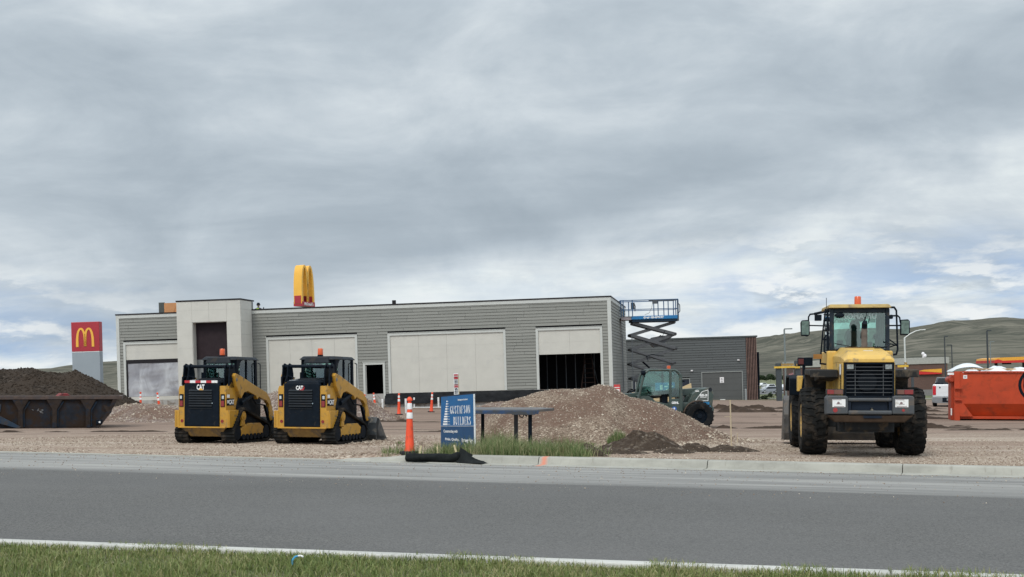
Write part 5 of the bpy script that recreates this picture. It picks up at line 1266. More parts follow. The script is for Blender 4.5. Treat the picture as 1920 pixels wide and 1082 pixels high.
    mb = MB(); mb.hexa([(-X-.05, c0-.12, 3.085), (X+.04, c0-.12, 3.085), (X+.04, c1+.12, 3.085), (-X-.05, c1+.12, 3.085)], [(-X-.01, c0-.06, 3.165), (X-.02, c0-.06, 3.165), (X-.02, c1+.05, 3.165), (-X-.04, c1+.05, 3.165)])
    mb.build('cab_roof', mat('roof_ochre', (.42, .29, .09), .5, var=.15, dirt=((.22, .15, .07), .3, 3)), cb, bevel=.025)
    mb = MB(); mb.lathe([(.001, 3.166), (.085, 3.166), (.082, 3.19), (.078, 3.33), (.066, 3.345), (.001, 3.347)], 20, c=(-.02, 1.0, 0)); mb.build('beacon', ORG, cb, True)
    # seat, operator console, mirror inside
    mb = MB(); mb.box(-.26, .14, 1.15, 1.3, 2.2, 2.62); mb.ball((-.06, 1.22, 2.72), .14, 12, 8, (1, .5, 1.0)); mb.box(-.32, .22, 1.2, 1.6, 2.15, 2.3); mb.box(-.46, -.34, 1.2, 1.6, 2.2, 2.42); mb.box(.26, .36, 1.2, 1.6, 2.2, 2.38)
    mb.build('seat', mat('seat_dark', (.03, .035, .037), .8), cb, bevel=.04)
    mb = MB(); mb.cyl((.52, 1.9, 2.2), (.52, 1.7, 2.5), .03); mb.ball((.50, 1.7, 2.5), .07, 8, 6); mb.lathe([(.17, 0), (.19, .015), (.17, .03)], 18, 'y', (-.05, 1.8, 2.5)); mb.box(-.08, -.02, 1.8, 2.1, 2.2, 2.5); mb.build('controls', BLK, cb)
    for x, z, r in ((.20, 2.92, .1), (-.47, 2.93, .09)): mb = MB(); mb.ball((x, 2.1 if x > 0 else c0-.02, z), r, 14, 8, (1.25, .35, .62)); mb.build('inner_mirror', BLK, cb, True)
    mb = MB(); mb.tube([(.17, c0-.01, 2.98), (.06, c0-.01, 2.62), (.03, c0-.01, 2.45)], .008); mb.tube([(.24, c0-.01, 2.9), (.20, c0-.01, 2.75)], .006); mb.tube([(-.58, c0-.02, 2.33), (-.2, c0-.02, 2.26)], .007); mb.build('wiper', BLK, cb)
    # exterior rails and mirrors
    mb = MB()
    mb.tube([(-.80, .8, 3.06), (-.86, .82, 2.6), (-.90, .85, 2.15), (-.92, .85, 1.9), (-.70, .85, 1.88)], .019)
    mb.tube([(-.80, .75, 2.13), (-.84, .75, 2.16), (-.84, .75, 2.45), (-.79, .75, 2.5)], .017)
    for z in (2.42, 2.62, 2.82, 2.95): mb.tube([(-.83-(3.0-z)*.06, .83, z), (-.68, .95, z)], .014)
    for z in (2.25, 2.45, 2.55, 2.75): mb.ball((-.74, .85, z), .035, 6, 5)
    mb.tube([(-.74, .83, 2.15), (-.75, .83, 3.05)], .028)
    mb.build('handrail', BLK, t); mb = MB()
    mb.tube([(.74, .9, 3.10), (.82, .9, 3.10), (.87, .9, 3.03), (.90, .9, 2.2), (.87, .9, 2.10), (.70, .9, 2.08)], .022)
    mb.tube([(.70, .92, 2.42), (.88, .92, 2.30), (.70, .92, 2.25)], .014); mb.tube([(.56, .8, 2.36), (.88, .9, 2.28)], .012)
    mb.build('handrail', BLK, t)
    mb = MB(); mb.tube([(-.70, .95, 3.03), (-.95, .9, 2.98), (-1.16, .85, 2.96), (-1.20, .82, 2.9), (-1.20, .82, 2.62)], .018); mb.tube([(-1.2, .82, 2.72), (-.80, .86, 2.71)], .014); br = mb.build('mirror_bracket', BLK, t)
    mb = MB(); mb.prism([(-1.38, 2.50), (-1.22, 2.48), (-1.17, 2.52), (-1.17, 2.80), (-1.21, 2.84), (-1.36, 2.83), (-1.39, 2.78)], 'y', .80, .90); mr = mb.build('mirror', BLK, br, bevel=.015)
    mb = MB(); mb.box(-1.365, -1.195, .792, .799, 2.52, 2.81); mb.build('mirror_glass', mat('mirror_green', (.10, .14, .12), .12, .6, var=.5, scale=9), mr)
    mb = MB(); mb.box(-1.05, -.89, .8, .93, 2.82, 2.95); mb.tube([(-1.05, .86, 2.97), (-.9, .86, 3.0)], .03); mb.build('cab_lamp', BLK, br, bevel=.02)
    mb = MB(); mb.tube([(.68, .95, 2.92), (.90, .9, 2.92), (.94, .86, 2.88), (.95, .84, 2.78)], .018); mb.tube([(.66, .9, 2.71), (.95, .86, 2.71)], .016); br2 = mb.build('mirror_bracket', BLK, t)
    mb = MB(); mb.prism([(.95, 2.50), (1.12, 2.50), (1.17, 2.55), (1.17, 2.80), (1.13, 2.84), (.95, 2.83)], 'y', .80, .90); mr = mb.build('mirror', BLK, br2, bevel=.015)
    mb = MB(); mb.box(.97, 1.145, .792, .799, 2.53, 2.81); mb.build('mirror_glass', MATS['mirror_green'], mr)
    mb = MB(); mb.box(.70, .78, .8, .9, 2.85, 2.94); mb.build('cab_lamp', BLK, br2, bevel=.02)
    mb = MB(); mb.cyl((-.76, 1.0, 3.1), (-.76, 1.0, 3.32), .007, n=6); mb.build('aerial', BLK, cb)
    # fenders, steps, front lamps, front frame and boom
    for sx in (-1, 1):
        mb = MB(); a, b_ = sorted((sx*.52, sx*1.08)); mb.prism([(-.62, 1.60), (-.60, 1.76), (.85, 1.78), (.95, 1.3), (.90, 1.3), (.80, 1.66), (-.50, 1.64)], 'x', a, b_); 
        mb.prism([(-.55, 1.58), (-.55, 1.68), (.6, 1.68), (.5, 1.52)], 'x', min(sx*.52, sx*.9), max(sx*.52, sx*.9))
        mb.build('rear_fender', mat('fender_black', (.022, .022, .022), .55, dirt=((.10, .08, .06), .35, 4)), t, bevel=.02)
        mb = MB(); a, b_ = sorted((sx*.80, sx*1.30)); mb.prism([(2.35, 1.2), (2.3, 1.58), (2.5, 1.66), (3.6, 1.66), (3.9, 1.3), (3.85, 1.28), (3.55, 1.60), (2.5, 1.6), (2.4, 1.2)], 'x', a, b_); mb.build('front_fender', BLK, t, bevel=.02)
        mb = MB(); a, b_ = sorted((sx*.70, sx*1.04)); mb.box(a, b_, 3.35, 3.55, 1.87, 2.07); mb.tube([(sx*.9, 3.4, 1.60), (sx*.9, 3.4, 1.95)], .04); fl = mb.build('front_lamp', BLK, t, bevel=.03)
        mb = MB(); mb.box(sx*.97-.06, sx*.97+.06, 3.33, 3.348, 1.91, 2.04); mb.build('indicator', mat('indicator_red', (.10, .02, .02), .4), fl)
    mb = MB(); mb.prism([(-1.20, 1.30), (-1.12, 1.30), (-1.08, 1.64), (-1.20, 1.64)], 'y', 1.2, 1.5); mb.box(-1.15, -.6, 1.25, 1.45, 1.30, 1.35); mb.build('step_panel', YELP, t, bevel=.015)
    mb = MB(); mb.box(-.9, -.72, .72, .82, 2.0, 2.1); mb.build('marker_lamp', mat('amber_dull', (.30, .13, .02), .4), t)
    mb = MB(); 
    for sx in (-1, 1):
        a, b_ = sorted((sx*.38, sx*.55)); mb.prism([(2.6, 1.5), (2.6, 1.9), (3.3, 1.75), (4.9, .62), (4.75, .35), (3.4, 1.2)], 'x', a, b_)
    mb.prism([(2.5, 1.15), (2.5, 1.9), (2.9, 1.9), (3.3, 1.15)], 'x', -.37, .37); mb.build('boom', YELP, t, bevel=.02)
    mb = MB(); bw = 1.28; b0 = 4.75
    mb.prism([(b0, .08), (b0+1.0, .04), (b0+1.05, .08), (b0+.15, .16), (b0+.05, .4), (b0+.12, .95), (b0+.3, 1.12), (b0+.25, 1.16), (b0+.05, 1.05), (b0-.05, .7), (b0-.06, .25)], 'x', -bw, bw)
    for sx in (-1, 1): a, b_ = sorted((sx*bw, sx*(bw-.04))); mb.prism([(b0-.03, .10), (b0+.95, .10), (b0+.26, 1.13), (b0+.05, 1.06), (b0-.06, .6)], 'x', a, b_)
    mb.build('bucket', mat('loader_bucket', (.085, .082, .08), .45, .4, var=.4, scale=3, dirt=((.16, .13, .10), .4, 3)), t, bevel=.01)
    def squeeze(o):
        for v in o.data.vertices: v.co.x = v.co.x*.89+.07
        for ch in o.children: squeeze(ch)
    for o in t.children:
        if o.name.split('.')[0] in ('cab_frame', 'handrail', 'mirror_bracket', 'cab_base'): squeeze(o)
    return t
ld = make_loader(); put_machine(ld, 1614, 852.5, R(-8))

# ---- green telehandler behind the gravel heap, facing left. local x forward (left in picture after turning)
def make_tele():
    t = thing('telehandler', 'dark green telehandler with glazed cab, half hidden behind the big gravel heap', 'telehandler', (0, 0, 0))
    GRN = mat('dark_green_paint', (.040, .062, .054), .4, var=.15, scale=3, dirt=((.10, .095, .07), .2, 4), coat=.2)
    S = 50.0; x0 = 1301; yb = 804      # pixel of rear wheel centre and the ground under it
    def q(px, py): return ((px-x0)/S, (yb-py)/S)
    # side view is drawn in xz, near side at y=-1.0
    for (wx, y) in ((0, -.95), (0, .95), (-2.45, -.95), (-2.45, .95)):
        mb = MB(); r = .51
        mb.lathe([(.27, -.14), (.31, -.17), (r-.05, -.18), (r, -.13), (r, .13), (r-.05, .18), (.31, .17), (.27, .14)], 36, 'y')
        for k in range(22): a = 2*math.pi*k/22; mb.add([((r-.02)*math.cos(a+d_), y_, (r-.02)*math.sin(a+d_)) for d_ in (-.06, .06) for y_ in (-.15, .15)]+[((r+.022)*math.cos(a+d_), y_, (r+.022)*math.sin(a+d_)) for d_ in (-.05, .05) for y_ in (-.15, .15)], [(4, 5, 7, 6), (0, 4, 6, 2), (1, 3, 7, 5), (0, 1, 5, 4), (2, 6, 7, 3)])
        w = mb.build('wheel', RUB, t, True, loc=(wx, y, .51)); s_ = -1 if y < 0 else 1
        mb = MB(); mb.lathe([(.275, -.1*s_), (.275, .12*s_), (.25, .13*s_), (.22, .05*s_), (.10, .04*s_), (.09, .10*s_), (.001, .10*s_)], 24, 'y')
        for k in range(8): a = k*math.pi/4; mb.cyl((.17*math.cos(a), .04*s_, .17*math.sin(a)), (.17*math.cos(a), .075*s_, .17*math.sin(a)), .02, n=6)
        mb.build('rim', BLK, w, True)
    body = [q(1170, 766), q(1192, 757), q(1245, 755), q(1262, 752), q(1275, 776), q(1283, 763), q(1290, 757), q(1312, 757), q(1325, 775), q(1325, 786), q(1262, 792), q(1180, 792)]
    mb = MB(); mb.prism([(-3.0, .45), (.55, .45), (.62, .75), (.50, 1.0), (-3.0, 1.0)], 'y', -.70, .75)
    mb.build('chassis', GRN, t, bevel=.03)
    # engine hood and boom rear
    rear = [q(1263, 793), q(1277, 765), q(1290, 738), q(1303, 729), q(1322, 726.5), q(1329, 732), q(1331, 740), q(1325, 782), q(1321, 788), q(1306, 764), q(1295, 763), q(1283, 770), q(1275, 790)]
    mb = MB(); mb.prism(rear, 'y', -.72, .15); rr_ = mb.build('rear_body', GRN, t, bevel=.03)
    mb = MB(); p = [q(1296, 751), q(1309, 734), q(1320, 731), q(1320, 751)]; mb.prism(p, 'y', -.728, -.7215); dp = mb.build('side_decal', mat('decal_grey', (.10, .11, .10), .5), rr_)
    mb = MB()
    for a, b_ in zip(p, p[1:]+[p[0]]): mb.tube([(a[0], -.73, a[1]), (b_[0], -.73, b_[1])], .012, 5)
    put_text(mb, 'RS5-19', .11, q(1311.5, 741)[0], -.735, q(1312, 741)[1], bold=.008, sx=.85); mb.box(q(1305, 0)[0], q(1317, 0)[0], -.734, -.73, q(0, 745)[1], q(0, 744)[1]); mb.build('decal_text', WHT, dp)
    mb = MB()
    for k in range(9): xx = q(1294, 0)[0]+k*.064; mb.box(xx, xx+.055, -.731, -.7215, q(0, 758)[1] if k < 9 else 0, q(0, 753)[1])
    for k in range(4): xx = q(1312, 0)[0]+k*.064; mb.box(xx, xx+.055, -.731, -.7215, q(0, 767)[1], q(0, 759.5)[1])
    mb.build('blue_vents', mat('vent_blue', (.02, .20, .42), .5), rr_)
    mb = MB(); mb.box(q(1296, 0)[0], q(1303, 0)[0], -.73, -.7215, q(0, 734)[1], q(0, 732)[1]); mb.build('small_plate', WHT, rr_)
    mb = MB(); mb.cyl((q(1324, 0)[0], -.74, q(0, 730)[1]), (q(1324, 0)[0], .2, q(0, 730)[1]), .07, n=16); mb.build('boom_pivot', DGR, rr_)
    arch = [(.55*math.cos(a)+.0, .51+.55*math.sin(a)) for a in np.linspace(1.25, 2.9, 10)]
    mb = MB()
    for a, b_ in zip(arch, arch[1:]): mb.tube([(a[0], -.80, a[1]), (b_[0], -.80, b_[1])], .035, 6)
    mb.build('wheel_arch', mat('brown_mud_arch', (.085, .06, .045), .9), t)
    mb = MB(); mb.prism([q(1272, 766), q(1283, 742), q(1295, 738), q(1295, 744), q(1285, 764)], 'y', -.3, .5); mb.prism([(-4.9, .9), (-4.9, 1.15), (.3, 1.55), (.35, 1.3)], 'y', -.25, .25); bm2 = mb.build('boom', GRN, t, bevel=.02)
    # cab
    cx0, cx1 = q(1193, 0)[0], q(1272, 0)[0]; zt_ = q(0, 694)[1]
    def frame(y, r=.045):
        mb.tube([(q(1187, 0)[0], y, q(0, 752)[1]), (q(1190, 0)[0], y, q(0, 742)[1]), (q(1199, 0)[0], y, q(0, 704)[1]), (q(1203, 0)[0], y, q(0, 698)[1]), (q(1209, 0)[0], y, zt_), (q(1256, 0)[0], y, zt_), (q(1263, 0)[0], y, q(0, 698)[1]), (q(1268, 0)[0], y, q(0, 706)[1]), (q(1270, 0)[0], y, q(0, 770)[1])], r, 8)
    mb = MB(); frame(-.85); frame(-.05)
    for px, py in ((1209, 694), (1256, 694), (1190, 742), (1268, 706)): a, b_ = q(px, py); mb.tube([(a, -.85, b_), (a, -.05, b_)], .04)
    mb.box(q(1246, 0)[0], q(1250.5, 0)[0], -.89, -.81, q(0, 760)[1], zt_); mb.box(q(1265, 0)[0], q(1270, 0)[0], -.89, -.05, q(0, 770)[1], q(0, 702)[1])
    cb = mb.build('cab_frame', GRN, t)
    mb = MB(); mb.box(q(1209, 0)[0], q(1256, 0)[0], -.84, -.06, zt_-.02, zt_+.03); mb.build('cab_roof', DGR, cb, bevel=.01)
    mb = MB(); mb.prism([q(1190, 742), q(1199, 704), q(1206, 696.5), q(1246, 696.5), q(1246, 738)], 'y', -.853, -.847); mb.build('side_window', GLS, cb)
    mb = MB(); mb.prism([q(1251, 697), q(1257, 697), q(1264, 705), q(1265, 744), q(1251, 744)], 'y', -.853, -.847); mb.prism([q(1190, 742), q(1199, 704), q(1206, 696.5), q(1262, 697), q(1268, 744)], 'y', -.056, -.05); mb.build('door_window', GLS, cb)
    mb = MB(); mb.box(q(1246, 0)[0], q(1268, 0)[0], -.87, -.80, q(0, 795)[1], q(0, 747)[1]); mb.box(q(1185, 0)[0], q(1248, 0)[0], -.84, -.1, q(0, 790)[1], q(0, 756)[1]); mb.prism([q(1183, 752), q(1193, 741), q(1208, 741), q(1222, 752), q(1246, 757), q(1246, 764), q(1180, 764)], 'y', -.84, -.75); dd = mb.build('cab_body', GRN, cb, bevel=.02)
    mb = MB(); put_text(mb, 'GEHL', .11, q(1257, 0)[0], -.875, q(0, 754.5)[1], bold=.006); mb.build('number', WHT, dd)
    mb = MB(); mb.cyl((q(1255.5, 0)[0], -.871, q(0, 765.5)[1]), (q(1255.5, 0)[0], -.876, q(0, 765.5)[1]), .085, n=18); rd = mb.build('round_decal', mat('decal_blue', (.02, .12, .45), .4), dd)
    mb = MB(); mb.ball((q(1255.5, 0)[0], -.877, q(0, 765)[1]), .03, 8, 6, (1, .1, 1.3)); mb.build('decal_figure', WHT, rd)
    mb = MB(); mb.box(q(1234, 0)[0], q(1245, 0)[0], -.7, -.2, q(0, 756)[1], q(0, 733)[1]); mb.box(q(1252, 0)[0], q(1262, 0)[0], -.65, -.25, q(0, 745)[1], q(0, 737)[1]); mb.prism([q(1255, 744), q(1263, 744), q(1260, 727), q(1257, 730)], 'y', -.65, -.25)
    mb.tube([(q(1208, 0)[0], -.5, q(0, 731)[1]), (q(1219, 0)[0], -.5, q(0, 745)[1])], .03); mb.prism([q(1205, 745), q(1209, 740), q(1220, 745)], 'y', -.7, -.3); mb.build('seat', BLK, cb, bevel=.02)
    mb = MB(); mb.box(q(1212, 0)[0], q(1232, 0)[0], -.75, -.1, q(0, 742)[1], q(0, 738)[1]); mb.prism([q(1206, 748), q(1213, 740), q(1220, 748)], 'y', -.6, -.2); mb.build('dashboard', mat('dash_grey', (.22, .22, .21), .6), cb)
    mb = MB(); a, b_ = q(1249, 690); mb.box(a-.06, a+.06, -.50, -.38, zt_+.031, zt_+.16); mb.build('beacon', ORG, cb, bevel=.01)
    mb = MB(); a, b_ = q(1196, 699); mb.cyl((a-.05, -.9, b_), (a+.10, -.9, b_), .085, n=12); mb.tube([(a+.05, -.9, b_-.05), (a+.08, -.88, b_-.15)], .02); a, b_ = q(1271.5, 714.5); mb.cyl((a-.02, -.9, b_), (a+.05, -.9, b_), .04); mb.build('work_lamp', BLK, cb)
    return t
te = make_tele(); Dt = F/50; pt = at(1301, 804, 50.0); place(te, (pt.x, pt.y, pt.z+.0), R(4))

# ---- scissor lift
def make_lift():
    S = 28.0; t = thing('scissor_lift', 'blue scissor lift raised high beside the right end of the building', 'scissor lift', at(1222, 752, S), R(3), True)
    BLU = mat('lift_blue', (.008, .15, .36), .4, var=.12, dirt=((.05, .07, .09), .2, 4)); ARM = mat('arm_grey', (.085, .088, .094), .5, .1, var=.15); ARMD = mat('arm_dark', (.06, .065, .072), .5); RAIL = mat('rail_blue', (.008, .065, .16), .4)
    def q(px, py): return ((px-1222)/S+.029*(752-py)/S, (752-py)/S)
    b0 = (1180, 612); 
    xl, xr = q(1180.5, 600)[0], q(1268, 600)[0]; xe = q(1161.5, 598)[0]; zd0, zd1 = q(0, 604)[1], q(0, 593)[1]; zr = q(0, 563.5)[1]; zm = q(0, 580.5)[1]
    mb = MB(); mb.box(xl, xr, -.9, .9, zd0+.16, zd1); pf = mb.build('platform', BLU, t, bevel=.02)
    mb = MB(); mb.box(xl+.05, xr, -.85, .85, zd0, zd0+.158); mb.build('platform_beam', mat('beam_navy', (.015, .03, .05), .5), pf)
    mb = MB(); mb.box(xe, xl, -.8, .8, zd0+.16, zd0+.30); mb.box(xe, xl, -.82, -.78, zd0+.302, zd1-.02); mb.build('extension_deck', mat('deck_pale', (.30, .26, .27), .6), pf)
    mb = MB(); mb.box(xe-.03, xl, -.84, -.815, zd0+.36, zd1-.01); mb.build('toe_board', ARMD, pf)
    mb = MB(); put_text(mb, 'Genie', .19, (xl+xr)/2-.55, -.91, (zd0+zd1)/2+.08, bold=.010, shear=.2); put_text(mb, 'GS-4390 RT', .17, (xl+xr)/2+.15, -.91, (zd0+zd1)/2+.08, bold=.010); mb.build('lettering', WHT, pf)
    mb = MB(); r = .032
    for y in (-.88, .88):
        mb.tube([(xe, y*.93, zd1), (xe, y*.93, zr), (xr, y, zr), (xr, y, zd1)], r, 6); mb.tube([(xe, y*.93, zm), (xr, y, zm)], r*.8, 6)
        for px in (1165, 1182, 1230, 1249): mb.tube([(q(px, 580)[0], y, zd1), (q(px, 580)[0], y, zr)], r, 6)
    for x in (xe, xr): mb.tube([(x, -.86, zr), (x, .86, zr)], r, 6); mb.tube([(x, -.86, zm), (x, .86, zm)], r*.8, 6); mb.tube([(x, 0, zd1), (x, 0, zr)], r, 6)
    rl = mb.build('guard_rail', RAIL, pf)
    mb = MB(); mb.box(xr-.06, xr+.04, -.9, -.82, zd0, zr); mb.tube([(xr+.04, -.86, zr-.3), (xr+.12, -.86, zr-.4), (xr+.12, -.86, zr-.8), (xr+.04, -.86, zr-.9)], .03, 6); mb.box(q(1164, 0)[0], q(1168, 0)[0]+.08, -.7, -.5, zm, zr-.15); mb.tube([(q(1170, 0)[0], -.6, zr-.2), (q(1172, 0)[0], -.6, zr-.4), (q(1171, 0)[0], -.6, zm-.1)], .03, 6)
    mb.box(q(1203, 0)[0], q(1212, 0)[0], -1.0, -.8, q(0, 571)[1], q(0, 564)[1]); mb.box(q(1196, 0)[0], q(1248, 0)[0], -.93, -.85, zr-.09, zr-.02); mb.build('control_box', ARMD, pf)
    mb = MB(); mb.tube([(q(1203, 0)[0], -.9, q(0, 571)[1]), (q(1201, 0)[0], -.9, q(0, 579)[1]), (q(1196, 0)[0], -.9, q(0, 588)[1]), (q(1188, 0)[0], -.9, q(0, 591)[1])], .012, 5); mb.build('cable', ARMD, pf)
    # scissor stack
    L_ = [q(1184, 604), q(1263, 606)]; lv = [(606, 1186, 1262), (628, 1181, 1264), (655, 1181, 1266), (682, 1180, 1263), (709, 1182, 1262), (734, 1185, 1260)]
    for i in range(5):
        (ya, la, ra), (yb_, lb, rb_) = lv[i], lv[i+1]
        for (A, B, yy) in ((q(la, ya), q(rb_, yb_), -.55), (q(ra, ya), q(lb, yb_), -.42)):
            mb = MB()
            for s_ in (1, -1):
                y_ = yy*s_; d = Vector((B[0]-A[0], 0, B[1]-A[1])).normalized(); nn = Vector((-d.z, 0, d.x))*(.10 if i < 2 else .075)
                a = Vector((A[0], 0, A[1]))-d*.05; b_ = Vector((B[0], 0, B[1]))+d*.05
                mb.add([(p.x, y_+o, p.z) for o in (-.055, .055) for p in (a-nn, b_-nn, b_+nn, a+nn)], [(0, 1, 2, 3), (7, 6, 5, 4), (0, 4, 5, 1), (1, 5, 6, 2), (2, 6, 7, 3), (3, 7, 4, 0)])
            for p in (A, B): mb.cyl((p[0], -.66, p[1]), (p[0], .66, p[1]), .085, n=10)
            mb.build('scissor_arm', ARM if i < 4 else ARMD, t, bevel=.012)
    for (a, b_) in (((1196, 652), (1240, 630)), ((1205, 678), (1218, 690)), ((1229, 700), (1242, 708))):
        A, B = q(*a), q(*b_); mb = MB(); mb.cyl((A[0], 0, A[1]), (B[0], 0, B[1]), .06, n=12); mb.build('lift_cylinder', BLK, t)
    mb = MB(); mb.prism([q(1214, 642), q(1222, 633), q(1240, 630), q(1262, 631), q(1240, 648), q(1226, 652)], 'y', -.3, .3); mb.build('lift_bracket', ARM, t)
    mb = MB(); mb.tube([(q(1229, 0)[0], -.6, q(0, 622)[1]), (q(1226, 0)[0], -.6, q(0, 621)[1]), (q(1220, 0)[0], -.6, q(0, 634)[1])], .016, 5)
    mb.tube([(q(1193, 0)[0], -.6, q(0, 677)[1]), (q(1190, 0)[0], -.6, q(0, 668)[1]), (q(1200, 0)[0], -.6, q(0, 665)[1]), (q(1222, 0)[0], -.6, q(0, 668)[1])], .022, 5); mb.build('hydraulic_hose', BLK, t)
    # base
    mb = MB(); mb.box(-1.45, 1.45, -.85, .85, .45, .75); ch = mb.build('base_frame', ARMD, t, bevel=.02)
    mb = MB(); mb.box(q(1206, 0)[0]-.1, q(1240, 0)[0], -.98, -.86, q(0, 733)[1], q(0, 718)[1]); bp_ = mb.build('side_box', mat('bright_blue', (.02, .18, .42), .4), ch, bevel=.03)
    mb = MB(); 
    for a, b_, c, d in ((1220.5, 1227, 724, 726.5), (1231.5, 1237, 724, 726.5), (1212, 1217, 722, 731), (1227, 1230, 720, 722.5), (1223, 1234, 729.5, 732)): mb.box(q(a, 0)[0], q(b_, 0)[0], -.985, -.981, q(0, d)[1], q(0, c)[1])
    mb.build('decals', WHT, bp_)
    for x in (-1.15, 1.15):
        for y in (-.95, .95): mb = MB(); mb.lathe([(.2, -.12), (.40, -.13), (.42, -.08), (.42, .08), (.40, .13), (.2, .12), (.01, .12), (.01, -.12)], 24, 'y'); mb.build('wheel', RUB, t, True, loc=(x, y, .42))
    return t
make_lift()
# ================================================================ SMALLER THINGS
def base_at(px, py, dz=0.0):     # ground point under a pixel; returns site position and scale
    D = F*H/max(py-HY, 5)
    for _ in range(8): D = F*(H-gz((px-CX)*D/F, D)-dz)/(py-HY)
    return Vector(((px-CX)*D/F, D, gz((px-CX)*D/F, D)+dz)), F/D
# ---- rusty blue roll-off container at the left
p, S = base_at(110, 803)
ct = thing('roll_off_container', 'low open rusty brown and blue ribbed steel container at the left edge', 'container', p, R(15))
RB = mat('rusty_blue_steel', (.022, .025, .033), .75, .2, var=.3, scale=3, bump=.006, bscale=14, dirt=((.036, .024, .018), .55, 2.5))
RBB = mat('faded_blue_steel', (.013, .032, .06), .65, .2, var=.3, scale=4, dirt=((.05, .04, .034), .4, 3))
RBD = mat('rust_brown_rib', (.034, .025, .021), .85, var=.3, scale=5, bump=.004, bscale=18, dirt=((.022, .026, .036), .3, 4))
def q(px, py): return ((px-110)/S, (803-py)/S)
mb = MB(); side = [q(-190, 803), q(176, 803), q(203, 770), q(214, 748), q(-220, 748)]
mb.prism(side, 'y', .06, .12); mb.prism(side, 'y', 2.28, 2.34)
mb.hexa([(q(176, 0)[0]-.05, .12, .0), (q(176, 0)[0], .12, .0), (q(176, 0)[0], 2.28, 0), (q(176, 0)[0]-.05, 2.28, 0)], [(q(212, 0)[0]-.05, .12, q(0, 750)[1]), (q(212, 0)[0], .12, q(0, 750)[1]), (q(212, 0)[0], 2.28, q(0, 750)[1]), (q(212, 0)[0]-.05, 2.28, q(0, 750)[1])])
mb.box(q(-190, 0)[0], q(176, 0)[0]-.06, .13, 2.27, .02, .1)
sh = mb.build('shell', RB, ct)
mb = MB(); a, b_ = q(-225, 749), q(224, 742.5); mb.box(a[0], b_[0], -.06, .18, a[1], b_[1]); mb.box(a[0], b_[0], 2.2, 2.44, a[1], b_[1]); mb.box(b_[0]-.12, b_[0], .181, 2.19, a[1], b_[1]); mb.build('top_rail', mat('rail_rust', (.075, .052, .043), .85, var=.3, scale=6, dirt=((.06, .05, .05), .4, 5)), sh, bevel=.012)
for rx in (163, 103, 43, -17, -77, -137):
    mb = MB(); mb.prism([q(rx-4, 802), q(rx+4, 802), q(rx+4, 768), q(rx+14, 750), q(rx-14, 750), q(rx-4, 768)], 'y', -.06, .058); mb.build('side_rib', RBD, sh, bevel=.008)
mb = MB(); mb.prism([q(176, 803), q(182, 803), q(205, 773), q(207, 764), q(216, 749), q(208, 749), q(199, 768)], 'y', -.05, .059); mb.prism([q(190, 760), q(206, 764), q(204, 776), q(198, 776)], 'y', -.055, -.0505); mb.build('end_frame', RBD, sh, bevel=.008)
mb = MB(); mb.box(q(177, 0)[0], q(188.5, 0)[0], -.07, .3, q(0, 796)[1], q(0, 787.5)[1]); hb = mb.build('latch_box', BLK, sh, bevel=.01)
mb = MB(); mb.cyl((q(183.5, 0)[0], -.07, q(0, 792)[1]), (q(183.5, 0)[0], -.076, q(0, 792)[1]), .035, n=14); mb.build('latch_hole', WHT, hb)
mb = MB(); mb.prism([q(-5, 776), q(2, 776), q(44, 800), q(40, 803), q(-5, 790)], 'y', -.10, -.062); mb.prism([q(-5, 753), q(9, 758), q(7, 772), q(-5, 777)], 'y', .03, .059); mb.build('side_plate', RBB, sh, bevel=.008)
for rx in (133, 73): mb = MB(); mb.prism([q(rx-22, 800), q(rx+22, 800), q(rx+22, 772), q(rx+12, 754), q(rx-12, 754), q(rx-22, 772)], 'y', .05, .0595); mb.build('side_panel', RB, sh)
for rx in (107.5, 47.5, 167.5): mb = MB(); mb.prism([q(rx, 800), q(rx+2.0, 800), q(rx+2, 770), q(rx+12, 753), q(rx+9, 753), q(rx, 769)], 'y', .03, .0592); mb.build('blue_edge', RBB, sh)
mb = MB()
for k in range(9):
    x, z = q(60+(k*37 % 19), 768+(k*23 % 7)); x += random.random()*.1
    mb.tube([(x, .046, z), (x+.03+random.random()*.05, .046, z+random.random()*.06-.02)], .006, 5)
mb.build('chalk_marks', mat('chalk', (.32, .33, .34), .9), sh)
a = q(115, 744)
mb = MB(); mb.prism([(-.22, -.6), (.2, -.6), (.2, .04), (.08, .12), (-.12, .12), (-.24, .02)], 'y', -.25, .25); rbx = mb.build('scrap_block', mat('scrap_red', (.20, .02, .02), .6, dirt=((.08, .03, .03), .3, 5)), None, bevel=.03)
rbx.matrix_world = ct.matrix_world @ Matrix.Translation((a[0], 1.1, a[1])) @ Matrix.Rotation(.3, 4, 'Z'); tag(rbx, 'red scrap piece showing over the rim of the rusty container', 'scrap')
mb = MB(); mb.box(-2.4, .55, -.35, .25, -.2, .45); sc_ = mb.build('scrap_pile', RBD, None, bevel=.1); sc_.matrix_world = ct.matrix_world @ Matrix.Translation((a[0], 1.1, .1)); tag(sc_, 'dark scrap lying inside the rusty container under the red piece', 'scrap')
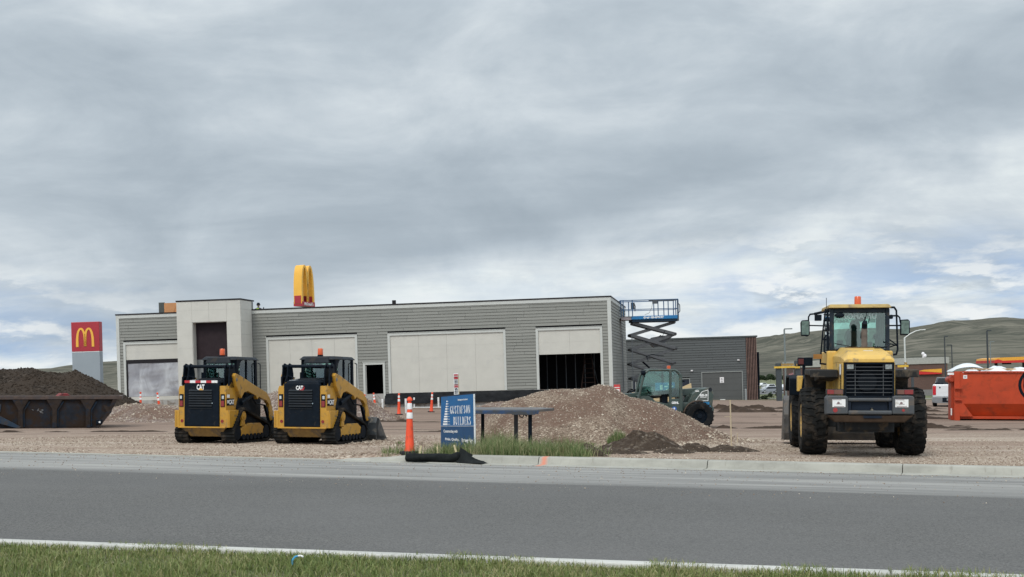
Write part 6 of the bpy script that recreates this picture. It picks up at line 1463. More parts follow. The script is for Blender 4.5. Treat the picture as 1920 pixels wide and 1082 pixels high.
# ---- orange dumpster at the right edge
p, S = base_at(1795, 788.5)
od = thing('dumpster', 'tall orange steel dumpster filled with white rubbish, at the right edge', 'dumpster', p, R(-13))
OR = mat('dumpster_orange', (.42, .040, .004), .55, var=.14, scale=1.5, dirt=((.26, .035, .008), .25, 2)); ORD = OR; 
def q(px, py): return ((px-1795)/S, (788.5-py)/S)
X1 = q(2010, 0)[0]; zt_ = q(0, 699)[1]; zk = q(0, 757)[1]; zb = q(0, 781)[1]
mb = MB(); mb.hexa([(q(1800, 0)[0], .30, zb), (X1, .30, zb), (X1, 2.0, zb), (q(1800, 0)[0], 2.0, zb)], [(q(1800, 0)[0], .0, zk), (X1, 0, zk), (X1, 2.3, zk), (q(1800, 0)[0], 2.3, zk)])
x0 = q(1799, 0)[0]
for (ya, yb_) in ((0, .06), (2.24, 2.3)): mb.box(x0, X1, ya, yb_, zk+.001, zt_)
mb.box(x0, x0+.06, .061, 2.239, zk+.001, zt_); mb.box(X1-.06, X1, .061, 2.239, zk+.001, zt_)
bd = mb.build('body', OR, od)
mb = MB(); mb.box(q(1806, 0)[0], X1+.05, -.07, .10, zt_+.001, q(0, 696)[1]); mb.box(x0, X1, 2.2, 2.36, zt_+.001, q(0, 696)[1]); mb.build('top_rail', OR, bd, bevel=.015)
mb = MB(); mb.box(q(1792, 0)[0], X1, .10, .24, q(0, 785.5)[1], q(0, 780.5)[1]); mb.box(q(1792, 0)[0], X1, 2.0, 2.15, q(0, 785.5)[1], q(0, 780.5)[1]); mb.build('base_rail', OR, bd, bevel=.01)
for y in (-.04, 2.2): mb = MB(); mb.box(q(1789.5, 0)[0], q(1800, 0)[0]-.01, y, y+.14, 0, zt_+.02); mb.build('corner_post', OR, bd, bevel=.012)
mb = MB(); mb.prism([q(1797, 758), q(1804, 754), q(1823, 781), q(1800, 781)], 'y', -.045, .12); mb.build('gusset', OR, bd, bevel=.01)
for py in (729.5, 751): mb = MB(); a, b_ = q(1790, py), q(1803, py-2.5); mb.box(a[0], b_[0], -.16, -.045, a[1], b_[1]); mb.build('side_bracket', OR, bd, bevel=.008)
mb = MB(); mb.cyl((q(1785, 0)[0], .5, q(0, 712)[1]), (q(1785, 0)[0], 1.7, q(0, 712)[1]), .14, n=16); mb.cyl((q(1786, 0)[0], .1, q(0, 711)[1]), (q(1786, 0)[0], .5, q(0, 711)[1]), .12, n=16); mb.box(q(1786, 0)[0], q(1792, 0)[0], .3, 1.9, 0.0, q(0, 715)[1]); mb.box(q(1785, 0)[0], q(1787, 0)[0], .4, .55, q(0, 788)[1], q(0, 712)[1]); mb.build('hook_frame', mat('orange_end', (.34, .032, .004), .5, var=.15), bd, bevel=.015)
mb = MB(); mb.box(q(1778, 0)[0], q(1789, 0)[0], .02, .22, q(0, 703)[1], q(0, 699)[1]); a, b_ = q(1805.5, 710), q(1812.5, 703.5); mb.box(a[0], b_[0], -.007, -.002, a[1], b_[1]); mb.box(q(1784.5, 0)[0], q(1788, 0)[0], .3, .35, q(0, 779)[1], q(0, 766)[1]); stk = mb.build('sticker', WHT, bd)
mb = MB(); mb.box(a[0]+.03, b_[0]-.03, -.010, -.0075, b_[1]-.07, b_[1]-.05); mb.box(a[0]+.03, b_[0]-.03, -.010, -.0075, b_[1]-.11, b_[1]-.095); mb.build('sticker_text', MATS['decal_grey'], stk)
mb = MB()      # black round emblem cut off by the picture edge
cx_, cz_ = q(1934, 722)
for k in range(12):
    a0, a1 = math.pi/2+k*math.pi/12, math.pi/2+(k+1)*math.pi/12
    for r0, r1 in ((.30, .52), (.60, .72)): mb.add([(cx_+r*math.cos(a), yy, cz_+r*math.sin(a)) for yy in (-.006, -.002) for (r, a) in ((r0, a0), (r1, a0), (r1, a1), (r0, a1))], [(0, 1, 2, 3), (7, 6, 5, 4), (0, 4, 5, 1), (2, 6, 7, 3), (1, 5, 6, 2), (3, 7, 4, 0)])
a, b_ = q(1912, 713), q(1950, 702.5); mb.prism([(a[0], a[1]-.13), (a[0], b_[1]), (b_[0], b_[1]), (a[0]+.3, a[1]+.06)], 'y', -.006, -.002)
a, b_ = q(1917, 753), q(1950, 741); mb.prism([(a[0], a[1]+.05), (a[0]+.08, a[1]), (b_[0], a[1]), (b_[0], b_[1]), (a[0]+.08, b_[1]), (a[0], b_[1]-.06)], 'y', -.006, -.002)
mb.build('emblem', BLK, bd)
# rubbish in it: crumpled white sheets and bags, boards
WB = mat('white_plastic', (.74, .76, .77), .35, var=.08, scale=3)
def crumple(nm, x0, x1, y0, y1, zfun, m, n=26, amp=.12, seed=0, fr=2.2):
    xs = np.linspace(x0, x1, n); ys = np.linspace(y0, y1, n); V = []
    for y in ys:
        for x in xs:
            u = (x-x0)/(x1-x0); v = (y-y0)/(y1-y0)
            V.append((x, y, zfun(u, v)+amp*float(fbm(x*fr+seed, y*fr+seed*2, 4))))
    ii = (np.arange(n-1)[:, None]*n+np.arange(n-1)[None]).ravel(); V = np.array(V)
    Vb = V.copy(); Vb[:, 2] -= .03; rim = []
    Q = np.stack([ii, ii+1, ii+n+1, ii+n], 1); Q2 = Q[:, ::-1]+n*n
    return np_mesh(nm, np.concatenate([V, Vb]), [Q, Q2], m, None, True)
def dome(h, e=.9): return lambda u, v: h*max(0, math.sin(math.pi*min(1, max(0, u))))**e*max(0, math.sin(math.pi*v))**.5
for (pa, pb, h, sd_, lb, nm) in ((1812, 1842, .22, 1, 'crumpled white plastic bag at the left of the orange dumpster', 'plastic_bag'), (1838, 1900, .30, 4, 'large white sheet heaped in the middle of the orange dumpster', 'plastic_sheet'),
                                 (1886, 1935, .25, 7, 'white plastic sheet rising toward the right edge of the orange dumpster', 'plastic_sheet')):
    a, b_ = q(pa, 699), q(pb, 699)
    o = crumple(nm, -(b_[0]-a[0])/2, (b_[0]-a[0])/2, -.9, .9, dome(h), WB, amp=.10, seed=sd_, fr=2.6)
    o.matrix_world = od.matrix_world @ Matrix.Translation(((a[0]+b_[0])/2, 1.1, a[1]-.02)); tag(o, lb, 'rubbish')
mb = MB(); mb.box(-1.0, 1.0, -.05, .05, 0, .05)
for i, (px, py, yw, lb) in enumerate(((1862, 693, .25, 'bare board lying across the white sheets in the orange dumpster'), (1893, 694.5, -.3, 'second bare board poking out of the orange dumpster further right'))):
    o = mb.build('board', WOOD, None); a = q(px, py); o.matrix_world = od.matrix_world @ Matrix.Translation((a[0], .45+.2*i, a[1])) @ Matrix.Rotation(yw, 4, 'Z'); tag(o, lb, 'board', 'boards in the orange dumpster')
mb = MB(); mb.box(-2.0, 2.4, -.9, .9, -1.2, -.02); o = mb.build('rubbish_fill', mat('cardboard', (.34, .26, .17), .9, var=.3, scale=2), None, bevel=.05); o.matrix_world = od.matrix_world @ Matrix.Translation((q(1905, 0)[0], 1.15, zt_)); tag(o, 'brown cardboard filling the orange dumpster under the white sheets', 'rubbish')
# white tarpaulin over a stack, behind the dumpster
S2 = 36; pt = at(1813, 782, S2); pt.z = gz(pt.x, pt.y)
tp = thing('covered_stack', 'beige stack under a white domed tarpaulin, just behind the left end of the orange dumpster', 'stack', pt, R(-6))
zt2 = H-(696.5-HY)/S2-pt.z; mb = MB(); mb.box(-.70, .85, -.5, 1.0, 0, zt2); mb.build('stack', mat('beige_wrap', (.36, .33, .27), .8, var=.2, scale=2), tp, bevel=.02)
o = crumple('tarpaulin', -.80, .95, -.58, 1.08, lambda u, v: .42*math.sin(math.pi*u)**.7*(.55+.45*math.sin(math.pi*v)), WB, amp=.03, seed=3, fr=1.5); o.parent = tp; o.location = (0, 0, zt2+.01)
# ---- vehicles
GLC = glass('car_glass', (.10, .12, .13), .12)
def car(name, label, cat, px, S, py, yaw, body, kind, group=None, L_=4.6, wd=1.85, zoff=None):
    pp = at(px, py, S); pp.z = gz(pp.x, pp.y) if zoff is None else zoff
    t = thing(name, label, cat, pp, yaw, True, group); h = L_/2
    if kind == 'suv': pr = [(-h, .42), (-h, .95), (-h+.1, 1.0), (-h+.9, 1.08), (-h+1.55, 1.62), (h-.5, 1.66), (h-.05, 1.05), (h, .5), (h-.1, .35), (-h+.1, .35)]; gl_ = [(-h+1.15, 1.10), (-h+1.65, 1.55), (h-.62, 1.58), (h-.30, 1.10)]
    elif kind == 'pickup': pr = [(-h, .45), (-h, 1.05), (-h+.1, 1.12), (-h+1.3, 1.18), (-h+1.85, 1.80), (-h+3.3, 1.82), (-h+3.6, 1.25), (h, 1.22), (h, .5), (h-.1, .42), (-h+.1, .42)]; gl_ = [(-h+1.5, 1.22), (-h+1.95, 1.72), (-h+3.2, 1.74), (-h+3.45, 1.24)]
    else: pr = [(-h, .4), (-h, .85), (-h+1.1, .98), (-h+1.8, 1.42), (h-1.5, 1.42), (h-.7, 1.02), (h, .95), (h, .4)]; gl_ = [(-h+1.3, 1.0), (-h+1.9, 1.36), (h-1.55, 1.36), (h-.95, 1.02)]
    mb = MB(); mb.prism(pr, 'y', -wd/2, wd/2); bd = mb.build('body', body, t, bevel=.06)
    mb = MB(); mb.prism(gl_, 'y', -wd/2-.012, -wd/2+.02); mb.prism(gl_, 'y', wd/2-.02, wd/2+.012); mb.build('windows', mat('tinted_glass', (.03, .035, .04), .1, spec=.8), bd)
    for x in (-h+.85, h-.85):
        for y in (-wd/2+.1, wd/2-.1): mb = MB(); mb.lathe([(.001, -.12), (.22, -.12), (.34, -.11), (.36, 0), (.34, .11), (.22, .12), (.001, .12)], 20, 'y'); w = mb.build('wheel', RUB, t, True, loc=(x, y, .36)); mb = MB(); mb.cyl((0, -.125, 0), (0, .125, 0), .2, n=14); mb.build('rim', LMP, w)
    for s_ in (-1, 1): mb = MB(); mb.box(h-.04, h+.012, s_*(wd/2-.22)-.14, s_*(wd/2-.22)+.14, .85, 1.0); mb.build('tail_light', REDL, t)
    return t
CSIL = mat('car_silver', (.33, .35, .37), .3, .4, var=.05, coat=.6); CWHT = mat('car_white', (.70, .71, .72), .3, var=.03, coat=.6); CDRK = mat('car_graphite', (.06, .065, .07), .3, .3, coat=.6)
car('parked_car', 'silver estate car parked in the far lot between the slatted corner and the dark post', 'car', 1443, 7.4, 738, R(4), CSIL, 'suv', 'vehicles in the far parking lot')
car('parked_pickup', 'white pickup truck parked behind the silver estate car', 'pickup truck', 1447, 6.6, 733, R(5), CWHT, 'pickup', 'vehicles in the far parking lot', L_=5.4)
car('parked_car', 'white car parked farthest away, right against the tall black board', 'car', 1429, 5.4, 722, R(40), CWHT, 'sedan', 'vehicles in the far parking lot')
car('parked_car', 'dark car parked in the far lot just right of the dark clearance post', 'car', 1474, 7.6, 742, R(20), CDRK, 'sedan', 'vehicles in the far parking lot')
car('parked_van', 'white van in the far lot between the two dark posts', 'van', 1471, 6.6, 734, R(70), CWHT, 'suv', 'vehicles in the far parking lot')
# white pickup whose tail shows between the loader and the dumpster
p, S = base_at(1780, 763)
pk = thing('pickup_truck', 'white pickup truck seen from behind between the wheel loader and the orange dumpster', 'pickup truck', p, R(-17), False)
mb = MB(); mb.prism([(-1.0, .62), (1.0, .62), (1.0, 1.30), (.97, 1.42), (-.97, 1.42), (-1.0, 1.30)], 'y', .02, 2.0); bd = mb.build('body', CWHT, pk, bevel=.04)
mb = MB(); mb.box(-.80, .80, -.02, .018, .66, 1.36); mb.box(-.78, .78, -.035, -.021, .95, .965); tg_ = mb.build('tailgate', CWHT, bd, bevel=.02)
mb = MB(); mb.ball((-.02-.55, -.03, 1.22), .045, 8, 6, (1, .3, 1.2)); mb.build('tailgate_badge', BLK, tg_)
mb = MB(); mb.hexa([(-.88, 2.0, 1.3), (.88, 2.0, 1.3), (.88, 4.0, 1.3), (-.88, 4.0, 1.3)], [(-.72, 2.1, 1.88), (.72, 2.1, 1.88), (.72, 3.5, 1.88), (-.72, 3.5, 1.88)]); mb.box(-.98, .98, 2.0, 5.4, .6, 1.25); mb.build('cab', CDRK, pk, bevel=.05)
mb = MB(); mb.prism([(-.74, 1.36), (.74, 1.36), (.62, 1.80), (-.62, 1.80)], 'y', 1.99, 2.06); mb.build('rear_window', mat('tinted_glass', (.03, .035, .04), .1), pk)
mb = MB(); mb.prism([(-1.05, .28), (-.75, .24), (.75, .24), (1.05, .28), (1.05, .62), (-1.05, .62)], 'y', -.18, .015); mb.box(-.16, .16, -.20, -.181, .38, .52); bp_ = mb.build('bumper', mat('dull_chrome', (.28, .29, .30), .35, .6, var=.15), pk, bevel=.04)
mb = MB(); mb.box(-.42, .42, -.19, -.181, .30, .58); mb.build('bumper_step', BLK, bp_)
for s_ in (-1, 1):
    mb = MB(); mb.box(s_*.9-.10, s_*.9+.10, -.022, .0185, .75, 1.33); mb.build('tail_light', mat('bright_red_lens', (.50, .01, .02), .25, coat=.5), pk, bevel=.02)
    for y in (.9, 4.4): mb = MB(); mb.lathe([(.001, -.13), (.24, -.13), (.37, -.12), (.40, 0), (.37, .12), (.24, .13), (.001, .13)], 24, 'x'); mb.build('wheel', RUB, pk, True, loc=(s_*.85, y, .40))
mb = MB(); mb.ball((-.66, .5, 1.47), .16, 10, 7, (1.3, 1, .5)); mb.ball((-.45, .7, 1.46), .13, 9, 6, (1, 1, .6)); o = mb.build('tarp_bundle', BLK, None, True); place(o, p, R(-17)); tag(o, 'dark bundle lying on the load bed rim of the white pickup truck', 'bundle')
# ---- traffic cones
CO = mat('cone_orange', (.80, .075, .02), .5, var=.08, scale=4, dirt=((.50, .07, .03), .2, 6)); CW2 = mat('cone_white', (.72, .70, .68), .4, var=.08, scale=8); CB = mat('cone_base', (.03, .03, .032), .8)
def make_cone(label):
    t = thing('traffic_cone', label, 'traffic cone', (0, 0, 0), 0, False, 'tall orange channelizing cones')
    r = lambda z: .095-.055*z/1.0
    mb = MB(); mb.lathe([(.001, .0), (.20, .0), (.20, .04), (.17, .055), (.001, .055)], 8, 'z'); mb.build('base', CB, t)
    mb = MB(); mb.lathe([(.105, .056), (r(.1), .10), (r(.60), .60), (r(.98), .98), (.032, 1.0), (.034, 1.02), (.055, 1.03), (.055, 1.06), (.040, 1.08), (.022, 1.10), (.001, 1.105)], 24); bd = mb.build('body', CO, t, True)
    for z0, z1 in ((.68, .80), (.86, .98)): mb = MB(); mb.lathe([(r(z0)+.003, z0), (r(z0)+.006, z0+.004), (r(z1)+.006, z1-.004), (r(z1)+.003, z1)], 24); mb.build('reflective_band', CW2, bd, True)
    return t
cone0 = make_cone('big orange cone at the kerb left of the blue sign, nearest of all cones')
used = False
for px, py, lb, tilt, sc in ((768, 851, cone0['label'], 0, 1.0), (748, 778, 'orange cone on open ground just left of the nearest big orange cone', 0, .98),
                         (808.5, 773, 'orange cone just left of the blue sign, in front of the black wrap', R(3), .98), (704.5, 770, 'orange cone leaning in front of the dark doorway', R(-7), .92), (684, 775, 'orange cone almost hidden by the gravel heap left of the doorway', 0, .9),
                         (263.5, 774, 'orange and white cone left under the plastic covered opening', 0, 1.0), (301, 776, 'orange and white cone leaning under the right part of the plastic covered opening', R(-9), 1.0)):
    c = cone0 if not used else dup(cone0, lb); used = True
    pp, S = base_at(px, py); M = Matrix.Translation(W(pp)) @ RT @ Matrix.Rotation(tilt, 4, 'Y') @ Matrix.Rotation(random.random()*6, 4, 'Z') @ Matrix.Scale(sc, 4); c.matrix_world = M; c['label'] = lb
# ---- white plastic pipes by the foundation
for px, pyt, py, lb in ((717.5, 748, 768, 'short white pipe standing right of the dark doorway'), (761.5, 747.5, 775, 'white pipe standing right behind the nearest orange cone on its left side'), (777, 745.5, 764, 'short white pipe just right of the nearest orange cone top'), (822.5, 745, 765, 'short white pipe close to the left edge of the blue sign')):
    pp, S = base_at(px, py); h = (py-pyt)/S; mb = MB(); mb.lathe([(.052, 0), (.056, .01), (.056, h), (.045, h), (.045, h-.1), (.001, h-.1)], 16)
    o = mb.build('white_pipe', WHT, None, True); place(o, pp, 0, True); tag(o, lb, 'pipe', 'white pipes beside the foundation')
mb = MB(); mb.tube([(-.9, 0, .05), (.9, .1, .05)], .035); o = mb.build('grey_pipe', LGR, None); pp, S = base_at(712, 757.5); place(o, pp, .1); tag(o, 'pale pipe lying on the ground below the leaning cone by the doorway', 'pipe')
mb = MB(); mb.tube([(-1.3, 0, .05), (1.1, .1, .05)], .03); o = mb.build('grey_pipe', LWH, None); pp, S = base_at(815, 765.5); place(o, pp, .05); tag(o, 'pale pipe lying on the ground right of the cone near the blue sign', 'pipe')
# ---- builder's sign
A = at(826.5, 838, 92.5); B = at(889.5, 842, 95.5); zA = H-(744-HY)/92.5; zB = H-(739-HY)/95.5
C_ = at(884, 739, 95.5); Dd_ = at(827, 744.5, 92.5)
sgn = thing('builders_sign', 'blue builder name sign with white serif lettering standing in the roadside grass', 'sign', A)
inv = sgn.matrix_world.inverted()
def loc_(v): return inv @ W(v)
P00, P10, P11, P01 = [loc_(v) for v in (A, B, C_, Dd_)]
nrm = (P10-P00).cross(P01-P00).normalized()
P11 = P11-nrm*((P11-P00).dot(nrm))
if nrm.y > 0: nrm = -nrm
def uv(u, v, o=0): return (P00*(1-u)+P10*u)*(1-v)+(P01*(1-u)+P11*u)*v+nrm*o
def slab(mb, u0, u1, v0, v1, o0, o1, n=1): 
    q_ = [uv(u0, v0, o0), uv(u1, v0, o0), uv(u1, v1, o0), uv(u0, v1, o0)]; r_ = [uv(u0, v0, o1), uv(u1, v0, o1), uv(u1, v1, o1), uv(u0, v1, o1)]; mb.hexa(q_, r_)
SB = mat('sign_blue', (.008, .10, .26), .45, var=.10, scale=4, dirt=((.03, .10, .22), .25, 6)); SBD = mat('sign_blue_dark', (.008, .055, .14), .45, var=.12, scale=4)
mb = MB(); slab(mb, 0, 1, .421, 1, -.02, 0); bd = mb.build('sign_board', SB, sgn)
mb = MB(); slab(mb, 0, 1, 0, .42, -.02, 0); mb.build('lower_board', SBD, bd)
mb = MB(); slab(mb, 1.001, 1.022, 0, 1, -.02, .004); slab(mb, 0, 1, .415, .421, .001, .003); eg = mb.build('white_edge', WHT, bd)
mb = MB(); slab(mb, .0, 1.02, 1.001, 1.02, -.05, .0); mb.build('top_edge', NAVY, bd)
mb = MB()
for k in range(10):     # stepped tower emblem
    v0 = .44+k*.050; w_ = .135*(1-k/11.5); u1 = .205; hgt = .031 if k < 7 else .027
    u0 = u1-w_; mb_u = (u0, u1)
    slab(mb, u0, u1-.01*w_, v0, v0+hgt, .002, .004)
    slab(mb, u1-.012, u1+.085*(1-k/14), v0+.011, v0+.017, .002, .004)
mb.build('tower_emblem', WHT, bd)
def sign_text(mb, s, hh, u, v, wd=None, bold=0.0, align='LEFT'):
    vs, fs = text_mesh(s, 1.0, bold, 1, align, 0, .002); xs = [a[0] for a in vs]; w0 = max(xs)-min(xs); x0 = min(xs)
    hs = hh/.72
    mb.add([uv(u+(a[0]-x0)/w0*wd, v+a[1]*hs, .003+a[2]) for a in vs], fs)
def serif_text(mb, s, u, v, wd, hh, wt=.2):
    """tall condensed roman capitals, thick stems, thin hairlines and serifs"""
    G = {'G': [('arc', .5, .5, .42, .5, 40, 330), ('v', .88, 0, .42), ('h', .62, 1.0, .42)], 'U': [('v', .2, .25, 1), ('t', .82, .25, 1), ('arc', .51, .27, .31, .27, 180, 360), ('h', .02, .38, 1), ('h', .68, .98, 1)],
         'S': [('arc', .5, .74, .32, .25, 20, 270), ('arc', .5, .25, .34, .25, -160, 90)], 'T': [('v', .5, 0, 1), ('h', .04, .96, 1), ('h', .3, .7, 0), ('t', .06, .82, 1), ('t', .94, .82, 1)],
         'A': [('l', .12, 0, .5, 1, .5), ('l', .5, 1, .86, 0, 1), ('h', .25, .7, .33), ('h', 0, .28, 0), ('h', .66, 1, 0)], 'F': [('v', .26, 0, 1), ('h', .08, .9, 1), ('h', .3, .7, .52), ('h', .08, .46, 0), ('t', .9, .8, 1)],
         'O': [('arc', .5, .5, .4, .5, 0, 360)], 'N': [('t', .18, 0, 1), ('l', .16, 1, .82, 0, 1), ('t', .84, 0, 1), ('h', 0, .3, 1), ('h', .04, .34, 0), ('h', .68, 1, 1)],
         'B': [('v', .24, 0, 1), ('arc', .4, .75, .38, .25, -90, 90), ('arc', .4, .26, .46, .26, -90, 90), ('h', .06, .42, 1), ('h', .06, .42, 0), ('h', .3, .5, .5)], 'I': [('v', .5, 0, 1), ('h', .25, .75, 1), ('h', .25, .75, 0)],
         'L': [('v', .26, 0, 1), ('h', .06, .46, 1), ('h', .06, .92, 0), ('t', .92, 0, .22)], 'D': [('v', .24, 0, 1), ('arc', .3, .5, .58, .5, -90, 90), ('h', .06, .4, 1), ('h', .06, .4, 0)],
         'E': [('v', .26, 0, 1), ('h', .08, .9, 1), ('h', .3, .7, .5), ('h', .08, .94, 0), ('t', .9, .8, 1), ('t', .94, 0, .2)], 'R': [('v', .24, 0, 1), ('arc', .38, .76, .40, .24, -90, 90), ('h', .06, .42, 1), ('h', .06, .42, 0), ('l', .42, .5, .94, 0, .9)]}
    n = len(s); cw = wd/n; th = cw*wt; tn = cw*.085; hn = hh*.035
    for i, ch in enumerate(s):
        ox = u+i*cw; W_ = cw*.92
        def pt(a, b_): return (ox+a*W_, v+b_*hh)
        def quad(p, q2, w1, vert=False):
            d = Vector((q2[0]-p[0], (q2[1]-p[1])*1.0)); 
            o_ = Vector((w1/2, 0)) if vert else Vector((0, w1/2))
            P4 = [(p[0]-o_.x, p[1]-o_.y), (p[0]+o_.x, p[1]+o_.y), (q2[0]+o_.x, q2[1]+o_.y), (q2[0]-o_.x, q2[1]-o_.y)]
            mb.hexa([uv(a, b_, .002) for a, b_ in P4], [uv(a, b_, .004) for a, b_ in P4])
        for g_ in G[ch]:
            if g_[0] == 'v': quad(pt(g_[1], g_[2]), pt(g_[1], g_[3]), th, True)
            elif g_[0] == 't': quad(pt(g_[1], g_[2]), pt(g_[1], g_[3]), tn, True)
            elif g_[0] == 'h': a, b_ = pt(g_[1], g_[3]), pt(g_[2], g_[3]); a = (a[0], min(max(a[1], v+hn/2), v+hh-hn/2)); quad(a, (b_[0], a[1]), hn)
            elif g_[0] == 'l': quad(pt(g_[1], g_[2]), pt(g_[3], g_[4]), th*g_[5], True)
            else:
                _, cx_, cy_, rx, ry, a0, a1 = g_; st = max(6, int(abs(a1-a0)/20)); P_ = []
                for k in range(st+1):
                    a = R(a0+(a1-a0)*k/st); t_ = th*abs(math.cos(a))**.8+tn*.9
                    co_, si = math.cos(a), math.sin(a)
                    o1 = pt(cx_+rx*co_, cy_+ry*si); ii_ = (o1[0]-co_*t_, o1[1]-si*hn*1.2); P_.append((o1, ii_))
                for (o1, i1), (o2, i2) in zip(P_, P_[1:]): mb.hexa([uv(*x, .002) for x in (o1, o2, i2, i1)], [uv(*x, .004) for x in (o1, o2, i2, i1)])
mb = MB(); serif_text(mb, 'GUSTAFSON', .285, .655, .62, .15, .17); serif_text(mb, 'BUILDERS', .385, .44, .54, .155, .18)
sign_text(mb, 'Building into the future', .034, .53, .915, .30); sign_text(mb, 'Constructing with', .055, .09, .315, .42, .01)
sign_text(mb, 'Pride, Quality,', .05, .14, .16, .42, .01); sign_text(mb, 'Integrity', .07, .64, .15, .32, .03); mb.build('lettering', WHT, bd)
mb = MB(); a = uv(.08, 0, -.06); b_ = uv(.92, 0, -.06)
for u in (.08, .92): c0_, c1_ = uv(u, -.1, -.06), uv(u, .98, -.06); mb.cyl(c0_, c1_, .02, n=6)
mb.build('stake', WOOD, sgn)
# ---- narrow marker post behind it
pp = at(858.5, 838, 90)
mk = thing('marker_post', 'narrow white and red warning marker rising behind the blue sign', 'marker post', pp, R(20), True)
h = (838-700)/90
mb = MB(); mb.box(-.05, .045, -.012, .0, 0.3, h); bd = mb.build('marker_plate', WHT, mk)
mb = MB(); mb.box(.047, .062, -.012, .03, 0, h-.02); mb.build('marker_edge', mat('tan_edge', (.45, .36, .20), .7), bd)
mb = MB()
for z0, z1 in ((.0, .03), (.045, .10), (.21, .235), (.245, .275)): mb.box(-.045, .04, -.015, -.0125, h-z1-.02, h-z0-.02)
mb.build('red_marks', REDP, bd)
mb = MB(); rr2 = random.Random(4)
for zz in (.065, .13, .16, .19, .225, .31, .335, .37, .40, .44, .47):
    x = -.035
    while x < .025: w_ = .012+rr2.random()*.02; mb.box(x, min(x+w_, .035), -.015, -.0125, h-zz-.02, h-zz); x += w_+.008
mb.build('marker_text', BLK, bd)
# ---- steel table
pz = .88
def tp_(px, S): return Vector(((px-CX)/S, F/S, pz))
o0 = Vector(((940-CX)/83, 30.2, gz(-.2, 30.2)))
tb = thing('steel_table', 'long steel table with worn blue edge in front of the big gravel heap', 'table', o0)
def lo_(px, S, z): v = Vector(((px-CX)/S, F/S, z))-o0; return v
mb = MB(); z0, z1 = .79, .88; Pn = [(880, 83), (1008, 83), (1039, 79.5), (1012, 77.5), (884, 77)]
b_ = [lo_(a, s_, z0+.03) for a, s_ in Pn]; t_ = [lo_(a, s_, z1) for a, s_ in Pn]; n = 5
mb.add(b_+t_, [tuple(range(n))[::-1], tuple(range(n, 2*n))]+[(i, (i+1) % n, n+(i+1) % n, n+i) for i in range(n)]); tt_ = mb.build('table_top', mat('worn_table_steel', (.11, .11, .115), .5, .3, var=.35, scale=4, dirt=((.17, .145, .12), .35, 5)), tb, bevel=.006)
mb = MB(); a, c = lo_(884, 83.2, 0), lo_(1010, 83.2, 0); mb.box(a.x, c.x, a.y-.02, a.y+.0, z0-.01, z1-.02); mb.box(lo_(960, 83.2, 0).x, lo_(1003, 83.2, 0).x, a.y-.035, a.y-.021, z0-.03, z1-.03)
mb.build('front_rail', mat('worn_blue_rail', (.018, .07, .19), .45, .2, var=.4, scale=3, dirt=((.05, .055, .06), .75, 3)), tt_, bevel=.005)
for px, s_, w_, m in ((888.5, 82.5, .035, BLK), (994, 82.5, .045, BLK), (967.5, 78, .05, mat('leg_grey', (.07, .075, .085), .45, .3)), (905, 77.5, .04, BLK)):
    v = lo_(px, s_, 0); g0 = gz((px-CX)/s_, F/s_)-.05-o0.z; mb = MB(); mb.box(v.x-w_, v.x+w_, v.y, v.y+.1, g0, z0+.02-o0.z*0); mb.build('leg', m, tb, bevel=.006)
mb = MB(); v = lo_(983, 82.5, 0); mb.tube([(v.x-.12, v.y, .79), (v.x-.10, v.y, .71), (v.x-.04, v.y, .69), (v.x, v.y, .77), (v.x+.05, v.y, .72), (v.x+.08, v.y, .79)], .012, 5); mb.build('loose_cable', BLK, tb)
# ---- black silt fence roll over the kerb, with little stakes
def px_s(px, d):       # s along the kerb for a pixel column
    lo2, hi2 = -12, 12
    for _ in range(40):
        m_ = (lo2+hi2)/2; x, y, _z = along(m_, d)
        if CX+F*x/y < px: lo2 = m_
        else: hi2 = m_
    return (lo2+hi2)/2
s0, s1 = px_s(761, -.03), px_s(862, -.03); nn = 64; ns = 18; V = []
for i in range(nn+1):
    t_ = i/nn; s_ = s0+(s1-s0)*t_; rr_ = .082*(1+.10*float(fbm(s_*3, 2)))*(1 if i not in (0, nn) else .3)+.10*max(0, t_-.86)**1.1
    zc = .092+.02*float(fbm(s_*2.0, 7))+.35*max(0, t_-.84)*(1-max(0, t_-.93)*9); dc = .0+.03*float(fbm(s_*1.5, 4))
    for k in range(ns):
        a = 2*math.pi*k/ns; r_ = rr_*(1+.16*float(fbm(s_*4+k*.7, math.cos(a)*2+5)))
        p_ = along(s_, dc+r_*math.cos(a)*1.25); V.append((p_[0], p_[1], max(.012, zc+r_*math.sin(a))))
Q = [(i*ns+k, i*ns+(k+1) % ns, (i+1)*ns+(k+1) % ns, (i+1)*ns+k) for i in range(nn) for k in range(ns)]
# draped tail
n0 = len(V); m1, m2 = 22, 12; sa, sb = px_s(852, -.2), px_s(905, -.3)
for i in range(m1):
    for j in range(m2):
        t_ = i/(m1-1); v_ = j/(m2-1); s_ = sa+(sb-sa)*t_; top = .26*(1-t_)**1.3; d_ = .10-.42*v_*(.55+.45*t_)-.05*t_
        z_ = .02+top*(1-v_)**1.2+.03*float(fbm(s_*7, v_*5)); p_ = along(s_, d_); V.append((p_[0], p_[1], max(.012, z_)+(.15*(1-ss(-.02, .04, -d_)) if False else 0)))
Q += [(n0+i*m2+j, n0+i*m2+j+1, n0+(i+1)*m2+j+1, n0+(i+1)*m2+j) for i in range(m1-1) for j in range(m2-1)]
n0 = len(V); sa, sb = px_s(750, -.25), px_s(800, -.2)
for i in range(14):
    for j in range(5): t_ = i/13; s_ = sa+(sb-sa)*t_; p_ = along(s_, -.26+.20*j/4*t_); V.append((p_[0], p_[1], .014+.035*abs(float(fbm(s_*6, j*.6)))*t_))
Q += [(n0+i*5+j, n0+i*5+j+1, n0+(i+1)*5+j+1, n0+(i+1)*5+j) for i in range(13) for j in range(4)]
V = np.array(V); c0_ = V.mean(0); c0_[2] = 0
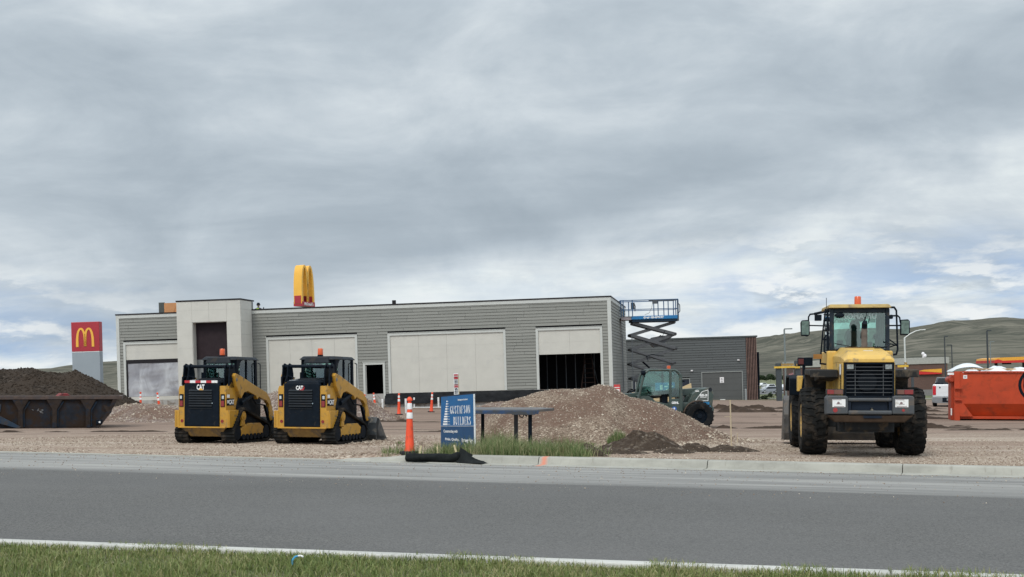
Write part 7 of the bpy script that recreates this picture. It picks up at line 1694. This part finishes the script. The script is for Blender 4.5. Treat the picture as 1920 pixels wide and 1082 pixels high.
o = np_mesh('silt_fence_roll', V-c0_, [np.array(Q)], mat('black_fabric', (.010, .012, .012), .75, var=.4, scale=9, bump=.008, bscale=30), None, True); o.matrix_world = RT @ Matrix.Translation(Vector(c0_)); tag(o, 'rolled black silt fence fabric slumped over the kerb below the blue sign', 'fabric roll')
for px, lean, h, lb in ((787, .22, .11, 'short pale wooden peg at the left of the black fabric roll'), (820.5, -.03, .10, 'short pale wooden peg at the middle of the black fabric roll'), (856, -.25, .14, 'short pale wooden peg above the draped end of the black fabric roll')):
    s_ = px_s(px, .26); p_ = Vector(along(s_, .26)); mb = MB(); mb.prism([(-.018, -.1), (.018, -.1), (.018, h+.02), (.0, h+.035), (-.018, h+.02)], 'y', -.014, .014)
    o = mb.build('wooden_peg', mat('peg_wood', (.55, .47, .28), .8, var=.15, scale=12), None, bevel=.003); o.matrix_world = Matrix.Translation(W(p_+Vector((0, 0, .16)))) @ Matrix.Rotation(lean, 4, 'Y'); tag(o, lb, 'peg', 'wooden pegs of the silt fence')
# ---- thin wooden stake on the right, stake with red sign, timber, litter
pp, S = base_at(1371.5, 838, .04); mb = MB(); h = 88/S; mb.box(-.014, .014, -.006, .006, -.1, h); mb.box(-.15, .02, -.010, -.0065, h*.64, h*.64+.012)
o = mb.build('wooden_stake', mat('lath_wood', (.55, .45, .31), .8, var=.15, scale=10), None); place(o, pp, .2, True); tag(o, 'thin bare wooden survey stake standing in the dug earth right of the big gravel heap', 'stake')
mb = MB(); mb.box(-.009, .009, -.006, .006, -.1, .22); o = mb.build('wooden_stake', MATS['lath_wood'], None); pp, S = base_at(1383, 829, .02); place(o, pp, .1, True); tag(o, 'very short wooden stake just right of the tall thin one', 'stake')
pp = at(1157.5, 752, 31); tg = thing('warning_sign', 'small red and white warning sign on a post right of the building corner', 'sign', pp, 0, True)
mb = MB(); mb.box(-.03, .03, 0, .05, -.3, .95); mb.build('post', LGR, tg)
mb = MB(); mb.box(-.19, .19, -.03, -.005, .48, 1.0); bd = mb.build('sign_panel', mat('sign_faded_red', (.50, .05, .05), .5), tg)
mb = MB(); mb.box(-.15, .15, -.036, -.031, .52, .72); mb.box(-.15, .15, -.036, -.031, .80, .84); mb.build('sign_text', WHT, bd)
PAL = mat('fresh_timber', (.52, .40, .23), .8, var=.15, scale=3, aniso=(.2, 1, 4))
pp = at(1176, 760, 31.5); lu = thing('timber_stack', 'stack of fresh tan timber between the gravel heap and the building corner', 'timber', pp, R(3))
rr3 = random.Random(5)
for k in range(7): z = k*.10; mb = MB(); mb.box(-.75+rr3.random()*.2, .75+rr3.random()*.3, -.5, .8+rr3.random()*.2, z, z+.085); mb.build('plank_layer', PAL, lu)
pp = at(1262, 762, 38.0); lu2 = thing('timber_stack', 'tan plywood stack showing under and behind the telehandler cab', 'timber', pp, R(3))
for k in range(5): z = k*.14; mb = MB(); mb.box(-1.9+rr3.random()*.1, .75+rr3.random()*.1, -.2, 1.2, z, z+.12); mb.build('plank_layer', PAL, lu2)
mb = MB(); mb.prism([(.1, .0), (.9, .0), (.85, .45), (.1, .12)], 'y', -.25, -.2); mb.build('leaning_sheet', PAL, lu2, loc=(0, 0, .7))
pp, S = base_at(1187, 757); mb = MB(); mb.ball((0, 0, .35), .5, 12, 8, (1, .7, .9)); mb.ball((.35, .1, .25), .4, 12, 8); mb.box(-.7, -.2, -.2, .3, 0, .65); o = mb.build('dark_bundle', BLK, None, True); place(o, at(1188, 762, 35), 0); tag(o, 'dark bundle lying behind the gravel heap left of the telehandler', 'bundle')
p_ = Vector(((556-CX)/235, F/235, .125)); lt = MB()
lt.tube([(-.035, 0, -.035), (-.032, 0, .0), (-.015, .01, .022), (.01, .01, .03)], .008, 8); o = lt.build('litter', mat('litter_blue', (.02, .30, .55), .4), None, True)
place(o, p_+Vector((0, 0, .02)), 0); tag(o, 'bright blue curl of plastic litter in the foreground grass', 'litter')
lt = MB(); lt.tube([(.01, .01, .03), (.035, .01, .032), (.05, .0, .026)], .008, 8); q_ = lt.build('white_end', WHT, o, True)
# ---- far trees, shrub, flag, path
LEAF = mat('far_foliage', (.040, .058, .030), .9, var=.5, scale=.6); BARK = mat('bark', (.08, .065, .05), .9)
def tree(px, py, S, h, w_, label, cat='tree', nm='tree', grp='small trees along the far lot'):
    pp = at(px, py, S); pp.z = gz(pp.x, pp.y); t = thing(nm, label, cat, pp, 0, True, grp); rt = random.Random(px)
    mb = MB(); mb.cyl((0, 0, -.2), (.05, 0, h*.45), .06*h/3, .03*h/3, 7)
    for k in range(5): a = k*1.3; mb.cyl((.03, 0, h*.35), (w_*.35*math.cos(a), w_*.35*math.sin(a), h*.75), .03*h/3, .01, 5)
    mb.build('trunk', BARK, t)
    n = 900; u = rs.randn(n, 3); u /= np.linalg.norm(u, axis=1)[:, None]; r_ = rs.rand(n)**.4; P = u*r_[:, None]*np.array([w_/2, w_/2, h*.36])+np.array([0, 0, h*.62])
    P = P[fbm(P[:, 0]*3/w_+px, P[:, 2]*3/w_+P[:, 1]) > -.22]; n = len(P); e = (.07*w_)*(.5+rs.rand(n)); a = rs.randn(n, 3); a /= np.linalg.norm(a, axis=1)[:, None]; b_ = np.cross(a, rs.randn(n, 3)); b_ /= np.linalg.norm(b_, axis=1)[:, None]
    V = np.stack([P-a*e[:, None], P+b_*e[:, None]*.6, P+a*e[:, None], P-b_*e[:, None]*.6], 1).reshape(-1, 3); np_mesh('crown', V, [np.arange(n)[:, None]*4+np.arange(4)[None]], LEAF, t)
for px, h, w_, lb in ((1428, 3.6, 4.2, 'small dark tree in the far field closest to the black board'), (1436, 2.8, 4.5, 'low spreading tree in the far field, second from the black board'), (1444.5, 4.2, 4.4, 'tallest small tree of the far row, above the silver car'), (1452, 3.0, 3.8, 'small tree of the far row touching the dark clearance post'),
                      (1470, 3.4, 5.0, 'small tree showing between the two dark posts'), (1480, 4.0, 5.0, 'small tree of the far row left of the second dark post')):
    tree(px, 702, 3.6, h, w_, lb)
tree(1449.5, 750, 19, .85, 1.1, 'small round green shrub between the tall black board and the dark clearance post', 'shrub', 'shrub', None)
tree(1435, 751, 20, .5, .9, 'low scrubby bush on the lawn right of the slatted corner', 'shrub', 'shrub', None)
pp = at(1487, 745, 16); fl = thing('flag', 'faded red and white flag hanging on a pole between the two dark posts', 'flag', pp, 0, True)
mb = MB(); mb.cyl((.15, 0, 0), (.15, 0, 3.2), .03, n=6); mb.build('pole', LGR, fl)
V = [(-.45+.6*i/7, .06*math.sin(i*1.3), 2.1+.8*j/5-.15*(1-i/7)) for j in range(6) for i in range(8)]
Q = np.array([(j*8+i, j*8+i+1, (j+1)*8+i+1, (j+1)*8+i) for j in range(5) for i in range(7)])
np_mesh('flag_cloth', np.array(V), [Q], mat('flag_faded', (.34, .16, .17), .8, var=.5, scale=6), fl, True)
def strip(nm, px0, px1, D0, D1, m, label):
    V = []; k = 24
    for D in (D0, D1):
        for i in range(k): X = ((px0+(px1-px0)*i/(k-1))-CX)*D/F; V.append((X, D, gz(X, D)+.05))
    o = site_obj(np_mesh(nm, np.array(V), [np.array([(i, i+1, k+i+1, k+i) for i in range(k-1)])], m)); tag(o, label, kind='structure')
strip('car_park', 1380, 1960, 318, 420, mat('car_park_asphalt', (.13, .13, .13), .9, scale=.1), 'grey asphalt of the far parking lot')
strip('pavement', 1415, 1960, 137, 139.5, mat('pavement_concrete', (.38, .37, .34), .9, scale=.3), 'pale pavement strip at the back of the site')

# a little grit carried onto the road
n = 2600
s_ = rs.rand(n)*30-15; d_ = -.35-rs.rand(n)**2.2*5
P = np.array([along(a, b_) for a, b_ in zip(s_, d_)]); P[:, 2] = .004
sv, sf = stones(P, .006+.012*rs.rand(n)**3)
o = site_obj(np_mesh('road_grit', sv, [sf], STN)); tag(o, 'fine grit scattered on the far side of the road', 'grit', kind='stuff')
